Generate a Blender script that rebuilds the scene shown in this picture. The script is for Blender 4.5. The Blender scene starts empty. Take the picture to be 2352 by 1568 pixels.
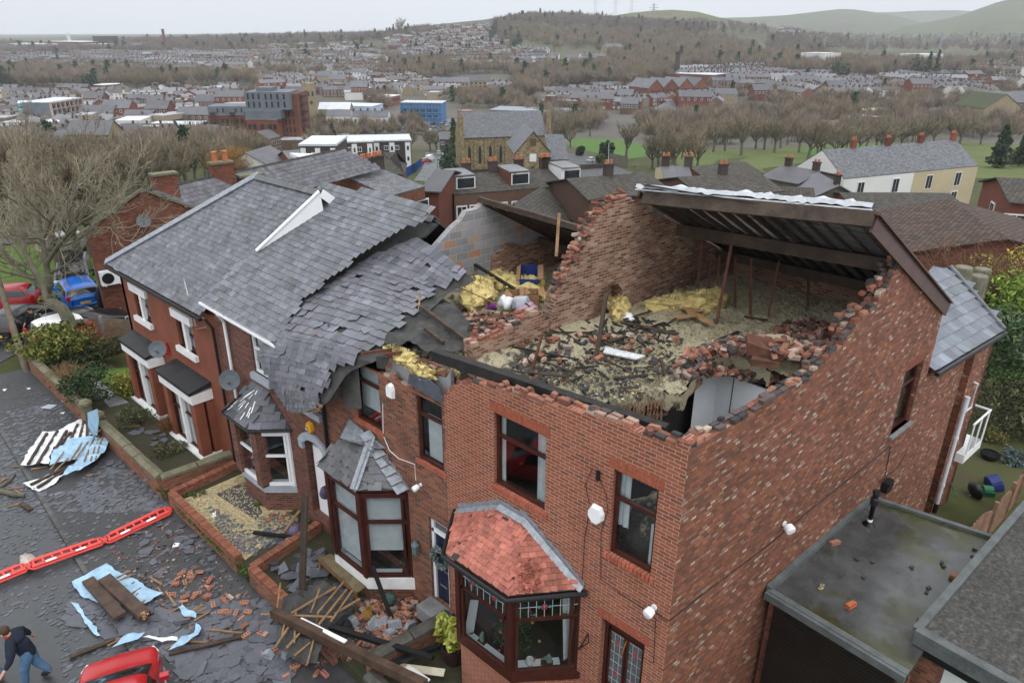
import bpy,math,random
import numpy as np
from mathutils import Vector,Matrix
from mathutils.geometry import tessellate_polygon
random.seed(7)
RU,RQ,RG,NA,NL,NX=random.uniform,random.random,random.gauss,np.array,np.linalg.norm,np.cross
sin,cos,atan2=math.sin,math.cos,math.atan2
AS,AR,ON=np.asarray,np.arange,bpy.data.objects.new
def IV(n,k,v):n.inputs[k].default_value=v
rng=np.random.default_rng(7)
SC=bpy.context.scene
COL=SC.collection
LK=COL.objects.link
PI=math.pi
# -- camera
CAM=NA([-9.13,-4.73,13.3])
FOC=1671.82
FW=NA([0.66814323,0.62852477,-0.39817237])
RT=NA([0.68643077,-0.72718433,0.00396991])
UP=NA([0.28704952,0.27597024,0.91730202])
cd=bpy.data.cameras.new('camera')
cam=ON('camera',cd)
LK(cam)
cam.matrix_world=Matrix(((RT[0],UP[0],-FW[0],CAM[0]),(RT[1],UP[1],-FW[1],CAM[1]),(RT[2],UP[2],-FW[2],CAM[2]),(0,0,0,1)))
cd.sensor_width=36
cd.lens=FOC/2352*36
cd.clip_start=0.1
cd.clip_end=60000
SC.camera=cam
W=bpy.data.worlds.new('World')
SC.world=W
W.use_nodes=True
nt=W.node_tree
nt.nodes.clear()
N,L=nt.nodes.new,nt.links.new
out=N('ShaderNodeOutputWorld');bg=N('ShaderNodeBackground')
sky=N('ShaderNodeTexSky');sky.sky_type='NISHITA';sky.sun_disc=False
SUN_EL,SUN_AZ=math.radians(50),math.radians(200)
sky.sun_elevation=SUN_EL;sky.sun_rotation=SUN_AZ
hs=N('ShaderNodeHueSaturation');IV(hs,'Saturation',0.25)
IV(hs,'Value',0.10)
geo=N('ShaderNodeTexCoord');sep=N('ShaderNodeSeparateXYZ');ramp=N('ShaderNodeValToRGB')
e=ramp.color_ramp.elements
e[0].position=0.0;e[0].color=(0.84,0.87,0.915,1)
e[1].position=1.0;e[1].color=(1.9,1.94,2.0,1)
x=e.new(0.07);x.color=(0.86,0.89,0.935,1)
x=e.new(0.22);x.color=(0.92,0.95,0.99,1)
cn=N('ShaderNodeTexNoise');IV(cn,'Scale',2.2);IV(cn,'Detail',5)
mp=N('ShaderNodeMapping');IV(mp,'Scale',(1,1,5))
cr2=N('ShaderNodeMapRange');IV(cr2,1,.3);IV(cr2,2,.7)
IV(cr2,3,.93);IV(cr2,4,1.06)
mul=N('ShaderNodeMixRGB');mul.blend_type='MULTIPLY';IV(mul,0,1)
mix=N('ShaderNodeMixRGB');mix.blend_type='MIX';IV(mix,0,0.9)
L(geo.outputs['Generated'],sep.inputs[0]);L(sep.outputs['Z'],ramp.inputs[0])
L(geo.outputs['Generated'],mp.inputs[0]);L(mp.outputs[0],cn.inputs['Vector']);L(cn.outputs['Fac'],cr2.inputs[0])
L(ramp.outputs[0],mul.inputs[1]);L(cr2.outputs[0],mul.inputs[2])
L(sky.outputs[0],hs.inputs['Color']);L(hs.outputs[0],mix.inputs[1]);L(mul.outputs[0],mix.inputs[2])
L(mix.outputs[0],bg.inputs[0]);IV(bg,1,1.0)
L(bg.outputs[0],out.inputs[0])
sl=bpy.data.lights.new('sun','SUN');sl.energy=0.6;sl.angle=math.radians(25);sl.color=(1,.97,.93)
so=ON('sun',sl);LK(so)
so.rotation_euler=(PI/2-SUN_EL,0,-SUN_AZ+PI)
SC.view_settings.view_transform='Standard';SC.view_settings.look='None'
SC.view_settings.exposure=0.4;SC.view_settings.gamma=1
try:
 SC.cycles.max_bounces=5;SC.cycles.diffuse_bounces=2;SC.cycles.glossy_bounces=2
 SC.cycles.transparent_max_bounces=12;SC.cycles.volume_bounces=0
 SC.cycles.use_denoising=True
except Exception:
 pass
ANG=math.radians(5.594)
VS=NA([cos(ANG),-sin(ANG),0.0])
NS=NA([sin(ANG),cos(ANG),0.0])
Zv=NA([0,0,1.0])
S_=2352/4002
def q(r,c,x,y):
 s=(2.352 if r==0 else 2.24)*(0.998 if c==3 else 1)
 return((1000*c+x/s)*S_,((0,640,1300,1968)[r]+y/s)*S_)
q00,q01,q02,q03,q10,q11,q12,q13,q20,q21,q22,q23,q30,q31,q32,q33=[(lambda x,y,r=r,c=c:q(r,c,x,y))for r in range(4)for c in range(4)]
def ray(p):return FW+RT*(p[0]-1176)/FOC-UP*(p[1]-784)/FOC
def onpl(p,n,k):
 d=ray(p);n=AS(n,float)
 return CAM+d*((k-CAM@n)/(d@n))
def FX(p,X=0.0):return onpl(p,(1,0,0),X)
def GZ(p,z=0.0):return onpl(p,(0,0,1),z)
def SP(p,k=0.0):return onpl(p,NS,k)
def AT(p,t):return CAM+ray(p)*t
def dep(P):return(AS(P)-CAM)@FW
# -- mesh builder
def nrm(v):
 v=AS(v,float);l=NL(v)
 return v/l if l>1e-9 else NA([0,0,1.0])
def rotm(rx=0,ry=0,rz=0):
 return NA((Matrix.Rotation(rz,3,'Z')@Matrix.Rotation(ry,3,'Y')@Matrix.Rotation(rx,3,'X')))
class MB:
 def __init__(s):s.v=[];s.f=[];s.m=[];s.c=[]
 def add(s,vs,fs,mi=0,col=None):
  o=len(s.v);s.v.extend([tuple(map(float,p))for p in vs])
  for f in fs:
   s.f.append([o+i for i in f]);s.m.append(mi);s.c.append(col if col is not None else(1,1,1))
  return s
 def box(s,c,size,R=None,mi=0,col=None,jit=0):
  h=NA(size)/2
  P=NA([[a,b,d]for d in(-1,1)for a,b in((-1,-1),(1,-1),(1,1),(-1,1))])*h
  if jit:P=P+rng.uniform(-jit,jit,P.shape)
  if R is not None:P=P@AS(R).T
  return s.add(P+AS(c),[(3,2,1,0),(4,5,6,7),(0,1,5,4),(1,2,6,5),(2,3,7,6),(3,0,4,7)],mi,col)
 def bar(s,a,b,w,h,mi=0,col=None,up=Zv,jit=0,taper=1):
  a=AS(a,float);b=AS(b,float);d=nrm(b-a)
  side=NX(d,up)
  if NL(side)<1e-4:side=NX(d,(1,0,0))
  side=nrm(side);u=NX(side,d)
  P=[]
  for p,k in((a,1),(b,taper)):
   for sx,sy in((-1,-1),(1,-1),(1,1),(-1,1)):
    P.append(p+side*sx*w/2*k+u*sy*h/2*k)
  P=NA(P)
  if jit:P=P+rng.uniform(-jit,jit,P.shape)
  return s.add(P,[(0,1,2,3),(7,6,5,4),(0,4,5,1),(1,5,6,2),(2,6,7,3),(3,7,4,0)],mi,col)
 def tube(s,pts,r,n=8,mi=0,col=None,cap=True):
  pts=[AS(p,float)for p in pts]
  if not hasattr(r,'__len__'):r=[r]*len(pts)
  V=[];F=[]
  for i,p in enumerate(pts):
   d=nrm(pts[min(i+1,len(pts)-1)]-pts[max(i-1,0)])
   a=NX(d,(0,0,1))if abs(d[2])<.95 else NX(d,(1,0,0))
   a=nrm(a);b=NX(d,a)
   for k in range(n):
    t=2*PI*k/n;V.append(p+(a*cos(t)+b*sin(t))*r[i])
  for i in range(len(pts)-1):
   for k in range(n):
    k2=(k+1)%n;F.append((i*n+k,i*n+k2,(i+1)*n+k2,(i+1)*n+k))
  if cap:F.append(tuple(range(n))[::-1]);F.append(tuple((len(pts)-1)*n+k for k in range(n)))
  return s.add(V,F,mi,col)
 def slab(s,poly,off,mi=0,col=None,holes=(),mi_side=None):
  """planar polygon (3D) with holes, extruded by the vector off"""
  loops=[[AS(p,float)for p in poly]]+[[AS(p,float)for p in h]for h in holes]
  tri=tessellate_polygon([[Vector(p)for p in l]for l in loops])
  flat=[p for l in loops for p in l];n=len(flat);off=AS(off,float)
  if mi_side is None:mi_side=mi
  t0=[t for t in tri]
  if t0:
   a,b,c=(flat[i]for i in max(t0,key=lambda t:NL(NX(flat[t[1]]-flat[t[0]],flat[t[2]]-flat[t[0]]))))
   if np.dot(NX(b-a,c-a),off)>0:t0=[t[::-1]for t in t0]
  F=[tuple(t)for t in t0]+[tuple(i+n for i in t[::-1])for t in t0]
  s.add(flat+[p+off for p in flat],F,mi,col)
  o=0
  for l in loops:
   k=len(l)
   for i in range(k):
    j=(i+1)%k
    s.add([l[i],l[j],l[j]+off,l[i]+off],[(0,1,2,3)],mi_side,col)
   o+=k
  return s
 def quad(s,pts,mi=0,col=None):return s.add(pts,[tuple(range(len(pts)))],mi,col)
 def lathe(s,c,prof,n=12,mi=0,col=None,axis=None):
  V=[];F=[]
  ax=NA([0,0,1.])if axis is None else nrm(axis)
  a=nrm(NX(ax,(0,1,0)if abs(ax[1])<.9 else(1,0,0)));b=NX(ax,a)
  for r,z in prof:
   for k in range(n):
    t=2*PI*k/n;V.append(AS(c)+ax*z+(a*cos(t)+b*sin(t))*r)
  for i in range(len(prof)-1):
   for k in range(n):
    k2=(k+1)%n;F.append((i*n+k,i*n+k2,(i+1)*n+k2,(i+1)*n+k))
  F.append(tuple(range(n))[::-1]);F.append(tuple((len(prof)-1)*n+k for k in range(n)))
  return s.add(V,F,mi,col)
 def mesh(s,name,mats,uv=True,smooth=False):
  me=bpy.data.meshes.new(name)
  me.from_pydata(s.v,[],s.f)
  for m in(mats if isinstance(mats,(list,tuple))else[mats]):me.materials.append(m)
  if any(s.m):me.polygons.foreach_set('material_index',s.m)
  lt=np.zeros(len(me.polygons),np.int32);me.polygons.foreach_get('loop_total',lt)
  C=np.ones((len(s.c),4),np.float32);C[:,:3]=NA(s.c,np.float32).reshape(-1,3)
  ca=me.color_attributes.new('Col','FLOAT_COLOR','CORNER')
  ca.data.foreach_set('color',np.repeat(C,lt,axis=0).ravel())
  if uv:
   V=NA(s.v,np.float64)
   Nn=np.zeros(len(me.polygons)*3,np.float32);me.polygons.foreach_get('normal',Nn);Nn=Nn.reshape(-1,3)
   li=np.zeros(len(me.loops),np.int32);me.loops.foreach_get('vertex_index',li)
   T=np.stack([-Nn[:,1],Nn[:,0],np.zeros(len(Nn))],1);tl=NL(T,axis=1)
   flat=tl<.25
   T[~flat]/=tl[~flat,None];T[flat]=(1,0,0)
   B=NX(Nn,T);B[flat]=(0,1,0)
   Tl=np.repeat(T,lt,axis=0);Bl=np.repeat(B,lt,axis=0);P=V[li]
   uvd=np.stack([(P*Tl).sum(1),(P*Bl).sum(1)],1).astype(np.float32)
   me.uv_layers.new(name='UVMap').data.foreach_set('uv',uvd.ravel())
  if smooth:me.polygons.foreach_set('use_smooth',[True]*len(me.polygons))
  me.update()
  return me
 def build(s,name,mats,parent=None,uv=True,smooth=False,**props):
  o=ON(name,s.mesh(name,mats,uv,smooth));LK(o)
  if parent is not None:
   o.parent=parent;o.matrix_parent_inverse=PINV.get(root_of(parent).name,Matrix())
   if parent.parent is not None:o.matrix_parent_inverse=Matrix()
  for k,v in props.items():o[k]=v
  return o
PINV={}
def root_of(o):
 while o.parent is not None:o=o.parent
 return o
def thing(name,label,cat,loc=(0,0,0),rz=0,group=None,world=True):
 """an Empty at the base of a thing; world=True: its parts are modelled in world coordinates"""
 o=ON(name,None);LK(o)
 o.empty_display_size=.2
 o.location=loc;o.rotation_euler=(0,0,rz);o['label']=label;o['category']=cat
 if group:o['group']=group
 if world:PINV[o.name]=(Matrix.Translation(Vector(loc))@Matrix.Rotation(rz,4,'Z')).inverted()
 return o
def tag(o,label,cat,group=None):
 o['label']=label;o['category']=cat
 if group:o['group']=group
 return o
def place(o,loc,rot=(0,0,0),scale=None):
 o.location=tuple(map(float,loc));o.rotation_euler=rot
 if scale is not None:o.scale=(scale,)*3 if not hasattr(scale,'__len__')else scale
 return o
def dup(root,loc,rot=(0,0,0),label=None,group=None,scale=None):
 r=root.copy();LK(r);place(r,loc,rot,scale)
 if label:r['label']=label
 if group:r['group']=group
 for ch in list(root.children):
  c=ch.copy();LK(c);c.parent=r
  for g in ch.children:
   d=g.copy();LK(d);d.parent=c
 return r
def stc(name,mb,m,**k):
 o=mb.build(name,m,**k);o['kind']='structure';return o
def inpoly(pt,poly):
 x,y=pt;r=False;n=len(poly)
 for i in range(n):
  x1,y1=poly[i];x2,y2=poly[i-1]
  if(y1>y)!=(y2>y)and x<(x2-x1)*(y-y1)/(y2-y1)+x1:r=not r
 return r
def samp(poly,n,rnd=random):
 xs=[p[0]for p in poly];ys=[p[1]for p in poly];o=[]
 while len(o)<n:
  p=(rnd.uniform(min(xs),max(xs)),rnd.uniform(min(ys),max(ys)))
  if inpoly(p,poly):o.append(p)
 return o
 # -- materials
def nmt(name):
 m=bpy.data.materials.new(name);m.use_nodes=True
 t=m.node_tree;b=t.nodes['Principled BSDF']
 return m,t,b,t.nodes.new,t.links.new
def cds(N,L,scale=None,uv=False):
 tc=N('ShaderNodeTexCoord')
 return tc.outputs['UV']if uv else tc.outputs['Object']
def rmp(N,cols,mode='LINEAR'):
 r=N('ShaderNodeValToRGB');r.color_ramp.interpolation=mode
 E=r.color_ramp.elements
 while len(E)<len(cols):E.new(.5)
 for el,(p,c)in zip(E,cols):el.position=p;el.color=(*c,1)
 return r
def nz(N,L,vec,scale,detail=4,rough=.6):
 n=N('ShaderNodeTexNoise');IV(n,'Scale',scale);IV(n,'Detail',detail)
 IV(n,'Roughness',rough);L(vec,n.inputs['Vector']);return n
def mxc(N,L,a,b,f,mode='MIX'):
 m=N('ShaderNodeMixRGB');m.blend_type=mode
 for i,v in((0,f),(1,a),(2,b)):
  if hasattr(v,'is_linked')or hasattr(v,'links'):L(v,m.inputs[i])
  elif i==0:IV(m,0,v)
  else:IV(m,i,(*v,1)if len(v)==3 else v)
 return m.outputs[0]
def mat(name,col,rough=.8,var=.3,scale=3,bump=0,bscale=30,attr=False,col2=None,metal=0,spec=.3,obj_random=0,rvar=0):
 m,t,b,N,L=nmt(name);v=cds(N,L)
 n=nz(N,L,v,scale,6,.65)
 c2=col2 if col2 is not None else tuple(c*(1-var)for c in col)
 c1=col if col2 is not None else tuple(min(1,c*(1+var))for c in col)
 r=rmp(N,[(.32,c2),(.68,c1)]);L(n.outputs['Fac'],r.inputs[0]);c=r.outputs[0]
 n2=nz(N,L,v,scale*9,3,.6)
 r2=rmp(N,[(.25,(.82,)*3),(.75,(1.15,)*3)]);L(n2.outputs['Fac'],r2.inputs[0])
 c=mxc(N,L,c,r2.outputs[0],min(1,var*2.5),'MULTIPLY')
 if attr:
  a=N('ShaderNodeAttribute');a.attribute_name='Col';c=mxc(N,L,c,a.outputs['Color'],1.0,'MULTIPLY')
 if obj_random:
  oi=N('ShaderNodeObjectInfo');rr=rmp(N,[(0,(1-obj_random,)*3),(1,(1+obj_random,)*3)])
  L(oi.outputs['Random'],rr.inputs[0]);c=mxc(N,L,c,rr.outputs[0],1.0,'MULTIPLY')
 L(c,b.inputs['Base Color']);IV(b,'Roughness',rough);IV(b,'Metallic',metal)
 IV(b,'Specular IOR Level',spec)
 if rvar:
  mr=N('ShaderNodeMapRange');IV(mr,1,.35);IV(mr,2,.65)
  IV(mr,3,rough-rvar);IV(mr,4,rough+rvar)
  L(n.outputs['Fac'],mr.inputs[0]);L(mr.outputs[0],b.inputs['Roughness'])
 if bump:
  nb=nz(N,L,v,bscale,4,.65);bp=N('ShaderNodeBump');IV(bp,'Strength',1)
  IV(bp,'Distance',bump);L(nb.outputs['Fac'],bp.inputs['Height']);L(bp.outputs[0],b.inputs['Normal'])
 return m
def bmt(name,cols,mortar,w=.225,h=.075,ms=.010,rough=.85,stain=.35,bump=.006,offset=.5,stain_col=(.35,.30,.28),squash=None):
 """cols: list of (position, colour) giving the spread of brick colours"""
 m,t,b,N,L=nmt(name);v=cds(N,L,uv=True);ob=cds(N,L)
 # slight wobble so the courses are not ruler-straight
 wn=nz(N,L,ob,1.3,2);wm=N('ShaderNodeVectorMath');wm.operation='MULTIPLY_ADD'
 IV(wm,1,(.02,.02,0));L(wn.outputs['Color'],wm.inputs[0]);L(v,wm.inputs[2])
 br=N('ShaderNodeTexBrick');L(wm.outputs[0],br.inputs['Vector'])
 IV(br,'Scale',1);IV(br,'Brick Width',w);IV(br,'Row Height',h)
 IV(br,'Mortar Size',ms);IV(br,'Mortar Smooth',.25);IV(br,'Bias',0)
 IV(br,'Color1',(0,0,0,1));IV(br,'Color2',(1,1,1,1));br.offset=offset
 r=rmp(N,cols,'LINEAR');L(br.outputs['Color'],r.inputs[0]);c=r.outputs[0]
 n1=nz(N,L,ob,40,3,.7);r1=rmp(N,[(.3,(.78,)*3),(.7,(1.18,)*3)]);L(n1.outputs['Fac'],r1.inputs[0])
 c=mxc(N,L,c,r1.outputs[0],.8,'MULTIPLY')
 c=mxc(N,L,c,mortar,br.outputs['Fac'])
 n2=nz(N,L,ob,.9,5,.7);r2=rmp(N,[(.42,(0,0,0)),(.72,(1,1,1))]);L(n2.outputs['Fac'],r2.inputs[0])
 mm=N('ShaderNodeMath');mm.operation='MULTIPLY';IV(mm,1,stain);L(r2.outputs[0],mm.inputs[0])
 c=mxc(N,L,c,mxc(N,L,c,stain_col,1.0,'MULTIPLY'),mm.outputs[0])
 a=N('ShaderNodeAttribute');a.attribute_name='Col';c=mxc(N,L,c,a.outputs['Color'],1.0,'MULTIPLY')
 L(c,b.inputs['Base Color']);IV(b,'Roughness',rough);IV(b,'Specular IOR Level',.25)
 if bump:
  inv=N('ShaderNodeMath');inv.operation='SUBTRACT';IV(inv,0,1);L(br.outputs['Fac'],inv.inputs[1])
  ad=N('ShaderNodeMath');ad.operation='MULTIPLY_ADD';IV(ad,1,.35)
  L(n1.outputs['Fac'],ad.inputs[0]);L(inv.outputs[0],ad.inputs[2])
  bp=N('ShaderNodeBump');IV(bp,'Distance',bump);L(ad.outputs[0],bp.inputs['Height']);L(bp.outputs[0],b.inputs['Normal'])
 return m
def glassmat(name,tint=(.75,.8,.82),refl=.22):
 m,t,b,N,L=nmt(name);t.nodes.remove(b)
 tr=N('ShaderNodeBsdfTransparent');IV(tr,0,(*tint,1))
 gl=N('ShaderNodeBsdfGlossy');IV(gl,'Roughness',.03)
 fr=N('ShaderNodeLayerWeight');IV(fr,0,.5)
 pw=N('ShaderNodeMath');pw.operation='POWER';IV(pw,1,3);L(fr.outputs['Facing'],pw.inputs[0])
 ad=N('ShaderNodeMath');ad.operation='MULTIPLY_ADD';IV(ad,1,.75);IV(ad,2,refl*.3)
 mx=N('ShaderNodeMixShader');L(pw.outputs[0],ad.inputs[0]);L(ad.outputs[0],mx.inputs[0]);L(tr.outputs[0],mx.inputs[1]);L(gl.outputs[0],mx.inputs[2])
 L(mx.outputs[0],t.nodes['Material Output'].inputs[0])
 return m
B_=lambda*a:a
Mfr=bmt('red_orange_brick',[(0,(.22,.066,.036)),(.35,(.29,.088,.046)),(.7,(.335,.108,.056)),(.88,(.26,.075,.042)),(1,(.16,.07,.052))],(.38,.28,.22),ms=.009,stain=.5,stain_col=(.68,.6,.55))
M_side=bmt('weathered_side_brick',[(0,(.13,.055,.035)),(.3,(.21,.068,.038)),(.55,(.30,.095,.048)),(.72,(.23,.08,.05)),(.82,(.37,.14,.06)),(.88,(.28,.12,.08)),(.95,(.36,.24,.17)),(1,(.47,.36,.28))],(.105,.085,.07),w=.155,ms=.010,stain=.65,stain_col=(.55,.5,.46))
M_bfront=bmt('dark_mixed_brick',[(0,(.085,.045,.035)),(.3,(.17,.06,.036)),(.6,(.25,.085,.045)),(.85,(.31,.12,.06)),(1,(.12,.06,.045))],(.20,.15,.12),stain=.5,stain_col=(.6,.52,.46))
M_cfront=bmt('brown_brick',[(0,(.075,.035,.028)),(.5,(.16,.055,.038)),(1,(.21,.085,.055))],(.16,.12,.10),stain=.4)
M_dfront=mat('red_painted_brick',(.20,.064,.036),.8,.2,1.2,.003,60)
Min=bmt('old_soot_brick',[(0,(.13,.055,.038)),(.4,(.27,.12,.075)),(.7,(.34,.19,.13)),(1,(.45,.33,.25))],(.34,.26,.20),stain=.75,stain_col=(.35,.30,.28),ms=.014)
Mga=bmt('gable_brick',[(0,(.11,.035,.022)),(.5,(.19,.055,.03)),(1,(.25,.085,.045))],(.14,.10,.085),stain=.5)
M_block=bmt('grey_blockwork',[(0,(.20,.22,.25)),(.75,(.30,.32,.35)),(.9,(.34,.29,.24)),(1,(.36,.20,.14))],(.42,.33,.26),w=.45,h=.225,ms=.016,stain=.25)
M_gwall=bmt('garden_wall_brick',[(0,(.14,.055,.035)),(.5,(.27,.09,.05)),(1,(.33,.13,.075))],(.20,.16,.12),stain=.5,stain_col=(.45,.45,.35))
Mlb=mat('loose_brick',(.95,.95,.95),.88,.3,9,.004,45,attr=True)
Msl=mat('roof_slate',(.118,.122,.134),.5,.34,1.6,.003,50,attr=True,spec=.4,rvar=.12)
Msy=bmt('slate_courses',[(0,(.085,.088,.10)),(.5,(.125,.13,.145)),(1,(.17,.172,.185))],(.03,.03,.034),w=.30,h=.22,ms=.008,rough=.55,stain=.4,stain_col=(.8,.75,.6))
M_tileroof=bmt('concrete_tile_courses',[(0,(.052,.046,.042)),(.5,(.07,.063,.058)),(1,(.09,.08,.07))],(.022,.02,.018),w=.30,h=.30,ms=.02,stain=.5,stain_col=(.75,.85,.45),offset=0)
M_redtile=mat('red_clay_tile',(.36,.125,.09),.7,.3,4,.002,60,attr=True)
Mld=mat('lead_flashing',(.26,.28,.31),.45,.3,8,.004,30,metal=.3)
M_edge=mat('felt_edging',(.095,.105,.105),.6,.3,3,.004,30)
Mfe=mat('roofing_felt',(.045,.044,.042),.8,.45,2.5,.006,12)
Mti=mat('dark_old_timber',(.055,.038,.028),.75,.45,3,.006,30,attr=True)
Mwo=mat('raw_batten_wood',(.23,.14,.072),.8,.35,6,.002,60,attr=True)
M_char=mat('charred_timber',(.022,.020,.019),.7,.5,5,.006,40)
Mwh=mat('white_paint',(.74,.74,.73),.5,.08,3)
Mup=mat('white_upvc',(.78,.79,.80),.35,.04,3)
Mbr=mat('brown_window_frame',(.052,.015,.010),.35,.3,4)
Mgl=glassmat('window_glass')
Mcu=mat('net_curtain',(.70,.70,.68),.9,.12,5,.01,14)
M_blind=mat('pale_blind',(.62,.63,.62),.85,.08,5)
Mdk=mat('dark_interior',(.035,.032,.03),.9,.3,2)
M_room=mat('room_plaster',(.62,.63,.64),.9,.1,1.5)
Mst=mat('mossy_coping_stone',(.19,.165,.115),.9,.35,4,.01,25,col2=(.10,.105,.06))
Msp=mat('grey_stone',(.20,.20,.20),.85,.25,3,.004,40)
M_grey=mat('grey_painted_stone',(.33,.36,.40),.7,.15,3,.003,30)
Mbk=mat('black_plastic',(.012,.012,.013),.4,.3,5)
M_blackroof=mat('black_felt_flat_roof',(.02,.021,.023),.42,.4,2,.004,60,rvar=.1)
Mis=mat('yellow_wool_insulation',(.60,.48,.20),.95,.28,6,.03,22)
Mmg=mat('grey_metal',(.32,.33,.35),.4,.15,4,metal=.6)
M_card=mat('cardboard',(.36,.21,.105),.85,.2,4)
M_rust=mat('rusty_prop',(.10,.042,.025),.75,.4,6)
# ================================================================== LAND
FH=nrm(NA([FW[0],FW[1],0]));RH=NA([FH[1],-FH[0],0])
def elev(y):return(-0.39817-0.9173*(y-784)/FOC)/(0.9173-0.39817*(y-784)/FOC)
def bear(x,y=200):return(x-1176)/FOC/(0.9173-0.39817*(y-784)/FOC)
COLX=[-900,-400,0,400,800,1200,1600,2000,2400,2900,3500]
COLB=NA([bear(x)for x in COLX])
HF=[0,22,34,48,70,100,150,200,280,360,480,650,900,1200,1500,1900,2600,4000,7000,14000]
# near rows: heights; rows from 900 m on: the picture row their ground is seen at
NEARZ={22:-1.05,34:-1.4,48:-2.6,70:-6,100:-10,150:-17,200:-23,280:-30,360:-36,480:-37,650:-37}
FARY={900:[165,165,165,160,155,140,135,140,140,140,140],1200:[140,140,138,130,118,92,95,122,122,120,120],1500:[125,125,122,112,98,48,54,108,108,105,105],1900:[112,112,110,100,84,36,40,96,92,90,90],2600:[102,102,100,92,79,44,46,84,76,70,70],4000:[94,94,93,86,76,62,62,74,66,60,60],7000:[88,88,87,83,78,66,66,68,66,60,60],14000:[82,82,82,80,78,72,70,68,66,62,60]}
TZ=np.zeros((len(HF),len(COLX)))
for i,h in enumerate(HF):
 for j,x in enumerate(COLX):
  if h==0:TZ[i,j]=-1.05
  elif h in NEARZ:
   z=NEARZ[h]
   if x<=400 and h<=100:z={22:-1.05,34:-1.05,48:-1.05,70:-3.2,100:-9}[h]if x<=0 else{22:-1.05,34:-1.05,48:-1.4,70:-5,100:-9.5}[h]
   if h>=480 and x>=1600:z+={480:3,650:7}[h]
   TZ[i,j]=z
  else:TZ[i,j]=CAM[2]+h*elev(FARY[h][j])
HFa=NA(HF,float)
def tz(x,y):
 d=NA([x-CAM[0],y-CAM[1],0]);h=float(d@FH);b=float(d@RH)/max(h,8.0)
 h=min(max(h,0),13999);b=min(max(b,COLB[0]),COLB[-1]-1e-6)
 i=int(np.searchsorted(HFa,h,'right')-1);i=min(i,len(HF)-2);f=(h-HF[i])/(HF[i+1]-HF[i])
 j=int(np.searchsorted(COLB,b,'right')-1);j=min(max(j,0),len(COLB)-2);g=(b-COLB[j])/(COLB[j+1]-COLB[j])
 return(TZ[i,j]*(1-g)+TZ[i,j+1]*g)*(1-f)+(TZ[i+1,j]*(1-g)+TZ[i+1,j+1]*g)*f
def GT(p,start=16.0):
 """where the sight line through p meets the land"""
 d=ray(p);hz=float(d@FH);t=start/hz;st=1.0
 while t<16000:
  P=CAM+d*t
  if P[2]<=tz(P[0],P[1]):
   lo,hi=t-st,t
   for _ in range(18):
    m_=(lo+hi)/2;P=CAM+d*m_
    if P[2]<=tz(P[0],P[1]):hi=m_
    else:lo=m_
   P=CAM+d*hi;return NA([P[0],P[1],tz(P[0],P[1])])
  st=max(.5,t*.006);t+=st
 return None
g=MB();hs_=np.unique(np.concatenate([AR(-30,60,6.),AR(60,200,10.),AR(200,700,25.),AR(700,2000,60.),AR(2000,9000,400.)]))
bs=np.linspace(COLB[0],COLB[-1],61)
for h in hs_:
 for b in bs:
  he=max(h,8.0);P=CAM+FH*h+RH*(b*(he if h>8 else 8+(8-h)*.6+60*(h<0)))
  n=0
  if h>700:n=2.5*sin(P[0]*.011)*cos(P[1]*.013)*min(1,h/2000)
  g.v.append((P[0],P[1],tz(P[0],P[1])-.03+n))
nb=len(bs)
for i in range(len(hs_)-1):
 for j in range(nb-1):g.f.append([i*nb+j,i*nb+j+1,(i+1)*nb+j+1,(i+1)*nb+j]);g.m.append(0);g.c.append((1,1,1))
m,t,b,N,L=nmt('land_surface');v=cds(N,L)
n1=nz(N,L,v,.012,6,.65);n2=nz(N,L,v,.35,5,.7);n3=nz(N,L,v,.0035,4,.6)
ra=rmp(N,[(.38,(.045,.052,.02)),(.55,(.07,.075,.03)),(.68,(.075,.062,.042))]);L(n2.outputs['Fac'],ra.inputs[0])
rb=rmp(N,[(.40,(.095,.085,.066)),(.6,(.12,.112,.10))]);L(n1.outputs['Fac'],rb.inputs[0])
rc2=rmp(N,[(.36,(.085,.075,.055)),(.5,(.095,.085,.06)),(.58,(.10,.125,.05)),(.66,(.09,.08,.058))]);L(n3.outputs['Fac'],rc2.inputs[0])
cdn=N('ShaderNodeVectorMath');cdn.operation='DISTANCE';IV(cdn,1,(0,0,0));L(v,cdn.inputs[0])
m1=N('ShaderNodeMapRange');IV(m1,1,230);IV(m1,2,330);L(cdn.outputs['Value'],m1.inputs[0])
m2=N('ShaderNodeMapRange');IV(m2,1,700);IV(m2,2,1100);L(cdn.outputs['Value'],m2.inputs[0])
c=mxc(N,L,ra.outputs[0],rb.outputs[0],m1.outputs[0]);c=mxc(N,L,c,rc2.outputs[0],m2.outputs[0])
L(c,b.inputs['Base Color']);IV(b,'Roughness',.95);IV(b,'Specular IOR Level',.1)
stc('terrain',g,m,uv=False)
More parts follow.
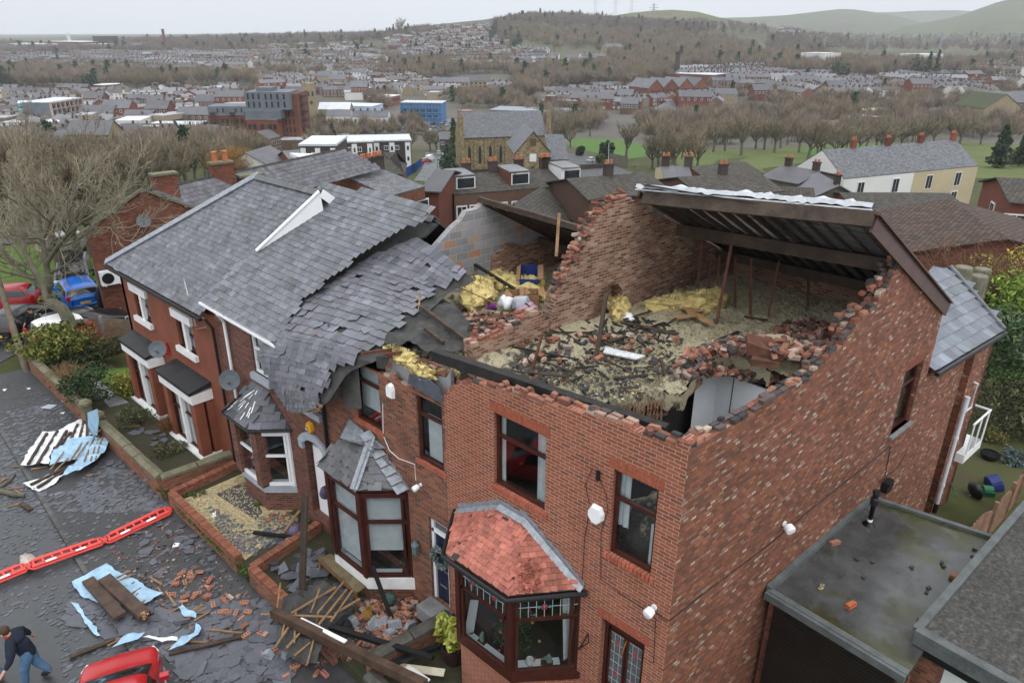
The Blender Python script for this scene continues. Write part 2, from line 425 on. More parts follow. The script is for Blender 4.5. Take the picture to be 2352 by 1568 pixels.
# draped patches (roads, lawns, car parks): polygon given by sight points on the land
def drp(name,px,m,lift=.05,step=None,kind='structure',z=None):
 P=[GT(p)if z is None else GZ(p,z)for p in px]
 poly=[(p[0],p[1])for p in P]
 xs=[p[0]for p in poly];ys=[p[1]for p in poly];ext=max(max(xs)-min(xs),max(ys)-min(ys));st=step or max(.5,ext/40)
 # clip a grid: use triangulated outline refined along its edges
 o=[]
 for a,b_ in zip(poly,poly[1:]+poly[:1]):
  n=max(1,int(math.hypot(b_[0]-a[0],b_[1]-a[1])/st))
  o+=[(a[0]+(b_[0]-a[0])*i/n,a[1]+(b_[1]-a[1])*i/n)for i in range(n)]
 inn=[]
 x=min(xs)+st*.5
 while x<max(xs):
  y=min(ys)+st*.5
  while y<max(ys):
   if inpoly((x,y),poly):inn.append((x,y))
   y+=st
  x+=st
 from mathutils.geometry import delaunay_2d_cdt
 no=len(o)
 V2,E2,F2,*_=delaunay_2d_cdt([Vector(p)for p in o+inn],[(i,(i+1)%no)for i in range(no)],[],1,1e-4)
 mb=MB();mb.v=[(p[0],p[1],(tz(p[0],p[1])if z is None else z)+lift)for p in V2]
 mb.f=[list(f)for f in F2];mb.m=[0]*len(F2);mb.c=[(1,1,1)]*len(F2)
 ob=mb.build(name,m,uv=False)
 if kind:ob['kind']=kind
 return ob
 # street beside the terrace
Mrd=mat('wet_asphalt',(.046,.049,.053),.42,.28,.7,.004,70,rvar=.16,spec=.5)
Mpv=mat('worn_pavement',(.050,.050,.052),.62,.3,.9,.004,60,rvar=.15)
KX=lambda y:-5.56+(y-13.3)*.055
def strip(name,x0f,x1f,y0,y1,z,m,n=24,thick=None):
 mb=MB()
 for i in range(n):
  ya,yb=y0+(y1-y0)*i/n,y0+(y1-y0)*(i+1)/n
  mb.quad([(x0f(ya),ya,z),(x1f(ya),ya,z),(x1f(yb),yb,z),(x0f(yb),yb,z)])
  if thick:mb.quad([(x0f(ya),ya,z-thick),(x0f(ya),ya,z),(x0f(yb),yb,z),(x0f(yb),yb,z-thick)])
 return stc(name,mb,m)
strip('road',lambda y:-34,lambda y:KX(y)-.14,-14,33.0,-1.03,Mrd)
strip('pavement',KX,lambda y:-2.45,-14,31.5,-.94,Mpv)
kb=MB();y=-14.0
while y<31.4:
 k=RU(.8,1.2);kb.add([(KX(y)-.14,y+.01,-1.1),(KX(y)-.12,y+.01,-.935),(KX(y)+.0,y+.01,-.935),(KX(y+.9)-.14,y+.9,-1.1),(KX(y+.9)-.12,y+.9,-.935),(KX(y+.9),y+.9,-.935)],[(0,3,4,1),(1,4,5,2)],0,(k,k,k));y+=.91
stc('kerb',kb,mat('kerb_stone',(.085,.085,.082),.8,.3,3,.004,40,attr=True))
M_earth=mat('garden_earth',(.055,.045,.03),.95,.4,2.5,.02,20,col2=(.035,.04,.018))
M_lawn=mat('lawn_grass',(.075,.125,.018),.95,.22,1.6,.015,60)
M_field=mat('park_grass',(.05,.135,.012),.95,.18,.12,.0,3,col2=(.068,.11,.02))
M_rough=mat('rough_grass',(.10,.115,.03),.95,.2,.1,.0,3,col2=(.06,.09,.018))
M_gravel=mat('cream_gravel',(.40,.33,.19),.95,.35,14,.012,40)
eg=MB();eg.quad([(-2.45,-.4,-.66),(0.02,-.4,-.66),(0.02,31,-.66),(-2.45,31,-.66)]);eg.quad([(-2.45,-.4,-.95),(-2.45,31,-.95),(-2.45,31,-.66),(-2.45,-.4,-.66)]);stc('front_garden_ground',eg,M_earth)
lw_=MB();P=[GZ(q20(*p),-.65)for p in((780,335),(1140,300),(1150,590),(1080,560),(1000,520))];lw_.quad([(p[0],p[1],-.655)for p in P]);stc('front_lawn',lw_,M_lawn)
pa=MB();P=[GZ(q20(*p),-.65)for p in((720,390),(830,390),(1130,610),(960,650))];pa.quad([(p[0],p[1],-.652)for p in P]);stc('garden_path',pa,Msp)
# ================================================================== PLANT BUILDERS
Mle=mat('leaves',(1,1,1),.6,.12,3,attr=True,spec=.25)
Mba=mat('pale_bark',(.135,.122,.09),.9,.35,3,.01,20,col2=(.075,.075,.045))
Mtw=mat('grey_brown_twigs',(.112,.092,.066),.95,.25,.8,attr=True)
def lfb(mb,c,r,n,size,cols,sub=9,flat=.0,rnd=None):
 c=AS(c,float);r=AS(r,float)
 sc=rng.normal(size=(sub,3));sc/=NL(sc,axis=1)[:,None];sc*=rng.uniform(.35,.75,(sub,1));sr=rng.uniform(.35,.6,sub)
 k=rng.integers(0,sub,n);d=rng.normal(size=(n,3));d/=NL(d,axis=1)[:,None];d*=rng.uniform(.55,1.0,(n,1))**.5
 P=(sc[k]+d*sr[k][:,None])*r+c
 a=rng.normal(size=(n,3));a[:,2]*=(1-flat);a/=NL(a,axis=1)[:,None]
 b=NX(a,rng.normal(size=(n,3)));b/=NL(b,axis=1)[:,None]
 s=size*rng.uniform(.6,1.3,(n,1));ci=rng.integers(0,len(cols),n);kk=rng.uniform(.7,1.25,n)
 tone=rng.uniform(.75,1.2,sub)
 V=np.stack([P-a*s,P-b*s*.45,P+a*s,P+b*s*.45],1).reshape(-1,3);o=len(mb.v)
 mb.v.extend(map(tuple,V));mb.f.extend([[o+4*i,o+4*i+1,o+4*i+2,o+4*i+3]for i in range(n)])
 mb.m.extend([0]*n);mb.c.extend([tuple(NA(cols[ci[i]])*kk[i]*tone[k[i]])for i in range(n)])
def twg(mb,c,h,r,n,th,col=(1,1,1),rnd=random,up=.9):
 """leafless shrub: thin stems fanning from the base"""
 for i in range(n):
  a=rnd.uniform(0,2*PI);s=rnd.random()**.6;p0=AS(c)+(cos(a)*.15*r,sin(a)*.15*r,0)
  p2=AS(c)+(cos(a)*r*s,sin(a)*r*s,h*rnd.uniform(.55,1.0)*up*(1-.35*s*s));p1=(p0+p2)/2+(rnd.uniform(-.1,.1)*r,rnd.uniform(-.1,.1)*r,h*.1)
  k=rnd.uniform(.7,1.2);cl=tuple(x*k for x in col)
  mb.bar(p0,p1,th,th,0,cl);mb.bar(p1,p2,th*.8,th*.8,0,cl,taper=.4)
  for j in range(3):
   t=rnd.uniform(.3,.95);b=p1+(p2-p1)*t;e=b+NA([rnd.uniform(-1,1),rnd.uniform(-1,1),rnd.uniform(.1,1)])*.22*h
   mb.bar(b,e,th*.6,th*.6,0,cl,taper=.3)
class Tree:
 """leafless tree as tapered three-sided limbs; thick limbs to wood, thin ones to twigs"""
 def __init__(s,seed):s.r=random.Random(seed);s.wood=MB();s.twig=MB()
 def limb(s,p,d,L,r,lev,maxlev,spread=.6,droop=0.0,kids=(4,6),minr=.006,curl=.18,shrink=.66,bare=.25):
  R=s.r;n=4 if lev==0 else 3;pts=[NA(p,float)];d=nrm(d)
  dirs=[d]
  for i in range(n):
   d=nrm(d+NA([R.gauss(0,curl),R.gauss(0,curl),R.gauss(0,curl*.6)+(.10 if lev<maxlev else-droop)])*(1 if lev else .5));dirs.append(d)
   pts.append(pts[-1]+d*L/n)
  taper=.55 if lev<maxlev else .35
  rs=[r*(1-(1-taper)*i/n)for i in range(n+1)]
  if r>.035 and lev<=2:s.wood.tube(pts,rs,6 if r>.1 else 4,cap=False)
  else:
   k=R.uniform(.75,1.25);col=(k,k,k)
   if lev>=maxlev:s.twig.bar(pts[0],pts[-1],max(minr,r*1.3),max(minr,r*1.3),0,col,taper=.5)
   else:s.twig.tube(pts,[max(minr,x)for x in rs],3,0,col,cap=False)
  if lev>=maxlev:return
  nk=R.randint(*kids)+(1 if lev==0 else 0)
  for i in range(nk):
   t=bare+(1-bare)*(i+R.uniform(.2,.9))/nk if lev>0 or True else 1
   t=min(t,.99);j=min(int(t*n),n-1);f=t*n-j
   q_=pts[j]*(1-f)+pts[j+1]*f;dd=dirs[j+1]
   a=nrm(NX(dd,(R.gauss(0,1),R.gauss(0,1),R.gauss(0,1))));sp=spread*R.uniform(.6,1.25)
   nd=nrm(dd*cos(sp)+a*sin(sp))
   s.limb(q_,nd,L*shrink*R.uniform(.75,1.15)*(1.1-.35*t),max(rs[j]*.55,minr),lev+1,maxlev,spread,droop,kids,minr,curl,shrink,.12)
  s.limb(pts[-1],dirs[-1],L*shrink,rs[-1],lev+1,maxlev,spread,droop,kids,minr,curl,shrink,.12)
  # ================================================================== THE TERRACE
ZG=-0.65
PALB=[(.29,.12,.08),(.33,.155,.105),(.24,.095,.065),(.38,.25,.19),(.20,.085,.06),(.42,.32,.26),(.30,.14,.09),(.10,.08,.075),(.06,.055,.055)]
def pb(char=.2):
 c=random.choice(PALB[:7])if RQ()>char else random.choice(PALB[7:])
 k=RU(.75,1.2);return tuple(v*k for v in c)
def stair(pts,dz=.075,jit=.05):
 """turn a sloping outline into toothed brick courses"""
 o=[tuple(pts[0])]
 for a,b in zip(pts[:-1],pts[1:]):
  n=max(1,int(round(abs(b[1]-a[1])/dz)))
  ts=sorted(min(.98,max(.02,(i+RU(-.35,.35))/n))for i in range(1,n))if n>1 else[]
  h,z=a
  ts=ts+[1.0]
  for i,t in enumerate(ts):
   h2=a[0]+(b[0]-a[0])*t;z2=a[1]+(b[1]-a[1])*(i+1)/n
   if abs(h2-h)>.004:o.append((h2,z))
   o.append((h2,z2));h,z=h2,z2
 return o
def bcp(mb,path,inward,rows=(.055,.19),skip=.15,char=.2,lift=.0):
 """individual broken bricks bedded along the top of a wall; path is a list of 3D points"""
 for a,b in zip(path[:-1],path[1:]):
  a=AS(a,float);b=AS(b,float);l=NL((b-a)[:2]);d=(b-a)
  if l<.03:continue
  rz=atan2(d[1],d[0])
  k=max(1,int(l/.225+.5))
  for i in range(k):
   for r in rows:
    if RQ()<skip:continue
    p=a+d*(i+.5)/k+AS(inward)*(r+RU(-.012,.012))+(0,0,.03+lift+RU(-.012,.02))
    mb.box(p,(min(.215,l/k*.95),.10,.068),rotm(RG(0,.05),RG(0,.04),rz+RG(0,.06)),0,pb(char),jit=.006)
    if RQ()<.22:
     mb.box(p+(0,0,.07),(.2*RU(.4,1),.1,.068),rotm(RG(0,.12),RG(0,.12),rz+RG(0,.3)),0,pb(char),jit=.01)
def window(parent,P,h0,h1,z0,z1,fm,trans=(),vert=(),inset=.10,fw=.075,curtain=None,room=True,rdepth=2.2,name='window',fd=.07):
 """framed window in the opening; P(h, z, depth_inwards) -> world point"""
 nrmv=nrm(AS(P(0,0,1))-AS(P(0,0,0)))
 f=MB()
 lo,hi=min(h0,h1),max(h0,h1)
 f.bar(P(lo,z1-fw/2,inset),P(hi,z1-fw/2,inset),fd,fw)
 f.bar(P(lo,z0+fw/2,inset),P(hi,z0+fw/2,inset),fd*1.3,fw)
 for h in(lo+fw/2,hi-fw/2):f.bar(P(h,z0+fw,inset),P(h,z1-fw,inset),fw,fd,up=nrmv)
 for t in trans:
  z=z0+(z1-z0)*t;f.bar(P(lo+fw,z,inset),P(hi-fw,z,inset),fd,fw*.9)
 for t in vert:
  h=lo+(hi-lo)*t;f.bar(P(h,z0+fw,inset),P(h,z1-fw,inset),fw*.9,fd*.9,up=nrmv)
 w=f.build(name,fm,parent)
 g=MB().quad([P(lo+.02,z0+.02,inset+.012),P(hi-.02,z0+.02,inset+.012),P(hi-.02,z1-.02,inset+.012),P(lo+.02,z1-.02,inset+.012)])
 g.build('pane',Mgl,w)
 if curtain:
  for(f0,f1,c0,c1,cm)in curtain:
   c=MB();n=max(4,int((f1-f0)*abs(hi-lo)/.035));V=[]
   for i in range(n+1):
    h=lo+(hi-lo)*(f0+(f1-f0)*i/n);d=inset+.10+.022*(sin(i*1.9)+RU(-.4,.4))*(0 if cm is M_blind else 1)
    V+=[P(h,z0+(z1-z0)*c0,d),P(h,z0+(z1-z0)*c1,d)]
   c.add(V,[(2*i,2*i+2,2*i+3,2*i+1)for i in range(n)])
   c.build('curtain' if cm is not M_blind else 'blind',cm,w)
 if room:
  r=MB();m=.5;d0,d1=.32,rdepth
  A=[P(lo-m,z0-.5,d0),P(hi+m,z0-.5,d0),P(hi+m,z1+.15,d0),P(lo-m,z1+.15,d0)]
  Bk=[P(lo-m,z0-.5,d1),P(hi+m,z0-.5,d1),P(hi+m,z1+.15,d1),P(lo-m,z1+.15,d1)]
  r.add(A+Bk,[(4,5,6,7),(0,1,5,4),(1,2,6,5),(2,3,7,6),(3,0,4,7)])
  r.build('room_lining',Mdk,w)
 return w
PF=lambda X=0.0:(lambda h,z,d:NA([X+d,h,z]))
PSd=lambda k=0.0:(lambda s,z,d:VS*s+NS*(k+d)+Zv*z)
def sill(parent,P,h0,h1,z,mats,bricks=True,depth=.12,hgt=.11,name='window_sill'):
 m=MB();lo,hi=min(h0,h1)-.08,max(h0,h1)+.08
 if bricks:
  n=int((hi-lo)/.078)
  for i in range(n):
   h=lo+(hi-lo)*(i+.5)/n
   c=(AS(P(h,z-hgt/2,-.02))+AS(P(h,z-hgt/2,.10)))/2
   k=RU(.85,1.15);m.box(c,(.17,.068,hgt),None,0,(.42*k,.12*k,.07*k),jit=.003)
  return m.build(name,Mlb,parent)
 m.bar(P(lo,z-hgt/2,.02),P(hi,z-hgt/2,.02),depth+.1,hgt);return m.build(name,mats,parent)
def soldier(parent,P,h0,h1,z,base,hgt=.215):
 m=MB();lo,hi=min(h0,h1)-.1,max(h0,h1)+.1;n=int((hi-lo)/.076)
 nv=nrm(AS(P(0,0,1))-AS(P(0,0,0)))
 for i in range(n):
  h=lo+(hi-lo)*(i+.5)/n;k=RU(.88,1.1)
  m.bar(P(h,z,.046),P(h,z+hgt,.046),.066,.1,0,tuple(c*k for c in base),up=nv)
 return m.build('lintel',Mlb,parent)
def slates(mb,Pf,su,sv,w=.30,h=.22,inside=None,jit=1.0,thick=.008,base=(1,1,1),miss=0.0,lift=.007,loose=0.0):
 """courses of separate overlapping slates over the surface Pf(u, v); u along the eaves, v up the slope (metres)"""
 nv=int(sv/h);nu=int(su/w)
 for j in range(nv):
  off=.5*(j%2)
  for i in range(-1,nu+1):
   u=(i+off)*w;v=j*h
   uc,vc=u+w/2,v+h/2
   if uc<0 or uc>su:continue
   if inside is not None and not inside(uc,vc):continue
   if RQ()<miss:continue
   p=AS(Pf(uc,vc));e=.04
   du=AS(Pf(uc+e,vc))-AS(Pf(uc-e,vc));dv=AS(Pf(uc,vc+e))-AS(Pf(uc,vc-e));mu,mv=NL(du)/2/e,NL(dv)/2/e;du,dv=nrm(du),nrm(dv)
   n=nrm(NX(du,dv));dv=NX(n,du)
   a=RG(0,.022)*jit;ls=RQ()<loose
   if ls:a+=RG(0,.25)
   ca,sa=cos(a),sin(a);du,dv=du*ca+dv*sa,dv*ca-du*sa
   W_,H_=(w*mu-.006)/2,h*mv/2+.075;hb=h*mv/2
   t0,t1=lift+thick*1.6+abs(RG(0,.003))*jit+(.03 if ls else 0),lift*.4
   if RQ()<.06*jit:t0+=.012
   c0=RQ()*.03*jit
   k=RG(1,.16);tint=random.choice(((1,1,1),(1.04,1,1.03),(.97,1,1.0),(1.0,.97,1.05),(.95,1.0,.97)))
   col=tuple(max(.4,min(1.6,k))*t*b for t,b in zip(tint,base))
   V=[p-du*W_-dv*(hb-c0)+n*t0,p+du*W_-dv*hb+n*t0,p+du*W_+dv*H_+n*t1,p-du*W_+dv*H_+n*t1]
   V2=[x-n*thick for x in V[:2]]
   mb.add(V+V2,[(0,1,2,3),(4,5,1,0),(0,3,4),(1,5,2)],0,col)
def prf(parent,name,poly,eave_a,eave_b,**k):
 """slate plane: poly of 3D points; courses run parallel to eave_a->eave_b"""
 poly=[AS(p,float)for p in poly]
 u=nrm(AS(eave_b)-AS(eave_a));n=nrm(NX(poly[1]-poly[0],poly[2]-poly[0]))
 if n[2]<0:n=-n
 v=NX(n,u)
 if v[2]<0:u,v=-u,-v
 uv=[((p-poly[0])@u,(p-poly[0])@v)for p in poly]
 u0,v0=min(a for a,b in uv),min(b for a,b in uv);O=poly[0]+u*u0+v*v0
 uv=[(a-u0,b-v0)for a,b in uv]
 mb=MB();slates(mb,lambda a,b:O+u*a+v*b,max(a for a,b in uv),max(b for a,b in uv),inside=lambda a,b:inpoly((a,b),uv),**k)
 ob=mb.build(name,Msl,parent,uv=False)
 cc=sum(poly)/len(poly);back=MB().slab([cc+(p-cc)*.95+n*.006 for p in poly],-n*.06);back.build('roof_underlay',Mfe,ob)
 return ob
 # party line positions on the street front
YAB,YBC,YCD,YDE=5.86,10.9,16.75,24.75
KAB,KBC=5.81,10.85
HA=thing('end_terrace_house','red brick end house with its front roof torn off and the loft lying open','house',(0,2.9,ZG))
toppx=[q21(1650,545),q21(1760,455),q21(1950,432),q21(2235,525),q22(130,565),q22(410,620),q22(640,690),q22(800,745),q22(930,795),q22(1060,855),q22(1230,915),q22(1440,965),q22(1490,925)]
tops=[(FX(p)[1],FX(p)[2])for p in toppx]
tops[0]=(YAB,tops[0][1]);tops.append((0.0,tops[-1][1]))
prof=stair(tops)
w1=(2.95,4.36,4.43,6.17);w2=(.46,1.39,4.33,6.17);dr=(.43,1.43,ZG,2.75)
bay_open=(2.1,5.1,.75,2.95)
def rc(r,f):return[f(r[0],r[2]),f(r[1],r[2]),f(r[1],r[3]),f(r[0],r[3])]
f3=lambda h,z:(0,h,z)
outer=[f3(0,ZG-.3),f3(YAB,ZG-.3)]+[f3(*p)for p in prof]
MB().slab(outer,(.24,0,0),holes=[rc(w1,f3),rc(w2,f3),rc(dr,f3),rc(bay_open,f3)]).build('front_wall',Mfr,HA)
cap=MB();bcp(cap,[f3(*p)for p in prof],(1,0,0),rows=(.06,.2),skip=.2,char=.12)
inner_line=[NA([.30,y,6.45+.05*sin(y*3)])for y in np.linspace(.3,5.4,24)]
for z in(0,.075,.15,.225):
 bcp(cap,[p+(0,0,z)for p in inner_line if RQ()<1.05-z*2.2],(1,0,0),rows=(.06,),skip=.12+z,char=.25)
cap.build('broken_brickwork',Mlb,HA)
Pf0=PF()
soldier(HA,Pf0,w1[0],w1[1],w1[3],(.36,.10,.055));soldier(HA,Pf0,w2[0],w2[1],w2[3],(.36,.10,.055));soldier(HA,Pf0,dr[0],dr[1],dr[3],(.36,.10,.055))
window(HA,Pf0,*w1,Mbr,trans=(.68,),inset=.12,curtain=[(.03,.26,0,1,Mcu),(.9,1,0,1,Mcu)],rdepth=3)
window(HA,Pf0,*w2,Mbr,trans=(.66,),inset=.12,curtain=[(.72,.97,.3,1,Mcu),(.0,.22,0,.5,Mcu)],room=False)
sill(HA,Pf0,w1[0],w1[1],w1[2],None);sill(HA,Pf0,w2[0],w2[1],w2[2],None)
# front door
dm=MB();dm.bar(Pf0(dr[0]+.04,ZG,.2),Pf0(dr[0]+.04,dr[3],.2),.08,.1,up=(1,0,0));dm.bar(Pf0(dr[1]-.04,ZG,.2),Pf0(dr[1]-.04,dr[3],.2),.08,.1,up=(1,0,0))
dm.bar(Pf0(dr[0],dr[3]-.09,.18),Pf0(dr[1],dr[3]-.09,.18),.16,.18)
dm.box(((.22),.93,(ZG+dr[3]-.2)/2),(.05,.8,dr[3]-.2-ZG));
for yy in(.72,1.14):
 for a,b in(((yy-.17,1.0),(yy-.17,2.4)),((yy+.17,1.0),(yy+.17,2.4)),((yy-.17,2.4),(yy+.17,2.4)),((yy-.17,1.0),(yy+.17,1.0))):
  dm.bar(Pf0(*a,.185),Pf0(*b,.185),.035,.035)
do=dm.build('door',Mbr,HA)
dg=MB();Mle2=mat('leaded_glass',(.10,.11,.12),.15,.5,30,.004,40,spec=.6)
for yy in(.72,1.14):dg.box((.19,yy,1.7),(.012,.32,1.4))
dg.build('leaded_panel',Mle2,do)
ld=MB()
for yy in(.72,1.14):
 for t in(-.06,.06):ld.box((.182,yy+t,1.7),(.006,.008,1.38),None,0,(.5,.5,.5))
 for zz in AR(1.15,2.4,.24):ld.box((.1815,yy,zz),(.006,.3,.008),None,0,(.5,.5,.5))
 for zz in(1.35,2.12):
  for k in range(5):
   a=k*2*PI/5;ld.box((.178,yy+.035*cos(a),zz+.035*sin(a)),(.006,.045,.045),rotm(a,0,0),0,(.45,.07,.10))
ld.build('lead_cames',Mlb,do)
MB().bar((.17,1.0,1.95),(.17,.93,2.35),.05,.02,0,(1.2,.9,.4)).build('letter_plate',Mwo,do)
# bay of house A
def bay(parent,plan,z0,zs,zh,fm,wallm,sillm,trans=(.7,),sill_h=.18,mull=None,glass_lead=False,curtains=None,post=.11,wplan=None):
 """canted bay: plan = wall-left, front-left, front-right, wall-right (x, y)"""
 pl=[NA(p)for p in plan]
 f=MB();f.slab([(*p,z0)for p in pl],(0,0,zs-sill_h-z0));base=f.build('bay_wall',wallm,parent)
 cen=sum(pl)/4
 s=MB();ex=[cen+(p-cen)*1.09 for p in pl];ex[0][0]=ex[3][0]=0.0
 s.slab([(*p,zs-sill_h)for p in ex],(0,0,sill_h));s.build('bay_sill',sillm,parent)
 fr=MB();pn=MB()
 for p in pl:fr.box((p[0]+(.05 if p[0]>-.1 else 0),p[1],(zs+zh)/2),(post*1.1,post*1.1,zh-zs))
 for a,b in zip(pl[:-1],pl[1:]):
  A=lambda z:NA([*a,z]);B2=lambda z:NA([*b,z])
  fr.bar(A(zs+.05),B2(zs+.05),.09,.10);fr.bar(A(zh-.07),B2(zh-.07),.12,.14)
  for t in trans:z=zs+(zh-zs)*t;fr.bar(A(z),B2(z),.07,.08)
  e=nrm(b-a);side=NA([*e,0])
  for c in((a+e*.12),(b-e*.12)):fr.bar((*c,zs+.1),(*c,zh-.1),.06,.07,up=NX(side,Zv))
  pn.quad([A(zs+.08),B2(zs+.08),B2(zh-.1),A(zh-.1)])
 w=fr.build('bay_window',fm,parent);pn.build('pane',Mgl,w)
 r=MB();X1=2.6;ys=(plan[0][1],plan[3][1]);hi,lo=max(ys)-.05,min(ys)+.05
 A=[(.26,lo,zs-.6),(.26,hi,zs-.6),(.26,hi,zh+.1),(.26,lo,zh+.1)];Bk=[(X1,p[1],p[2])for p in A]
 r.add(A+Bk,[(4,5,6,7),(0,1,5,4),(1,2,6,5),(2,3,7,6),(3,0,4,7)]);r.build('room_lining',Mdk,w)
 bd=MB()
 for a,b in zip(pl[:-1],pl[1:]):
  ia,ib=cen+(a-cen)*.80,cen+(b-cen)*.80;bd.bar((*ia,zs+.03),(*ib,zs+.03),.2,.04)
 bd.build('window_board',Mwh,w)
 fl_=MB();fl_.slab([(*((cen+(p-cen)*.92)if p[0]<-.1 else(.3,p[1])),zs-.02)for p in pl],(0,0,.03));fl_.build('bay_floor',Mdk,w)
 ce=MB();ce.slab([(*(cen+(p-cen)*1.02),zh-.02)for p in pl],(0,0,.1));ce.build('bay_head',fm,parent)
 return w
planA=[(0,5.25),(-1.02,4.42),(-1.02,2.9),(0,2.02)]
wA=bay(HA,planA,ZG-.3,.95,3.08,Mbr,Mfr,Mbr,trans=(.68,))
lead=MB()
for(a,b)in((planA[1],planA[2]),(planA[2],planA[3])):
 a,b=NA(a),NA(b);z0,z1=.95+2.13*.68+.05,3.08-.12;nn=nrm(NA([(b-a)[1],-(b-a)[0],0]))
 if nn[0]>0:nn=-nn
 for t in np.linspace(.14,.86,7):p=a+(b-a)*t;lead.bar((*p,z0)+nn*.012,(*p,z1)+nn*.012,.012,.008,0,(.5,.52,.54))
 lead.bar((*a,(z0+z1)/2)+nn*.012,(*b,(z0+z1)/2)+nn*.012,.008,.012,0,(.5,.52,.54))
 for t in((.5,)if b[0]==0 else(.3,.7)):
  p=a+(b-a)*t;d=NA([*((b-a)/NL(b-a)),0])
  for k in range(6):lead.lathe(NA([*p,(z0+z1)/2])+nn*.02+d*.05*cos(k)+Zv*.05*sin(k),[(.03,0),(.03,.006)],6,0,(.30,.05,.07),axis=nn)
  for sgn in(-1,1):lead.lathe(NA([*p,(z0+z1)/2])+nn*.018+d*.11*sgn,[(.04,0),(.04,.006)],5,0,(.06,.28,.24),axis=nn)
lead.build('leaded_light',Mlb,wA)
cu=MB()
for k in range(2):
 b0,b1=NA(planA[2]),NA(planA[3])
 V=[]
 for i in range(13):
  t=.74+.2*i/12;p=b0+(b1-b0)*t+(.12,.06)
  V+=[(*(p+(.03*sin(i*2.1),0)+(0.0,-.10+.012*i)),1.15),(*(p+(.03*sin(i*2.1),0)),2.95)]
cu.add(V,[(2*i,2*i+2,2*i+3,2*i+1)for i in range(12)]);cu.build('curtain',Mcu,wA)
# bay roof of red tiles: eave polygon and two points on the wall
def bay_roof(parent,eave,wl,wr,zE,mats,w,h,base,jit,miss=0,name='bay_roof',loose=0,extra=None):
 """eave: 4 plan points; wl, wr: 3D points where the front slope meets the wall"""
 E=[NA([*p,zE])for p in eave];wl=NA(wl,float);wr=NA(wr,float)
 rt=MB();un=MB()
 for poly in([E[1],E[2],wr,wl],[E[2],E[3],wr],[E[0],E[1],wl]):
  u=nrm(poly[1]-poly[0]);n=nrm(NX(poly[1]-poly[0],poly[2]-poly[0]))
  if n[2]<0:n=-n
  v=NX(n,u)
  if v[2]<0:u,v=-u,-v
  uv=[((p-poly[0])@u,(p-poly[0])@v)for p in poly];u0=min(a for a,_ in uv);v0=min(b for _,b in uv);O=poly[0]+u*u0+v*v0
  uv=[(a-u0,b-v0)for a,b in uv]
  slates(rt,lambda a,b:O+u*a+v*b,max(a for a,_ in uv),max(b for _,b in uv),w,h,inside=lambda a,b:inpoly((a,b),uv),jit=jit,base=base,miss=miss,loose=loose,thick=.014)
  un.slab([p+n*.004 for p in poly],-n*.05)
 o=rt.build(name,mats,parent,uv=False);un.build('roof_underlay',Mfe,o)
 return o,E
eA=[(-.02,5.55),(-1.19,4.6),(-1.19,2.82),(-.02,1.86)]
brA,EA=bay_roof(HA,eA,(-.02,4.15,4.0),(-.02,3.4,4.0),3.18,M_redtile,.165,.115,(1,1,1),1.0,miss=.012,loose=.03,name='bay_roof')
fl=MB()
def flash(mb,pts,w=.16,col=(1,1,1)):
 for a,b in zip(pts[:-1],pts[1:]):
  a=NA(a,float);b=NA(b,float);n=max(1,int(NL(b-a)/.16))
  for i in range(n):
   p0=a+(b-a)*i/n;p1=a+(b-a)*(i+1)/n;k=RU(.8,1.25)
   mb.slab([p0+(-.012,0,-.03),p1+(-.012,0,-.03),p1+(-.014,0,w*RU(.6,1.0)),p0+(-.014,0,w*RU(.6,1.0))],(-.008,0,0),0,(k,k,k))
   mb.slab([p0+(-.03,0,.0),p1+(-.03,0,.0),p1+(-.15,0,-.075+RU(0,.01)),p0+(-.15,0,-.075+RU(0,.01))],(-.004,0,.012),0,(k,k,k))
flash(fl,[(0,5.5,3.24),(0,4.15,4.04),(0,3.4,4.04),(0,1.88,3.22)])
fl.build('lead_flashing',Mld,HA)
gt=MB();gp=[NA([*p,3.12])for p in[(-.02,5.62),(-1.26,4.64),(-1.26,2.79),(-.02,1.8)]]
gt.tube(gp,.055,8);gt.build('gutter',Mbk,HA)
# patch of broken tiles on the right slope
bt=MB()
for i in range(70):
 t,s=RG(.30,.10),abs(RG(.18,.14));e=EA[2]+(EA[3]-EA[2])*t;p=e+(NA([-.02,3.4,3.95])-e)*s+(0,0,.05+RQ()*.05)
 k=RU(.6,1.15);bt.box(p,(RU(.05,.15),RU(.05,.12),.014),rotm(RG(.2,.4),RG(0,.4),RQ()*6),0,(k,k*.95,k*.92))
bt.build('broken_tiles',M_redtile,brA)
# side wall
sp2=lambda p:(SP(p)@VS,SP(p)[2])
sidepx=[q22(1625,985),q22(1880,850),q22(2200,640),q23(300,455),q23(545,190),q23(660,90),q13(730,1450),q13(900,1270),q13(1040,1090),q13(1100,960),q13(1180,880)]
spr=[sp2(p)for p in sidepx];spr[0]=(.0,spr[0][1])
spr=stair(spr,jit=.1)
RIDGE_S,RIDGE_Z=5.07,10.16
f4=lambda s,z:VS*s+Zv*z
gtop=spr[-1]
rear_z=7.05;rear_s=10.3
def rearz(s):return RIDGE_Z+(rear_z-RIDGE_Z)*(s-RIDGE_S)/(rear_s-RIDGE_S)
gab=[(gtop[0],gtop[1]),(gtop[0]+.05,min(rearz(gtop[0])-.15,gtop[1]+.35)),(rear_s,rear_z-.15),(rear_s,5.1),(13.2,4.95),(13.2,-1.6),(0,-1.6)]
swin=(8.72,9.82,4.02,5.76)
MB().slab([f4(*p)for p in spr+gab],NS*.24,holes=[rc(swin,f4)]).build('side_wall',M_side,HA)
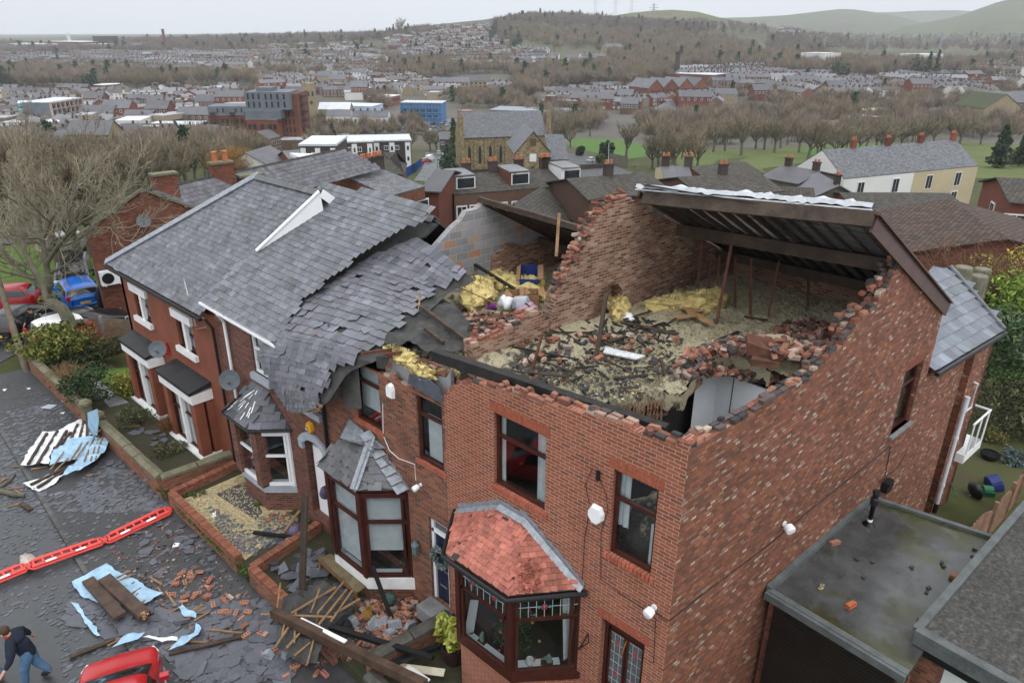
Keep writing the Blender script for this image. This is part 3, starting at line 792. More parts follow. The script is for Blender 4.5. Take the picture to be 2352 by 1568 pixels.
# recessed joint strip and the rear part of the same wall
MB().slab([f4(13.2,-1.6),f4(14.0,-1.6),f4(14.0,4.9),f4(13.2,4.95)],NS*.1).build('wall_recess',M_cfront,HA).location=tuple(NS*.22)
MB().slab([f4(14.0,-1.6),f4(15.5,-1.6),f4(15.5,4.85),f4(14.0,4.9)],NS*.24).build('extension_wall',M_side,HA)
MB().slab([VS*15.5+Zv*-1.6,VS*15.5+NS*5+Zv*-1.6,VS*15.5+NS*5+Zv*5.0,VS*15.5+Zv*5.0],-VS*.24).build('rear_wall',M_side,HA)
cap=MB();bcp(cap,[f4(*p)for p in spr],NS,rows=(.06,.19),skip=.08,char=.5)
bcp(cap,[f4(*p)+NS*.02+Zv*.08 for p in spr[10:]],NS,rows=(.2,.3),skip=.45,char=.4)
cap.build('broken_brickwork',Mlb,HA)
Ps=PSd()
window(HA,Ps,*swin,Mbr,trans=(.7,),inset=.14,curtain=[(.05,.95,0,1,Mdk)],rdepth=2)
sill(HA,Ps,swin[0],swin[1],swin[2],Msp,bricks=False,hgt=.07)
m=MB()
for i in range(15):
 s=8.7+i*.078;k=RU(.7,1.1);m.bar(Ps(s,5.77,.046),Ps(s,5.98,.046),.068,.1,0,(.24*k,.075*k,.045*k),up=NS)
m.build('lintel',Mlb,HA)
# party wall stub between A and B, still standing as a tall ragged spur
pst=lambda p:(SP(p,KAB)@VS,SP(p,KAB)[2])
pp=[q12(300,1395),q12(400,1150),q12(470,1000),q12(560,850),q12(640,700),q12(690,560),q12(800,430),q12(900,330),q12(1050,330)]
pr=[pst(p)for p in pp]
pr[0]=(pr[0][0],6.3);
pr=stair(pr)
hole=[(3.95,6.5),(5.15,6.5),(5.1,7.1),(4.9,7.32),(4.55,7.35),(4.3,7.2),(4.05,7.0)]
pend=[(5.35,pr[-1][1]),(5.6,9.25),(10.2,6.95),(10.2,5.6),(pr[0][0],5.6)]
f5=lambda s,z:VS*s+NS*KAB+Zv*z
MB().slab([f5(*p)for p in pr+pend],NS*.36,holes=[[f5(*h)for h in hole]]).build('party_wall',Min,HA)
MB().slab([f5(*h)for h in[(3.8,6.4),(5.3,6.4),(5.3,7.5),(3.8,7.5)]],NS*.05).build('fireplace_back',Min,HA).location=tuple(NS*.37)
cap=MB();bcp(cap,[f5(*p)for p in pr],NS,rows=(.06,.18,.3),skip=.12,char=.25,lift=.0)
for i in range(26):
 t=RU(.55,1.0);a=pr[int(t*(len(pr)-1))]
 cap.box(f5(*a)+NS*RU(.0,.35)+(RU(-.1,.1),0,RU(.05,.14)),(.215,.1,.068),rotm(RG(0,.3),RG(0,.3),RQ()*6),0,pb(.1),jit=.008)
cap.build('broken_brickwork',Mlb,HA)
# lower remains of the party wall running to the front
low=[pst(q12(330,1360)),pst(q12(240,1300)),pst(q11(2190,1500)),pst(q21(2010,60)),pst(q21(1900,150))]
low=stair([(low[0][0],low[0][1])]+low[1:])
MB().slab([f5(*p)for p in low]+[f5(.3,6.0),f5(low[0][0],6.0)],NS*.33).build('party_wall',Min,HA)
cap=MB();bcp(cap,[f5(*p)for p in low],NS,rows=(.06,.18,.28),skip=.05,char=.05);cap.build('broken_brickwork',Mlb,HA)
hsh0=lambda t:.5+.5*sin(t*5.1+1.7*sin(t*2.3))*cos(t*1.7)
# rear roof slope of A, seen from below
RL=VS*5.25+NS*(KAB-.02)+Zv*9.55;RR=VS*RIDGE_S+NS*.05+Zv*10.1
EL=VS*rear_s+NS*KAB+Zv*6.95;ER=VS*rear_s+NS*.05+Zv*rear_z
rf=MB();nR=nrm(NX(RR-RL,EL-RL));nR=nR if nR[2]>0 else-nR
M_under=mat('sarking_sheet',(.55,.55,.55),.9,.3,2,.01,8)
rf.slab([RL+nR*.10,RR+nR*.10,ER+nR*.10,EL+nR*.10],nR*.03)
roofA=rf.build('rear_roof',[M_under],HA)
rb=MB();rb.bar(RL-NS*.3+(0,0,-.05),RR-NS*.1+(0,0,-.05),.09,.30,up=nR);rb.build('ridge_beam',Mti,HA)
for i in range(14):
 t=(i+.35)/14;a=RL+(RR-RL)*t;b=EL+(ER-EL)*t
 MB().bar(a,b,.055,.13,up=nR,jit=.004).build('rafter',Mti,roofA)
for t,hgt in((.40,.30),(.80,.26)):
 a=RL+(EL-RL)*t-nR*.2-(RR-RL)*.0;b=RR+(ER-RR)*t-nR*.2
 MB().bar(a,b,.16,hgt,up=Zv,jit=.01).build('purlin',Mti,HA)
ts=MB();n=60
for i in range(n):
 p=RL+(RR-RL)*i/(n-1)+nR*.24;wv=.09*hsh0(i*.31)**3*.6+RU(-.012,.012);k=RU(.1,1)*hsh0(i*.17+2)
 ts.add([p+(-.05-.05*k,0,-.05-.07*k),p+(.0,0,.01+wv*.5),p+(.25,0,-.05+wv*1.6),p+(.65,0,-.22+wv)],[])
ts.f=[[4*i+a,4*i+b,4*i+4+b,4*i+4+a]for i in range(n-1)for a,b in((0,1),(1,2),(2,3))];ts.m=[0]*len(ts.f);ts.c=[(1,1,1)]*len(ts.f)
tag(ts.build('plastic_sheet',mat('white_polythene',(.46,.48,.51),.4,.2,4,.02,6)),'white plastic sheet draped along the broken ridge of the end house','sheet')
sl2=MB();
prf(HA,'rear_slates',[RL+nR*.21,RR+nR*.21,ER+nR*.21+VS*.2,EL+nR*.21+VS*.2],EL,ER,w=.5,h=.4)
# rusty brown bargeboard down the gable
bb=MB();a=SP(q13(960,490));b=SP(q13(1575,1195))
a=VS*(RIDGE_S-.02)+Zv*9.98-NS*.06;b=VS*10.35+Zv*6.98-NS*.06
bb.bar(a,b,.05,.34,up=Zv);bb.bar(a+Zv*.18-NS*.03,b+Zv*.18-NS*.03,.13,.035,up=Zv)
bb.build('bargeboard',mat('brown_pvc',(.062,.024,.017),.42,.25,3),HA)
# rear wall plate zone and lath partition
MB().slab([VS*10.2+NS*.2+Zv*5.6,VS*10.2+NS*KAB+Zv*5.6,VS*10.2+NS*KAB+Zv*6.95,VS*10.2+NS*.2+Zv*7.05],VS*.1).build('rear_wall',Min,HA)
lp=MB();k0=.55
for z in AR(6.55,8.6,.034):
 s1=10.1-max(0,(z-7.0))*1.75;
 if s1<7.4:break
 lp.bar(VS*7.3+NS*k0+Zv*(z+RU(-.005,.005)),VS*s1+NS*k0+Zv*z,.012,.024,0,(2.6*RU(.6,1.2),2.0,1.6))
for z in AR(6.57,8.5,.034):
 s1=10.1-max(0,(z-7.0))*1.75
 if s1<7.4:break
 s=7.3
 while s<s1:
  d=RU(.1,.5)
  if RQ()<.6:lp.bar(VS*s+NS*(k0-.008)+Zv*z,VS*min(s1,s+d)+NS*(k0-.008)+Zv*z,.014,.016,0,(7,7,6.5))
  s+=d
lath=lp.build('lath_partition',Mti,HA)
for s,z1 in((7.35,8.5),(8.15,8.2),(8.95,7.75)):MB().bar(VS*s+NS*(k0-.05)+Zv*6.4,VS*(s-.12)+NS*(k0-.05)+Zv*z1,.06,.09).build('stud',Mti,lath)
MB().bar(VS*6.7+NS*.45+Zv*6.7,VS*9.0+NS*.45+Zv*8.0,.08,.09).build('brace',Mti,lath)
ZF=6.52
hpx=[q22(860,610),q22(1000,590),q22(1190,545),q22(1340,560),q22(1480,590),q22(1570,500),q22(1650,435),q22(1900,415),q22(2240,520)]
hole2=[GZ(p,ZF)[:2]for p in hpx]
holepoly=[tuple(p)for p in hole2]+[(4.2,-1.2),(-.4,-1.2),(-.4,hole2[0][1])]
def hsh(x,y):
 return .5+.5*sin(x*3.1+1.3*sin(y*2.3))*cos(y*2.7+sin(x*1.9))
HEAP=[(GZ(q22(1850,200),6.9)[:2],1.05,.4),(GZ(q23(150,200),7.0)[:2],1.3,.75),(GZ(q22(1500,270),6.8)[:2],.9,.2),(GZ(q12(700,1450),6.7)[:2],1.0,.12)]
def loft_z(x,y):
 z=ZF+.07*hsh(x,y)+.05*hsh(x*2.7+3,y*2.3)+.04*hsh(x*6+1,y*7)
 z-=.05*max(0,cos((y-.1)*2*PI/.42))**3
 for c,r,h in HEAP:
  d2=((x-c[0])**2+(y-c[1])**2)/(r*r);z+=h*math.exp(-d2*1.6)
 return z
lf=MB();st=.05;xs=AR(.34,10.2,st);ys=AR(-.72,5.8,st)
idx={}
for x in xs:
 for y in ys:
  k=NA([x,y,0])@NS
  if k<.2 or k>KAB+.02:continue
  if inpoly((x,y),holepoly):continue
  idx[(round(x/st),round(y/st))]=len(lf.v);lf.v.append((x,y,loft_z(x,y)+RU(-.014,.014)))
for(i,j),a in list(idx.items()):
 b,c,d=idx.get((i+1,j)),idx.get((i+1,j+1)),idx.get((i,j+1))
 if None not in(b,c,d):lf.f.append([a,b,c,d]);lf.m.append(0);lf.c.append((1,1,1))
m,t,b,N,L=nmt('loft_floor_mix');v=cds(N,L)
n1=nz(N,L,v,1.1,6,.75);n2=nz(N,L,v,28,4,.7);n3=nz(N,L,v,7,5,.7)
r1=rmp(N,[(.25,(.23,.20,.135)),(.75,(.47,.42,.28))]);L(n2.outputs['Fac'],r1.inputs[0])
r2=rmp(N,[(.3,(.018,.017,.016)),(.7,(.085,.07,.055))]);L(n3.outputs['Fac'],r2.inputs[0])
sx=N('ShaderNodeSeparateXYZ');L(v,sx.inputs[0])
ma=N('ShaderNodeMapRange');IV(ma,1,.2);IV(ma,2,5.2);IV(ma,3,.15);IV(ma,4,-.06)
L(sx.outputs['X'],ma.inputs[0]);ad=N('ShaderNodeMath');L(n1.outputs['Fac'],ad.inputs[0]);L(ma.outputs[0],ad.inputs[1])
ad2=N('ShaderNodeMath');ad2.operation='MULTIPLY_ADD';IV(ad2,1,.35);L(n3.outputs['Fac'],ad2.inputs[0]);L(ad.outputs[0],ad2.inputs[2])
rr=rmp(N,[(.73,(0,0,0)),(.80,(1,1,1))]);L(ad2.outputs[0],rr.inputs[0])
c=mxc(N,L,r1.outputs[0],r2.outputs[0],rr.outputs[0]);L(c,b.inputs['Base Color']);IV(b,'Roughness',.95)
bp=N('ShaderNodeBump');IV(bp,'Distance',.03);L(n2.outputs['Fac'],bp.inputs['Height']);L(bp.outputs[0],b.inputs['Normal'])
Mlo=m
lf.build('loft_floor',Mlo,HA)
# ceiling edge hanging into the room: torn plaster and fluff along the hole
hg=MB()
for a,b in zip(hole2[:-1],hole2[1:]):
 a3,b3=NA([*a,0]),NA([*b,0]);n=max(2,int(NL(b3-a3)/.06))
 for i in range(n):
  p=a3+(b3-a3)*i/n;z0=loft_z(p[0],p[1]);drop=.18+.25*hsh(p[0]*4,p[1]*4)
  p2=a3+(b3-a3)*(i+1)/n;z1=loft_z(p2[0],p2[1])
  hg.add([(p[0],p[1],z0+.01),(p2[0],p2[1],z1+.01),(p2[0]-.03,p2[1]-.02,z1-drop),(p[0]-.03,p[1]-.02,z0-drop-RU(0,.06))],[(0,1,2,3)])
hg.build('torn_ceiling_edge',Mlo,HA)
sg=MB()
p0,p1=GZ(q22(900,620),ZF),GZ(q22(1330,560),ZF)
for i in range(15):
 t=i/14;a=p0+(p1-p0)*t
 for j in range(4):sg.bar(a+(-.02,0,-.05-j*.15),a+(-.05-.1*hsh(i,j),-.02,-.2-j*.15),.03,.012,0,(3.2,2.6,2.1),jit=.01)
sg.build('hanging_laths',Mti,HA)
ro=MB()
bx=4.0
ro.slab([VS*bx+NS*.3+Zv*3.2,VS*bx+NS*2.1+Zv*3.2,VS*bx+NS*2.1+Zv*6.5,VS*bx+NS*.3+Zv*6.5],VS*.05)
ro.slab([VS*bx+NS*2.1+Zv*3.2,VS*(bx-.5)+NS*2.3+Zv*3.2,VS*(bx-.5)+NS*2.3+Zv*6.45,VS*bx+NS*2.1+Zv*6.5],VS*.05)
ro.slab([VS*.3+NS*.262+Zv*3.2,VS*bx+NS*.262+Zv*3.2,VS*bx+NS*.262+Zv*6.45,VS*.3+NS*.262+Zv*6.45],NS*.02)
rw=ro.build('bedroom_wall',mat('white_bedroom_wall',(.72,.75,.78),.8,.05,1.2),HA)
dk=MB()
for k in(.95,1.7):dk.box(VS*(bx-.02)+NS*k+Zv*5,(.014,.014,3.2),rotm(0,0,-ANG))
dk.build('panel_joint',Mdk,rw)
fr=MB()
for a,b in((.45,1.9),):
 P0=lambda k,z:VS*(bx-.03)+NS*k+Zv*z
 fr.bar(P0(a,5.2),P0(b,5.2),.03,.07);fr.bar(P0(a,3.2),P0(a,5.2),.03,.07);fr.bar(P0(b,3.2),P0(b,5.2),.03,.07);fr.slab([P0(a,3.2),P0(b,3.2),P0(b,5.2),P0(a,5.2)],VS*.01)
fr.build('wardrobe_door',mat('cream_paint',(.62,.61,.57),.6,.05,2),rw)
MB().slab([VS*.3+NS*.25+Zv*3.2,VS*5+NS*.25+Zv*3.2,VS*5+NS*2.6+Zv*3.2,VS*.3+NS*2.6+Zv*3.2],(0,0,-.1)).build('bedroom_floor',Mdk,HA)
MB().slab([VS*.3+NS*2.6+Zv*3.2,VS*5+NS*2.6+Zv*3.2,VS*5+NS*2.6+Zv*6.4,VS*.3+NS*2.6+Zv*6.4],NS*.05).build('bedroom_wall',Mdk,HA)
# big charred wall plate lying along the front wall
wp=MB();a=GZ(q21(1530,165),6.95);b=GZ(q22(1330,830),6.78)
wp.bar(a+(.1,0,-.1),b+(.1,0,-.1),.2,.22,up=Zv,jit=.012)
tag(wp.build('roof_beam',M_char),'long charred roof beam lying along the broken front wall top','beam')
# rear extension roof of A
e1=VS*10.45-NS*.12+Zv*5.28;e2=VS*15.75-NS*.12+Zv*4.98
rt1=SP(q13(1600,905),2.3);rt0=VS*10.45+NS*2.3+Zv*rt1[2]
xe=prf(HA,'extension_roof',[e1,e2,rt1,rt0],e1,e2,w=.42,h=.33,base=(1.15,1.22,1.3),jit=.5)
e3=VS*15.75+NS*4.7+Zv*4.98
prf(HA,'extension_roof',[e2,e3,rt1],e2,e3,w=.42,h=.33,base=(1.15,1.22,1.3),jit=.5)
g=MB();g.bar(e1+(0,0,-.07)-NS*.05,e2+(0,0,-.07)-NS*.05,.11,.1);g.build('gutter',Mbk,HA)
h=MB();h.tube([rt1+(0,0,.04),e2+(0,0,.05)],.06,6);h.build('hip_capping',Msl,HA)
HB=thing('middle_terrace_house','dark mixed brick middle house with a collapsed roof and a navy front door','house',(0,8.4,ZG))
bwl=(8.22,9.24,4.12,5.74);bwr=(5.95,6.84,3.98,5.72);bdr=(5.93,6.6,-.05,2.45);bbo=(7.5,9.9,.2,2.7)
btop=stair([(YBC,5.95),(10.0,5.8),(9.24,5.74),(8.22,5.76),(6.9,5.76),(5.97,5.76),(YAB,5.9)])
bout=[f3(YAB,ZG-.3),f3(YBC,ZG-.3)]+[f3(*p)for p in btop]
def notch(r):return rc(r,f3)
bw=MB();bw.slab(bout,(.12,0,0),holes=[notch((8.22,9.24,4.12,5.7)),notch((5.95,6.84,3.98,5.68)),notch(bdr),notch(bbo)]);bw.build('front_wall',M_bfront,HB)
il=MB();il.slab([(.2,YAB,5.72),(.2,8.2,5.72),(.2,8.2,6.15),(.2,7.3,6.22),(.2,6.8,6.12),(.2,6.0,6.3),(.2,YAB,6.5)],(.11,0,0));il.build('inner_leaf',M_block,HB)
cap=MB();bcp(cap,[f3(*p)for p in btop if p[0]<8.3],(1,0,0),rows=(.055,),skip=.25,char=.1)
bcp(cap,[(.2,8.1,6.16),(.2,7.3,6.22),(.2,6.8,6.12),(.2,6.0,6.35)],(1,0,0),rows=(.05,.16),skip=.1,char=.05)
bcp(cap,[(.2,6.6,6.22),(.2,5.9,6.5)],(1,0,0),rows=(.05,.16),skip=.1,char=.05,lift=.08)
cap.build('broken_brickwork',Mlb,HB)
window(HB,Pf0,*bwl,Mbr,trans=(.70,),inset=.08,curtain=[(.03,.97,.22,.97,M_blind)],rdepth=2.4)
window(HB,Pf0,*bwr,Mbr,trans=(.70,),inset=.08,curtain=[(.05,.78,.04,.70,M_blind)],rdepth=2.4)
sill(HB,Pf0,bwl[0],bwl[1],bwl[2],None);sill(HB,Pf0,bwr[0],bwr[1],bwr[2],None)
# doorway: white frame, navy leaf, fanlight
d=MB()
for y in(bdr[0]+.05,bdr[1]-.05):d.bar((.12,y,-.05),(.12,y,bdr[3]),.09,.10,up=(1,0,0))
for z in(bdr[3]-.05,2.05):d.bar((.12,bdr[0],z),(.12,bdr[1],z),.1,.09)
dfr=d.build('door_frame',Mup,HB)
M_navy=mat('navy_door_paint',(.012,.018,.045),.3,.2,4)
dl=MB();dl.box((.15,(bdr[0]+bdr[1])/2,1.0),(.05,bdr[1]-bdr[0]-.16,2.05))
for y in(6.12,6.4):
 for z0,z1 in((.15,.75),(1.0,1.8)):dl.box((.122,y,(z0+z1)/2),(.012,.16,z1-z0))
dlo=dl.build('door',M_navy,HB)
MB().box((.115,6.14,.93),(.03,.16,.035)).build('handle',Mmg,dlo)
MB().box((.115,6.28,.42),(.012,.25,.05)).build('letter_plate',Mmg,dlo)
MB().quad([(.13,bdr[0]+.1,2.1),(.13,bdr[1]-.1,2.1),(.13,bdr[1]-.1,2.4),(.13,bdr[0]+.1,2.4)]).build('fanlight',Mle2,dfr)
MB().box((-.2,6.25,-.25),(.55,.85,.40),jit=.01).build('door_step',Msp,HB)
planB=[(0,10.05),(-.80,9.62),(-.80,8.25),(0,7.42)]
wB=bay(HB,planB,ZG-.35,.12,2.75,Mbr,M_bfront,Mwh,trans=(.66,),sill_h=.36,post=.13)
bl=MB()
for(a,b)in((planB[1],planB[2]),(planB[2],planB[3])):
 a,b=NA(a),NA(b);nn=NA([-(b-a)[1],(b-a)[0]]);nn=nn/NL(nn);nn=nn if nn[0]>0 else-nn
 a2,b2=a+nn*.09+(b-a)*.1,b+nn*.09-(b-a)*.1
 for z in AR(.9 if b[0]==0 else .35,2.6,.035):bl.quad([(*a2,z),(*b2,z),(*(b2+nn*.022),z+.014),(*(a2+nn*.022),z+.014)])
bl.build('blind',M_blind,wB)
eB=[(-.02,10.2),(-.98,9.8),(-.98,8.2),(-.02,7.3)]
brB,EB=bay_roof(HB,eB,(-.02,9.5,3.88),(-.02,8.5,3.88),2.88,Msl,.34,.20,(.82,.78,.74),2.2,loose=.2,name='bay_roof')
x=MB()
hp0,hp1=EB[2]+(0,0,.06),NA([-.02,8.55,3.9])
x.bar(hp0,hp1+(-.08,0,0),.22,.02,0,(1.15,1.18,1.22));x.tube([hp0+(0,0,.03),hp1+(-.06,0,.03)],.03,6,0,(1.2,1.2,1.25))
for i in range(7):
 t=i/6;p=NA([-.02,8.5,3.86])*(1-t)+EB[3]*t
 x.slab([p+(-.02,-.02,.03),p+(-.30,.05,-.02),p+(-.30,.26,.10),p+(-.02,.2,.14)],(.0,0,.008),0,(1,1,1.03))
x.slab([(-.03,9.6,3.95),(-.03,8.1,3.72),(-.2,8.2,3.75),(-.45,9.0,3.72),(-.5,9.35,3.7)],(0,0,.012),0,(1.9,1.85,1.85))
x.build('lead_flashing',Mld,HB)
# B/C party wall in the loft: grey blockwork over old brick
g5=lambda s,z:VS*s+NS*KBC+Zv*z
MB().slab([g5(3.3,5.6),g5(9.5,5.6),g5(9.5,6.1),g5(5.2,8.45),g5(4.6,8.52),g5(4.4,8.4),g5(4.0,8.38),g5(3.8,8.15),g5(3.5,8.0),g5(.4,5.72),g5(.4,5.6)],NS*.22).build('party_wall',M_block,HB)
MB().slab([g5(4.8,5.6),g5(9.5,5.6),g5(9.5,6.1),g5(7.6,7.2),g5(6.2,7.0),g5(5.5,7.2),g5(4.9,6.9)],-NS*.02).build('old_brick_patch',Min,HB)
# rear roof remains of B
BR0=g5(4.6,8.62);BR1=VS*5.6+NS*(KAB+1.9)+Zv*8.25;BE0=g5(9.6,5.9);BE1=VS*9.6+NS*(KAB+.3)+Zv*5.9;BM=VS*7.0+NS*(KAB+.9)+Zv*7.3
nB=nrm(NX(BR1-BR0,BE0-BR0));nB=nB if nB[2]>0 else-nB
rB=MB();rB.slab([BR0,BR1,BM,BE1,BE0],nB*.04);roB=rB.build('rear_roof',Mfe,HB)
for i in range(9):
 t=i/8;MB().bar(BR0+(BR1-BR0)*t-nB*.07,BE0+(BE1-BE0)*t-nB*.07,.055,.11,up=nB).build('rafter',Mti,roB)
MB().bar(BR0+(0,0,.0)+NS*.2,BR1-VS*.1,.12,.16,jit=.01).build('ridge_beam',Mti,HB)
MB().bar(g5(6.9,7.0),VS*6.6+NS*(KAB+.36)+Zv*7.05,.16,.24,jit=.01).build('purlin',Mti,HB)
fb=MB();p=[VS*6.0+NS*(KAB+1.8)+Zv*8.1,VS*6.3+NS*(KAB+1.2)+Zv*7.9,VS*6.25+NS*(KAB+1.35)+Zv*7.1,VS*6.2+NS*(KAB+1.6)+Zv*6.9,VS*6.1+NS*(KAB+1.95)+Zv*7.5]
fb.slab(p,(.02,.0,.01));fb.build('hanging_felt',Mfe,HB)
MB().slab([g5(9.5,5.0),VS*9.5+NS*KAB+Zv*5.0,VS*9.5+NS*KAB+Zv*6.3,g5(9.5,6.3)],VS*.1).build('rear_wall',Min,HB)
ZFB=5.95
lb=MB();st=.1;idx={}
for x_ in AR(.34,9.5,st):
 for y_ in AR(4.6,11.0,st):
  k=NA([x_,y_,0])@NS
  if k<KAB+.3 or k>KBC:continue
  idx[(round(x_/st),round(y_/st))]=len(lb.v);lb.v.append((x_,y_,ZFB+.16*hsh(x_*1.7,y_*1.9)+.06*hsh(x_*5,y_*5)+RU(-.02,.02)))
for(i,j),a in list(idx.items()):
 b,c,d=idx.get((i+1,j)),idx.get((i+1,j+1)),idx.get((i,j+1))
 if None not in(b,c,d):lb.f.append([a,b,c,d]);lb.m.append(0);lb.c.append((1,1,1))
lb.build('loft_floor',Mlo,HB)
CE0=NA([-.28,16.95,5.42]);CE1=NA([-.28,10.7,5.30])
CR0=GZ((762,447),8.1);CR1=GZ((985,500),8.1)
nC=nrm(NX(CE1-CE0,CR0-CE0));nC=nC if nC[2]>0 else-nC
RPc=lambda p:onpl(p,nC,nC@CE0)
crs=[RPc(q11(*p))for p in((1410,640),(950,850),(720,1010),(420,1200),(170,1510))]+[FX(q21(20,190),-.42),FX(q21(150,480),-.62)]
rgt=[GZ(q11(1880,985),7.25),GZ(q11(1650,1080),6.95),GZ(q11(1460,1250),6.75),GZ(q11(1330,1460),6.45),FX(q21(960,225),-.18),FX(q21(730,330),-.42),FX(q21(585,590),-.82)]
lastm=FX(q21(380,700),-.86)
mids=[]
for i,(a,b)in enumerate(zip(crs,rgt)):
 c=(a+b)/2+nC*.10
 mids.append(c)
crs.append(FX(q21(290,660),-.80));rgt.append(FX(q21(520,660),-.88));mids.append(lastm)
ctl=[crs,mids,rgt]
def slabP(u,v):
 n=len(crs)-1;s=(1-v)*n;i=int(min(max(s,0),n-1e-6));f=s-i
 w=[(2*(u-.5)*(u-1)),4*u*(1-u),2*u*(u-.5)]
 P=sum(wk*(c[i]*(1-f)+c[i+1]*f)for wk,c in zip(w,ctl));return P
LU=float(np.mean([NL(c-a)for a,c in zip(crs,rgt)]));LV=float(sum(NL(b-a)for a,b in zip(mids[:-1],mids[1:])))*1.04
sm=MB();slates(sm,lambda a,b:slabP(a/LU,b/LV),LU,LV,.25,.2,jit=1.9,base=(.96,.94,.97),miss=.006,loose=.05,inside=lambda a,b:a<LU-.35*hsh(b*3,1)and a>-.1)
fs=sm.build('collapsed_roof_slope',Msl,HB,uv=False)
un=MB();nu,nv=12,26
for j in range(nv+1):
 for i in range(nu+1):
  u_,v_=i/nu*1.06,j/nv;P0=slabP(u_,v_);n0=nrm(NX(slabP(u_+.01,v_)-P0,slabP(u_,v_+.01)-P0));un.v.append(tuple(P0-n0*(.05+.02*RQ())))
un.f=[[j*(nu+1)+i,j*(nu+1)+i+1,(j+1)*(nu+1)+i+1,(j+1)*(nu+1)+i]for j in range(nv)for i in range(nu)]
un.m=[0]*len(un.f);un.c=[(1,1,1)]*len(un.f);un.build('underlay',Mfe,fs)
bt=MB()
for k in range(9):
 v=.02+k*.03 if k<5 else RU(.75,.95);a=slabP(.72 if k<5 else .9,v)+(0,0,-.07);b=slabP(1.0,v+RU(-.02,.02))+(RU(-.1,.1),0,-.15)
 bt.bar(a,b,.045,.035,0,(1,1,1))
bt.build('batten',Mwo,fs)
ug=MB()
for(a,b,dz)in((q21(740,330),q21(890,300),1.15),(q21(590,400),q21(720,340),.75)):
 A,Bp=FX(a,-.06),FX(b,-.06);ug.slab([A,Bp,Bp-(0,0,dz),A-(0,0,dz*.95)],(.02,0,0))
ug.build('hanging_felt',mat('grey_torn_felt',(.12,.115,.108),.9,.35,3,.01,12),fs)
HC=thing('slate_roof_terrace_house','brown brick house with slate roof and small white bay, beside the collapsed one','house',(0,13.8,ZG))
cwl=(13.6,14.55,3.65,5.25);cwr=(11.0,11.7,3.55,4.9);cdr=(10.98,12.1,-.2,2.35);cbo=(13.1,15.4,.4,2.2)
MB().slab([f3(YBC,ZG-.3),f3(YCD,ZG-.3),f3(YCD,5.42),f3(YBC,5.42)],(.24,0,0),holes=[rc(cwl,f3),rc(cwr,f3),rc(cdr,f3),rc(cbo,f3)]).build('front_wall',M_cfront,HC)
for wd in(cwl,cwr):
 window(HC,Pf0,*wd,Mup,trans=(.5,),inset=.1,curtain=[(.05,.95,.0,.95,Mcu)]if wd is cwl else None)
 sill(HC,Pf0,wd[0],wd[1],wd[2],M_grey,bricks=False,hgt=.2,depth=.2)
m=MB();n=9
for i in range(n):
 a=PI*.18+PI*.64*i/n;b=PI*.18+PI*.64*(i+1)/n;cy,cz,R0,R1=11.55,1.75,.72,.95
 m.slab([(-.07,cy+R0*cos(a),cz+R0*sin(a)),(-.07,cy+R1*cos(a),cz+R1*sin(a)),(-.07,cy+R1*cos(b),cz+R1*sin(b)),(-.07,cy+R0*cos(b),cz+R0*sin(b))],(.1,0,0))
m.box((-.03,12.2,2.15),(.12,.2,.25));m.box((-.03,10.95,2.15),(.12,.2,.25));m.build('door_arch',M_grey,HC)
d=MB();d.box((.2,11.5,.95),(.06,.95,2.3));
for z in(.5,1.3):d.box((.165,11.5,z),(.02,.6,.5))
d.build('door',Mup,HC)
planC=[(0,15.35),(-.66,14.98),(-.66,13.7),(0,13.02)]
wC=bay(HC,planC,ZG-.3,.30,2.2,Mup,M_cfront,M_grey,trans=(.55,),sill_h=.25,post=.2)
for p in(planC[1],planC[2]):MB().box((p[0]+.05,p[1],1.25),(.34,.34,1.9)).build('brick_pier',M_cfront,HC)
eC=[(-.02,15.6),(-.92,15.2),(-.92,13.6),(-.02,12.75)]
brC,EC=bay_roof(HC,eC,(-.02,14.7,3.22),(-.02,13.9,3.22),2.38,Msl,.36,.24,(.72,.72,.74),1.0,name='bay_roof')
x=MB();x.tube([EC[i]+(0,0,-.05)for i in range(4)],.05,6);x.build('gutter',Mbk,HC)
x=MB()
for i in range(22):
 t,s=RQ(),RU(.05,.8);e=EC[1]+(EC[2]-EC[1])*t;p=e+(NA([-.02,14.3,3.22])-e)*s;d=nrm(NA([-.02,14.3,3.22])-e)
 x.bar(p+(0,0,.05),p+d*RU(.1,.3)+(0,0,.05),.03,.01)
x.build('mortar_streaks',Mwh,brC)
CRpoly=[CE0+(0,0,0),CE1+(0,1.9,0)]+[RPc(q11(*p))for p in((230,1495),(445,1225),(745,1025),(975,865),(1215,735),(1435,650),(1520,625),(1640,507))]+[RPc(q11(680,278)),RPc((597,582))]
# front slope of C, clear of the neighbour's plane by the white verge board
def roofC():return prf(HC,'roof',CRpoly,CE0,CE1,w=.235,h=.19,jit=1.1)
rC=roofC()
rd=MB();a=RPc(q11(660,272));b=RPc(q11(1570,490));n=15
for i in range(n):
 p0=a+(b-a)*i/n;p1=a+(b-a)*(i+.97)/n;k=RU(.75,1.05)
 rd.slab([p0+(-.16,0,-.06),p1+(-.16,0,-.06),p1+(0,0,.09),p0+(0,0,.09)],nC*.03,0,(k,k*.97,k*.9));rd.slab([p0+(.18,0,-.10),p1+(.18,0,-.10),p1+(0,0,.09),p0+(0,0,.09)],(.01,0,.03),0,(k,k,k*.9))
rd.build('ridge_tiles',Msl,rC)
Cb=b
MB().slab([a,b,b+(4.3,-.4,-3.3),a+(4.3,-.4,-3.3)],(0,0,-.05)).build('rear_roof',Msy,HC)
fb=MB();fb.bar(CE0+(.05,0,-.12),CE1+(.05,1.7,-.12),.03,.16);fb.bar(CE0+(-.03,0,-.09),CE1+(-.03,1.7,-.09),.08,.06);fb.build('fascia',Mup,HC)
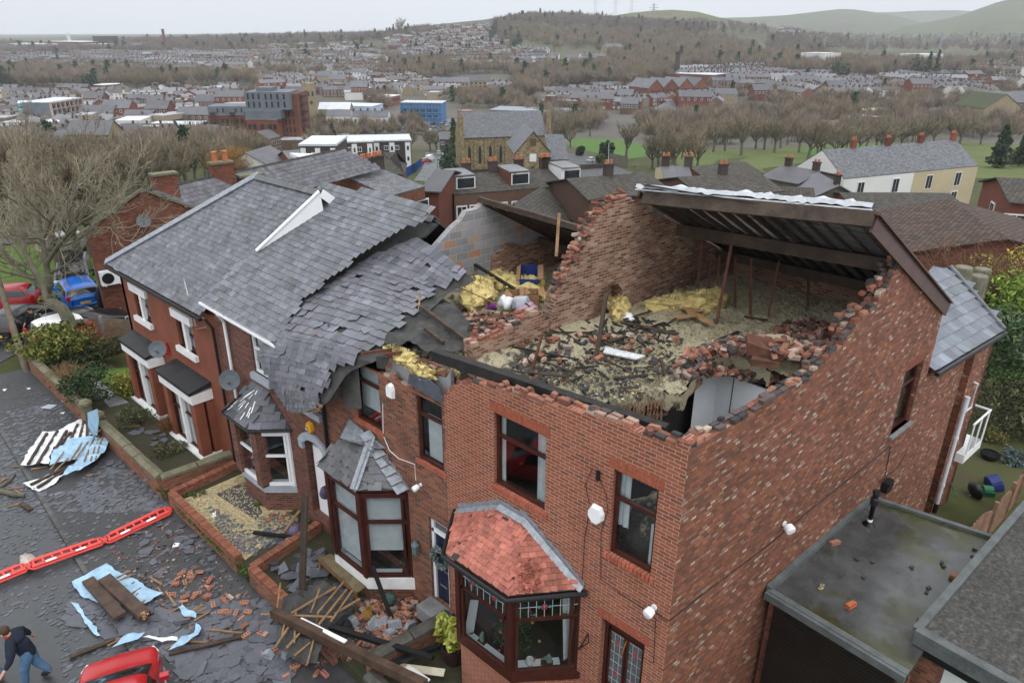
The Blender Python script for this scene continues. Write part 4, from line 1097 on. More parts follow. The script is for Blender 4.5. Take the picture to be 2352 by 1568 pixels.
HD=thing('red_double_bay_house','red painted house with two square white bays and a hipped slate roof','house',(0,20.7,ZG))
dz=4.78
lw=[]
for(t,b_)in(((1,0,1140,1010),(1,0,1330,1400)),((1,0,1510,1230),(2,0,1725,200))):
 A,Bq=FX(q(*t)),FX(q(*b_));lw.append((min(A[1],Bq[1]),max(A[1],Bq[1]),Bq[2],A[2]-.42))
MB().slab([f3(YCD,ZG-.3),f3(YDE,ZG-.3),f3(YDE,dz),f3(YCD,dz)],(.24,0,0),holes=[rc(w,f3)for w in lw]).build('front_wall',M_dfront,HD)
for w in lw:
 window(HD,Pf0,*w,Mbr,trans=(.5,),vert=(),inset=.12,fw=.06,curtain=[(.05,.95,0,.9,Mcu)])
 m=MB();lo,hi=w[0]-.12,w[1]+.12
 m.bar((-.03,lo,w[3]+.15),(-.03,hi,w[3]+.15),.14,.3);m.build('lintel',Mwh,HD)
 m=MB();m.bar((-.03,lo,w[2]-.1),(-.03,hi,w[2]-.1),.2,.2);m.build('window_sill',Mwh,HD)
 m=MB();c=(w[0]+w[1])/2;m.box((.03,c,(w[2]+w[3])/2),(.12,.2,w[3]-w[2]));m.build('mullion',Mwh,HD)
 # square bays
def sqbay(fl_,fr_,wr_,wl_,base_px):
 Wr=FX(wr_);z=Wr[2];Fr=GZ(fr_,z);Fl=GZ(fl_,z);X=(Fr[0]+Fl[0])/2
 y0=Fr[1]+.08;y1=Fl[1]-.08;x=X+.12
 r=MB();r.slab([(X,Fr[1],z-.12),(X,Fl[1],z-.12),(0,Fl[1]+.02,z+.06),(0,Fr[1],z+.06)],(0,0,.12))
 ro=r.build('bay_roof',M_blackroof,HD)
 fa=MB();fa.slab([(x-.06,y0-.05,z-.48),(x-.06,y1+.05,z-.48),(0,y1+.05,z-.48),(0,y0-.05,z-.48)],(0,0,.36));fa.build('bay_fascia',Mwh,HD)
 zs=z-2.55
 b=MB();b.slab([(x-.05,y0-.04,zs-.45),(x-.05,y1+.04,zs-.45),(0,y1+.04,zs-.45),(0,y0-.04,zs-.45)],(0,0,.45));b.slab([(x-.11,y0-.1,zs-.09),(x-.11,y1+.1,zs-.09),(x-.06,y1+.1,zs-.09),(x-.06,y0-.1,zs-.09)],(0,0,.085));b.build('bay_sill',Mwh,HD)
 bb_=MB();bb_.slab([(x,y0,ZG-.3),(x,y1,ZG-.3),(0,y1,ZG-.3),(0,y0,ZG-.3)],(0,0,zs-.45-ZG+.3));bb_.build('bay_base',Mst,HD)
 for(yy,w_)in((y0+.17,.34),(y1-.17,.34)):
  MB().box((x+.17,yy,(zs+z-.48)/2),(.34,w_,z-.48-zs)).build('brick_pier',M_dfront,HD)
 MB().box((-.12,y0+.15,(zs+z-.48)/2),(.24,.3,z-.48-zs)).build('brick_pier',M_dfront,HD)
 Pb=PF(x+.05);c=(y0+y1)/2
 window(HD,Pb,y0+.34,y1-.34,zs,z-.48,Mbr,trans=(.62,),vert=(),inset=.1,fw=.06,curtain=[(.03,.97,0,.95,Mcu)],room=False)
 MB().box((x+.1,c,(zs+z-.48)/2),(.12,.17,z-.48-zs)).build('mullion',Mwh,HD)
 Pside=lambda s,zz,d_:NA([s,y0+.05+d_,zz])
 window(HD,Pside,x+.34,-.24,zs,z-.48,Mbr,trans=(.62,),inset=.08,fw=.06,curtain=[(.03,.97,0,.95,Mcu)],room=False)
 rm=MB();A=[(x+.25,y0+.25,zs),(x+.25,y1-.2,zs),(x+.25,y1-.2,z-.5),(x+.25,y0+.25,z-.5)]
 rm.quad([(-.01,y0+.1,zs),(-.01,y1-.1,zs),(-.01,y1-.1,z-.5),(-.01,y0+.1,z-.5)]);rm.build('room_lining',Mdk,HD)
 return X,y0,y1,z
sb1=sqbay(q20(1365,320),q20(1640,540),q20(1850,465),q20(1560,215),None)
sb2=sqbay(q20(1035,50),q20(1265,222),q20(1450,190),None,None)
DE0=NA([-.28,25.1,4.82]);DE1=NA([-.28,16.75,4.82])
zr=8.5
DR0=GZ((592,406),zr);DR1=GZ((735,443),zr)
nD=nrm(NX(DE1-DE0,DR0-DE0));nD=nD if nD[2]>0 else-nD
RPd=lambda p:onpl(p,nD,nD@DE0)
DRr=NA([DR0[0]+.03,RPd(q11(580,232))[1],DR0[2]])
vx=RPd((592,578));DEr=NA([-.28,17.15,4.82])
prf(HD,'roof',[DE0,DEr+(0,.1,0),vx+(0,.15,0),DRr+(0,.16,0),DR0],DE0,DE1,w=.22,h=.17,jit=.8)
vb=MB()
vb.slab([vx+nD*.05,DRr+nD*.07,DRr+(0,0,-.55),vx+(0,0,-.06)],(0,-.03,0));vb.bar(vx+nD*.06,DRr+nD*.09,.12,.05,up=nD)
vb.bar(DRr+(0,-.02,.0),DRr+(.9,-.1,-.75),.04,.26,up=Zv);vb.build('bargeboard',Mup,HD)
rd=MB();n=13
for i in range(n):
 p0=DR0+(DRr-DR0)*i/n;p1=DR0+(DRr-DR0)*(i+.97)/n;k=RU(.7,1)
 rd.slab([p0+(-.16,0,-.06),p1+(-.16,0,-.06),p1+(0,0,.08),p0+(0,0,.08)],nD*.03,0,(k,k,k*.92));rd.slab([p0+(.18,0,-.1),p1+(.18,0,-.1),p1+(0,0,.08),p0+(0,0,.08)],(.01,0,.03),0,(k,k,k))
rd.build('ridge_tiles',Msl,HD)
hp=MB();hp.bar(DE0+(0,0,.08),DR0+(0,0,.08),.24,.05,up=nD);hp.build('hip_capping',Mld,HD)
he=NA([8.2,25.1,4.82]);MB().slab([DE0,DR0,he],(0,.03,-.05)).build('hip_roof',Msy,HD)
MB().slab([DR0,DRr,NA([8.2,16.7,4.82]),he],(0,0,-.05)).build('rear_roof',Msy,HD)
MB().slab([(0,YDE,ZG-.3),(8,YDE,ZG-.3),(8,YDE,dz),(0,YDE,dz)],(0,-.24,0)).build('side_wall',M_dfront,HD)
gt=MB();gt.bar(DE0+(-.05,0,-.08),DE1+(-.05,0.3,-.08),.12,.1);gt.build('gutter',Mbk,HD)
MB().slab([(8,-.5,-1.5),(8,24.7,-1.5),(8,24.7,4.7),(8,11,4.7),(8,11,5.4),(8,5,5.4),(8,-.5,5.4)],(.2,0,0)).build('rear_wall',M_cfront,HD)
# downpipes between C and D
dp=MB();a=FX(q10(1830,1330),-.1);dp.tube([(-.25,a[1],4.75),(-.1,a[1]-.1,4.45),(-.1,a[1]-.1,ZG)],.05,8);dp.build('drainpipe',Mbk,HD)
dp=MB();y=FX(q20(2000,150),-.1)[1];dp.tube([(-.3,y-.4,5.3),(-.3,y-.1,5.25),(-.1,y,4.9),(-.1,y,1.6)],.05,8);dp.build('drainpipe',Mup,HC)
dp=MB();y=FX(q21(605,800),-.08)[1];dp.tube([(-.08,y,5.2),(-.08,y,ZG)],.055,8);dp.build('drainpipe',Mbk,HC)
# ================================================================== RIGHT-HAND SIDE: garages, yard, back gardens
ZR=2.27
gp=lambda x,y,z=ZR:GZ(q33(x,y),z)
A,Bc,Cc,D_=gp(5,765),gp(905,-45),gp(1985,312),gp(1222,1500)
A,Bc=A-NS*0.0,Bc
m,t,b,N,L=nmt('wet_flat_roof_felt');v=cds(N,L)
n1=nz(N,L,v,.55,5,.6);n2=nz(N,L,v,2.3,6,.7);n3=nz(N,L,v,40,3,.6)
base=rmp(N,[(.3,(.035,.037,.038)),(.7,(.075,.078,.078))]);L(n2.outputs['Fac'],base.inputs[0])
moss=rmp(N,[(.3,(.022,.025,.006)),(.7,(.052,.052,.016))]);L(n2.outputs['Fac'],moss.inputs[0])
mk=rmp(N,[(.46,(0,0,0)),(.56,(1,1,1))]);L(n1.outputs['Fac'],mk.inputs[0])
c=mxc(N,L,base.outputs[0],moss.outputs[0],mk.outputs[0]);g3=rmp(N,[(.3,(.8,)*3),(.7,(1.15,)*3)]);L(n3.outputs['Fac'],g3.inputs[0]);c=mxc(N,L,c,g3.outputs[0],1,'MULTIPLY');L(c,b.inputs['Base Color'])
wet=nz(N,L,v,.8,4,.55);wr=N('ShaderNodeMapRange');IV(wr,1,.47);IV(wr,2,.56);IV(wr,3,.06);IV(wr,4,.42)
L(wet.outputs['Fac'],wr.inputs[0]);L(wr.outputs[0],b.inputs['Roughness']);IV(b,'Specular IOR Level',.45)
bp=N('ShaderNodeBump');IV(bp,'Distance',.002);L(n3.outputs['Fac'],bp.inputs['Height']);L(bp.outputs[0],b.inputs['Normal'])
M_wetroof=m
GR=thing('flat_roof_garage','flat roofed garage with puddles and moss on its roof, against the side wall','garage',(A[0],A[1],-1.05))
r=MB();r.slab([A,Bc,Cc,D_],(0,0,-.18));r.build('roof',M_wetroof,GR)
k=MB()
def kerb_edge(mb,a,b,w=.10,h=.07):mb.bar(a+(0,0,h/2+.002),b+(0,0,h/2+.002),w,h)
kerb_edge(k,D_,A,.14,.08);kerb_edge(k,Bc,Cc,.12,.08);k.bar(A+(0,0,.06),Bc+(0,0,.06),.12,.16);k.bar(A+(0,0,-.02)-VS*.1,D_+(0,0,-.02)-VS*.1,.1,.17);k.build('roof_edging',M_edge,GR)
w=MB();dn=(0,0,-(ZR+1.2)+.2)
fw_=nrm(D_-A)
w.slab([A+(0,0,-.19)+VS*.15,D_+(0,0,-.19)+VS*.15,D_+VS*.15+(0,0,-ZR-1.2),A+VS*.15+(0,0,-ZR-1.2)],VS*.1)
w.slab([Bc+(0,0,-.19),Cc+(0,0,-.19),Cc+(0,0,-ZR-1.2),Bc+(0,0,-ZR-1.2)],-VS*.1);w.build('wall',Mga,GR)
sh=MB()
for i in range(30):
 z=1.9-i*.095;sh.bar(A+VS*.10+fw_*.15+(0,0,z-ZR),D_+VS*.10-fw_*.2+(0,0,z-ZR),.05,.085)
sh.build('roller_shutter',mat('black_shutter',(.016,.012,.011),.45,.3,2),GR)
v_=MB();vb_=gp(885,178);v_.lathe(vb_+(0,0,0),[(.16,0),(.10,.05),(.055,.10),(.055,.8)],12,0,(.1,.1,.1));v_.lathe(vb_+(0,0,.08),[(.06,0),(.06,.08)],12,0,(40,40,40));v_.lathe(vb_+(0,0,.55),[(.05,0),(.09,.03),(.10,.2),(.07,.22),(.07,.34),(.095,.36),(.08,.42)],12);tag(v_.build('vent_pipe',mat('black_vent',(.018,.018,.02),.35,.2,3,attr=True)),'black vent pipe with white collar on the mossy flat garage roof','vent')
# neighbouring garage at the corner of the picture
ZR2=2.55
h0,h1,h2=GZ(q33(1300,1112),ZR2),GZ(q33(2260,0),ZR2),GZ(q33(2330,1690),ZR2)
h3=h1+(h2-h0)
G2=thing('neighbour_garage','second garage with a lichen-speckled felt roof and white door','garage',(h0[0],h0[1],-1.05))
r=MB();r.slab([h0,h1,h3,h2],(0,0,-.2))
m,t,b,N,L=nmt('speckled_roof_felt');v=cds(N,L);n1=nz(N,L,v,9,5,.75);n2=nz(N,L,v,.9,4,.6)
r1=rmp(N,[(.40,(.028,.028,.028)),(.52,(.055,.053,.048)),(.66,(.12,.11,.085))]);L(n1.outputs['Fac'],r1.inputs[0]);r2=rmp(N,[(.3,(.5,)*3),(.7,(1.2,)*3)]);L(n2.outputs['Fac'],r2.inputs[0])
L(mxc(N,L,r1.outputs[0],r2.outputs[0],1,'MULTIPLY'),b.inputs['Base Color']);IV(b,'Roughness',.8)
bp=N('ShaderNodeBump');IV(bp,'Distance',.01);L(n1.outputs['Fac'],bp.inputs['Height']);L(bp.outputs[0],b.inputs['Normal'])
r.build('roof',m,G2);k=MB();f2=nrm(h2-h0);s2=nrm(h1-h0)
k.bar(h0+(0,0,.04),h2+(0,0,.04),.2,.1);k.bar(h0+(0,0,.03),h1+(0,0,.03),.16,.08);k.bar(h0+(0,0,-.12)-s2*.06,h2+(0,0,-.12)-s2*.06,.05,.26);k.build('roof_edging',M_edge,G2)
fb=MB();fb.bar(h0+(0,0,-.32)+s2*.0,h2+(0,0,-.32),.1,.22);fb.build('fascia',Mbk,G2)
MB().slab([h0+(0,0,-.43)+s2*.08,h0+f2*.5+(0,0,-.43)+s2*.08,h0+f2*.5+(0,0,-3.9)+s2*.08,h0+(0,0,-3.9)+s2*.08],s2*.3).build('brick_pier',M_bfront,G2)
MB().slab([h0+f2*.6+(0,0,-.45)+s2*.12,h2+(0,0,-.45)+s2*.12,h2+(0,0,-3.9)+s2*.12,h0+f2*.6+(0,0,-3.9)+s2*.12],s2*.05).build('garage_door',mat('white_garage_door',(.60,.66,.63),.4,.06,2),G2)
MB().slab([h0+s2*.4+(0,0,-.2),h1+(0,0,-.2),h1+(0,0,-3.9),h0+s2*.4+(0,0,-3.9)],f2*.2).build('wall',Mga,G2)
# loose brick bats on the garage roofs
def bbt(px,label,col,size=(.2,.1,.07),z=ZR,rz=0,rx=0):
 p=GZ(px,z+.03);mb=MB().box((0,0,size[2]/2),size,None,0,col,jit=.012);o=tag(mb.build('brick',Mlb),label,'brick');place(o,p-(0,0,.03),(rx,0,rz));return o
bbt(q33(585,345),'pinkish broken brick lying by the wall edge of the mossy garage roof',(.36,.17,.12),(.26,.1,.09),rz=-.5)
bbt(q33(725,890),'orange broken brick lying in the puddle on the garage roof',(.46,.13,.05),(.24,.11,.1),rz=-.3)
bbt(q33(1630,635),'brown brick lying alone on the bare grey part of the garage roof',(.28,.14,.08),(.2,.12,.1),rz=-.2)
bbt(q33(1335,1050),'red half brick standing at the corner of the two garage roofs',(.30,.10,.06),(.12,.12,.14),rz=.6)
for i,(x,y)in enumerate(((775,490),(915,512),(840,650),(1405,738),(1390,776),(1258,560),(1523,520),(1535,552),(1797,465),(1530,170),(1808,403),(1555,795))):
 mb=MB().box((0,0,.02),(.09,.06,.04),None,0,(.06,.06,.065),jit=.018);o=tag(mb.build('mortar_lump',Mlb),'small dark mortar lump lying on the flat garage roof','rubble','mortar lumps on the garage roof');place(o,GZ(q33(x,y),ZR),(0,0,RQ()*6))
mb=MB();lfb(mb,(0,0,.04),(.13,.08,.05),60,.03,[(.42,.36,.20)]);place(tag(mb.build('insulation_tuft',Mle),'pale tuft of insulation lying in the garage roof puddle','insulation'),GZ(q33(465,735),ZR))
# fittings on the side wall
def fit(name,label,cat,mb,m_,**k):return tag(mb.build(name,m_),label,cat,**k)
W_=lambda p,d=.06:SP(p,-d)
c=MB();pts=[W_(q32(1380,1025),.01),W_(q32(1660,800),.012),W_(q32(2230,375),.012),W_(q23(380,1540),.012),W_(q23(790,1215),.012),W_(q23(1075,990),.012),W_(q23(1020,1280),.02)]
c.tube(pts,.010,5);c.tube([W_(q23(1205,1060),.012),W_(q23(1120,1195),.014),W_(q23(1040,1250),.014),W_(q23(975,1300),.03),W_(q23(1020,1300),.05)],.009,5);fit('cable','black cable clipped along the side wall of the end house','cable',c,Mbk)
bx=MB();bx.box(W_(q23(1045,1335),.1),(.34,.16,.3),rotm(0,0,-ANG));bx.box(W_(q23(1065,1335),.19),(.08,.02,.1),rotm(0,0,-ANG));fit('junction_box','black junction box on the side wall above the garage roof','junction box',bx,Mbk)
def spt(p,n,label,s=1.0):
 d=nrm(n);b0=p-d*.02;mb=MB().lathe(b0,[(.05*s,0),(.05*s,.03)],12,axis=d);mb.lathe(p+d*.05+Zv*.0,[(.03*s,0),(.075*s,.03),(.085*s,.13),(.075*s,.17),(.02,.18)],14,axis=nrm(d+NA([-.4,.1,-.35])));return fit('security_light',label,'lamp',mb,Mup)
spt(W_(q33(150,175),.03),-NS,'small white round security camera on the side wall above garage roof',1.3)
spt(FX(q32(1245,905),-.03),(-1,0,0),'white round security lamp beside the end house front door',1.15)
spt(FX(q21(1440,1330),-.03),(-1,0,0),'white round lamp on the middle house wall beside the bay roof',.9)
def bbx(p,m_,label,w=.3,h=.34,hexa=True,panel=None,txt=None):
 mb=MB();a=[(-.3,1),(.3,1),(.5,.35),(.5,-.35),(.2,-1),(-.2,-1),(-.5,-.35),(-.5,.35)]if hexa else[(-.45,-1),(-.5,.2),(-.35,.8),(0,1),(.35,.8),(.5,.2),(.45,-1)]
 f=[(p[0]-.10,p[1]-x*w*.9,p[2]+y*h/2*.85)for x,y in a];bq=[(p[0],p[1]-x*w,p[2]+y*h/2)for x,y in a];n=len(a)
 mb.add(bq+f,[tuple(range(n,2*n))]+[(i,(i+1)%n,n+(i+1)%n,n+i)for i in range(n)]);o=fit('alarm_box',label,'alarm box',mb,m_)
 return o
bbx(FX(q32(750,85)),Mup,'white hexagonal alarm box between the end house windows',.32,.38)
bbx(FX(q21(1190,500)),Mup,'white round-topped alarm box between the middle house windows',.24,.38,False)
yb=bbx(FX(q21(485,825)),mat('yellow_plastic',(.75,.36,.02),.4,.1,4),'yellow alarm box above the arched doorway of the brown house',.30,.34)
pq=FX(q21(475,832));tb=MB();tb.box(pq+(-.108,0,0),(.012,.13,.12));tbo=tb.build('name_plate',Msp,yb)
tcu=bpy.data.curves.new('lettering','FONT');tcu.body='ADT';tcu.size=.075;tcu.align_x='CENTER';tcu.align_y='CENTER';tcu.extrude=.002
t0=ON('text',tcu);tcu.materials.append(Mwh);to=ON('lettering',bpy.data.meshes.new_from_object(t0));LK(to);to.location=pq+(-.118,0,0);to.rotation_euler=(PI/2,0,-PI/2);to.parent=tbo
# wires hanging on the front
c=MB();c.tube([FX(q22(680,1500),-.01),FX(q22(645,1330),-.015),FX(q22(705,1185),-.02),FX(q22(745,1225),-.03),FX(q22(770,1280),-.03),FX(q22(830,1430),-.02),FX(q32(840,60),-.012),FX(q32(780,250),-.012),FX(q32(780,660),-.012),FX(q32(1000,815),-.012),FX(q32(1215,960),-.012),FX(q32(1262,1000),-.012),FX(q32(1240,1390),-.012),FX(q32(1150,1340),-.012)],.006,5)
c.tube([FX(q32(680,60),-.01),FX(q32(640,280),-.012),FX(q32(615,710),-.012)],.006,5);c.tube([FX(q32(1250,950),-.012),FX(q32(1370,1025),-.012)],.008,5);c.box(FX(q22(755,1250),-.035),(.05,.06,.2));fit('loose_cable','thin dark cables and connector hanging on the end house front','cable',c,Mbk)
c=MB();c.tube([FX(q21(1110,620),-.01),FX(q21(1115,900),-.02),FX(q21(1170,1030),-.02),FX(q21(1250,1100),-.012),FX(q21(1390,1150),-.012),FX(q21(1400,1290),-.012)],.009,5);fit('white_cable','white cable drooping across the middle house front to a lamp','cable',c,Mup)
# lantern by the navy door
lp=FX(q31(1395,390),-.12);mb=MB().lathe(lp+(0,0,-.17),[(.06,0),(.075,.03),(.10,.26),(.11,.28),(.03,.38),(.012,.44)],6);mb.bar(lp+(0,0,.2),lp+(.12,0,.2),.02,.02);fit('wall_lantern','grey hexagonal lantern between the bay and the navy door','lamp',mb,mat('verdigris_metal',(.11,.16,.18),.5,.25,6))
mb=MB();wc=FX(q31(1610,470),.03)
for i in range(30):
 a=2*PI*i/30;lfb(mb,wc+(0+.0,.22*cos(a),.27*sin(a)),(.07,.085,.085),26,.04,[(.16,.22,.21),(.22,.28,.27),(.10,.15,.11),(.3,.33,.33)],sub=3)
fit('wreath','frosted green wreath hanging on the navy front door','wreath',mb,Mle)
mb=MB().bar(FX(q32(580,1270),-.02),FX(q32(670,1215),-.25),.02,.02);mb.bar(FX(q32(670,1150),-.02),FX(q32(672,1215),-.25),.02,.02);mb.bar(FX(q32(670,1130),-.01),FX(q32(590,1275),-.01),.02,.02);fit('wall_bracket','black iron hanging-basket bracket beside the end house bay','bracket',mb,Mbk)
# soil pipe and balcony at the back of the side wall
mb=MB();a,b_=W_(q23(1745,570),.12),W_(q23(1480,1490),.12);mb.tube([a,a+(b_-a)*.12],.075,10);mb.tube([a,b_],.06,10);mb.tube([a,a+(0,0,.04)],.08,10)
for t in(.35,.8):mb.tube([a+(b_-a)*t,a+(b_-a)*(t+.03)],.075,10)
a2=W_(q23(1835,445),.1);mb.tube([W_(q23(1800,430),.02),a2,W_(q23(1775,650),.1),a+(b_-a)*.13],.035,8);fit('soil_pipe','grey-white plastic soil pipe with a branch on the extension wall','pipe',mb,mat('grey_white_pvc',(.55,.57,.60),.4,.1,3))
mb=MB().tube([W_(q23(1480,1490),.12),W_(q23(1455,1568),.12)],.07,10);fit('black_pipe','short black pipe below the white soil pipe','pipe',mb,Mbk)
bal=thing('balcony','small white-railed balcony with glass panels behind the extension','balcony',tuple(VS*15.6+Zv*-1))
p0=lambda s,z,k=-.25:VS*s+NS*k+Zv*z
MB().slab([p0(14.9,1.0),p0(16.4,1.0),p0(16.4,1.0,.6),p0(14.9,1.0,.6)],(0,0,-.3)).build('deck',Mwh,bal)
for s in(15.0,15.65,16.3):MB().tube([p0(s,1.0),p0(s,2.1)],.025,8).build('post',Mup,bal)
mb=MB().bar(p0(14.9,2.1),p0(16.4,2.1),.05,.05);mb.bar(p0(16.35,2.1),p0(16.35,2.1,.6),.05,.05);mb.build('rail',Mup,bal)
MB().quad([p0(15.0,1.05),p0(16.3,1.05),p0(16.3,2.05),p0(15.0,2.05)]).build('pane',Mgl,bal)
# yard behind the garage
ZY=-1.3
yd=MB();yd.quad([(9,-9,ZY),(30,-9,ZY-.6),(30,8,ZY-.6),(9,8,ZY)]);stc('back_yard',yd,mat('mossy_yard',(.075,.095,.03),.95,.3,1.2,.01,20,col2=(.05,.048,.042)))
yp=MB();P=[GZ(q23(*p),ZY+.02)for p in((1560,1560),(1740,1390),(1960,1490),(1880,1640))];yp.quad(P);stc('yard_paving',yp,Msp)
M_fence=mat('weathered_fence_board',(.21,.125,.08),.85,.3,3,.004,30,attr=True)
fpts=[GZ(q23(*p),ZY+1.5)for p in((1760,1690),(2000,1500),(2160,1330),(2260,1190))]
fn=thing('board_fence','brown wooden fence panels with curved tops between yard and garage','fence',(fpts[1][0],fpts[1][1],ZY))
for a,b_ in zip(fpts[:-1],fpts[1:]):
 mb=MB();n=11
 for i in range(n):
  t0,t1=i/n,(i+.92)/n;p,r_=a+(b_-a)*t0,a+(b_-a)*t1;k=RU(.75,1.2);h=-.28*(2*(i+.5)/n-1)**2
  mb.slab([p+(0,0,h),r_+(0,0,h),(r_[0],r_[1],ZY-.6),(p[0],p[1],ZY-.6)],(.02,.02,0),0,(k,k*.97,k*.95))
 mb.build('fence_panel',M_fence,fn)
 MB().box((b_[0],b_[1],ZY+.5),(.11,.11,2.2)).build('post',M_fence,fn)
 # planting
def shb(name,label,cat,c,r,n,size,cols,group=None,sub=10):
 t_=thing(name,label,cat,(c[0],c[1],c[2]),world=False,group=group);mb=MB();lfb(mb,(0,0,r[2]*.95),r,n,size,cols,sub);mb.build('foliage',Mle,t_,uv=False)
 sm=MB()
 for i in range(5):sm.bar((0,0,0),(RU(-.4,.4)*r[0],RU(-.4,.4)*r[1],r[2]*1.1),.05,.05,taper=.4)
 sm.build('stem',Mba,t_,uv=False);return t_
cb=GZ(q23(2060,940),ZY-.3)
shb('variegated_bush','large dark variegated holly-like bush in the back garden','bush',cb,(2.0,1.9,2.3),5200,.085,[(.05,.06,.03),(.08,.09,.045),(.17,.16,.08),(.04,.05,.028),(.12,.12,.06)],sub=16)
shb('bright_conifer','bright yellow-green feathery conifer beside the garden fence','conifer',AT(q13(2120,1120),29)-(0,0,3.4),(1.7,1.7,2.6),3600,.13,[(.19,.30,.045),(.26,.36,.06),(.12,.2,.035)],sub=14)
shb('laurel_bush','glossy green broad-leaved bush under the bright conifer','bush',AT(q13(2130,1430),26)-(0,0,1.5),(1.2,1.2,1.2),1200,.12,[(.06,.11,.05),(.13,.17,.09),(.05,.09,.035)])
shb('yellow_shrub','yellow flowering shrub behind the tree stumps','shrub',AT(q13(2180,880),36)-(0,0,2.2),(2.6,2.2,1.9),2600,.1,[(.26,.22,.04),(.14,.14,.04),(.5,.38,.03),(.11,.10,.045)])
shb('green_hedge','low green plants beside the dark back garden fence','plants',AT(q23(2150,260),27)-(0,0,.6),(1.6,1.3,.6),1300,.07,[(.06,.12,.03),(.09,.16,.04),(.05,.09,.03)])
shb('blue_fir','small blue-grey shrub by the plastic hose reel','shrub',GZ(q23(2130,1200),ZY-.2),(.55,.5,.45),700,.07,[(.11,.16,.16),(.15,.2,.2),(.07,.1,.1)])
shb('yellow_leaf_shrub','speckled yellow shrub above the round black pot','shrub',GZ(q23(1940,1010),ZY-.1),(.6,.5,.45),500,.06,[(.2,.17,.05),(.09,.1,.04)])
tw=MB();cc=AT(q13(1800,960),31)-(0,0,2.6);twg(tw,cc,4.6,3.2,150,.035,(1.3,.8,.7));twg(tw,cc+(1.5,-2.5,0),3.6,2.4,90,.03,(1.2,.85,.6));tag(tw.build('bare_shrub',Mtw,uv=False),'large bare reddish shrub behind the slate extension','shrub')
for i,(x0,y0,x1,y1,lb)in enumerate(((1720,900,1720,1010,'left cut tree stump behind the slate extension roof'),(1855,975,1845,1110,'thick cut tree stump with a pale tag behind the extension'),(1885,915,1880,985,'short cut stump between the two taller stumps'))):
 a=AT(q13(x0,y0),27+i);mb=MB().tube([a+(0,0,-2.2),a+(0,0,-.05),a],[.36,.31,.29],12);tag(mb.build('tree_stump',mat('stump_bark',(.16,.15,.11),.9,.3,4,.01,20)),lb,'stump')
def pot(name,label,c,r,h,m_,rim=None):
 mb=MB().lathe(c,[(r*.7,0),(r*.95,h*.85),(r*1.08,h*.87),(r*1.08,h),(r*.9,h),(r*.88,h*.9)],16);o=mb.build(name,m_,smooth=False);tag(o,label,'plant pot')
 return o
p_=GZ(q23(1915,1150),ZY-.1);pot('plant_pot','round black pot standing on the mossy terrace',p_,.3,.5,Mbk);
p_=GZ(q23(2110,190),ZY-.3);pot('bag_planter','pale fabric planter with a green sapling by the dark fence',p_,.4,.6,mat('pale_fabric',(.42,.44,.48),.8));
mb=MB();lfb(mb,p_+(0,0,.9),(.45,.45,.45),260,.09,[(.12,.2,.03),(.17,.26,.05)]);tag(mb.build('sapling',Mle,uv=False),'young light green sapling growing in a pale fabric planter','plant')
p_=GZ(q23(2210,170),ZY-.3);pot('dark_tub','dark green tub of dry straw beside the pale planter',p_,.45,.6,mat('dark_green_tub',(.02,.04,.035),.5))
mb=MB();lfb(mb,p_+(0,0,.65),(.42,.42,.2),200,.1,[(.25,.17,.10)]);tag(mb.build('dry_plant',Mle,uv=False),'brown withered plant in the dark green tub','plant')
c_=GZ(q23(1985,1300),ZY+.4);mb=MB().lathe(c_+(0,0,-.1),[(.26,-.2),(.32,-.17),(.32,.17),(.26,.2)],16,axis=(.6,-.7,.3));o=tag(mb.build('blue_barrel',mat('blue_plastic',(.02,.035,.16),.35)),'dark blue plastic drum lying in the back yard','drum')
c_=GZ(q23(1820,1375),ZY+.45);hr=thing('kettle_barbecue','black kettle barbecue lid standing in the back yard','barbecue',tuple(c_-(0,0,.45)));mb=MB().lathe(c_,[(.05,.16),(.2,.12),(.3,.02),(.31,-.04),(.22,-.14),(.05,-.18)],16,axis=(.7,-.6,.4));mb.build('lid',Mbk,hr,smooth=True);mb=MB()
for a in(0,2.1,4.2):mb.bar(c_,c_+(.25*cos(a),.25*sin(a),-.45),.025,.025)
mb.build('leg',Mmg,hr)
c_=GZ(q23(1910,1400),ZY+.2);mb=MB().box(c_,(.45,.3,.35),rotm(0,0,.6),jit=.03);mb.lathe(c_+(0,0,.1),[(.18,-.15),(.18,.15)],14,axis=(.6,-.8,0));tag(mb.build('hose_reel',mat('green_plastic',(.02,.13,.06),.4)),'green plastic hose reel standing in the back yard','hose reel')
mb=MB();pts=[W_(q23(1605,1310),.1),GZ(q23(1630,1390),ZY+.3),GZ(q23(1700,1470),ZY+.05),GZ(q23(1810,1480),ZY+.03),GZ(q23(1870,1440),ZY+.1)];mb.tube(pts,.016,6);tag(mb.build('garden_hose',mat('green_hose',(.08,.3,.12),.4)),'green and yellow garden hose looping over the yard paving','hose')
df=thing('dark_garden_fence','dark timber fence across the back garden','fence',tuple(AT(q23(1950,130),30)));
a,b_=AT(q23(1960,70),31),AT(q23(2300,70),29)
mb=MB().slab([a,b_,b_-(0,0,1.6),a-(0,0,1.6)],(.03,.03,0));mb.build('fence_panel',Mti,df)
for t in(0,.33,.66,1):MB().box(a+(b_-a)*t+(-.05,-.05,-.7),(.1,.1,1.9)).build('post',Mti,df)
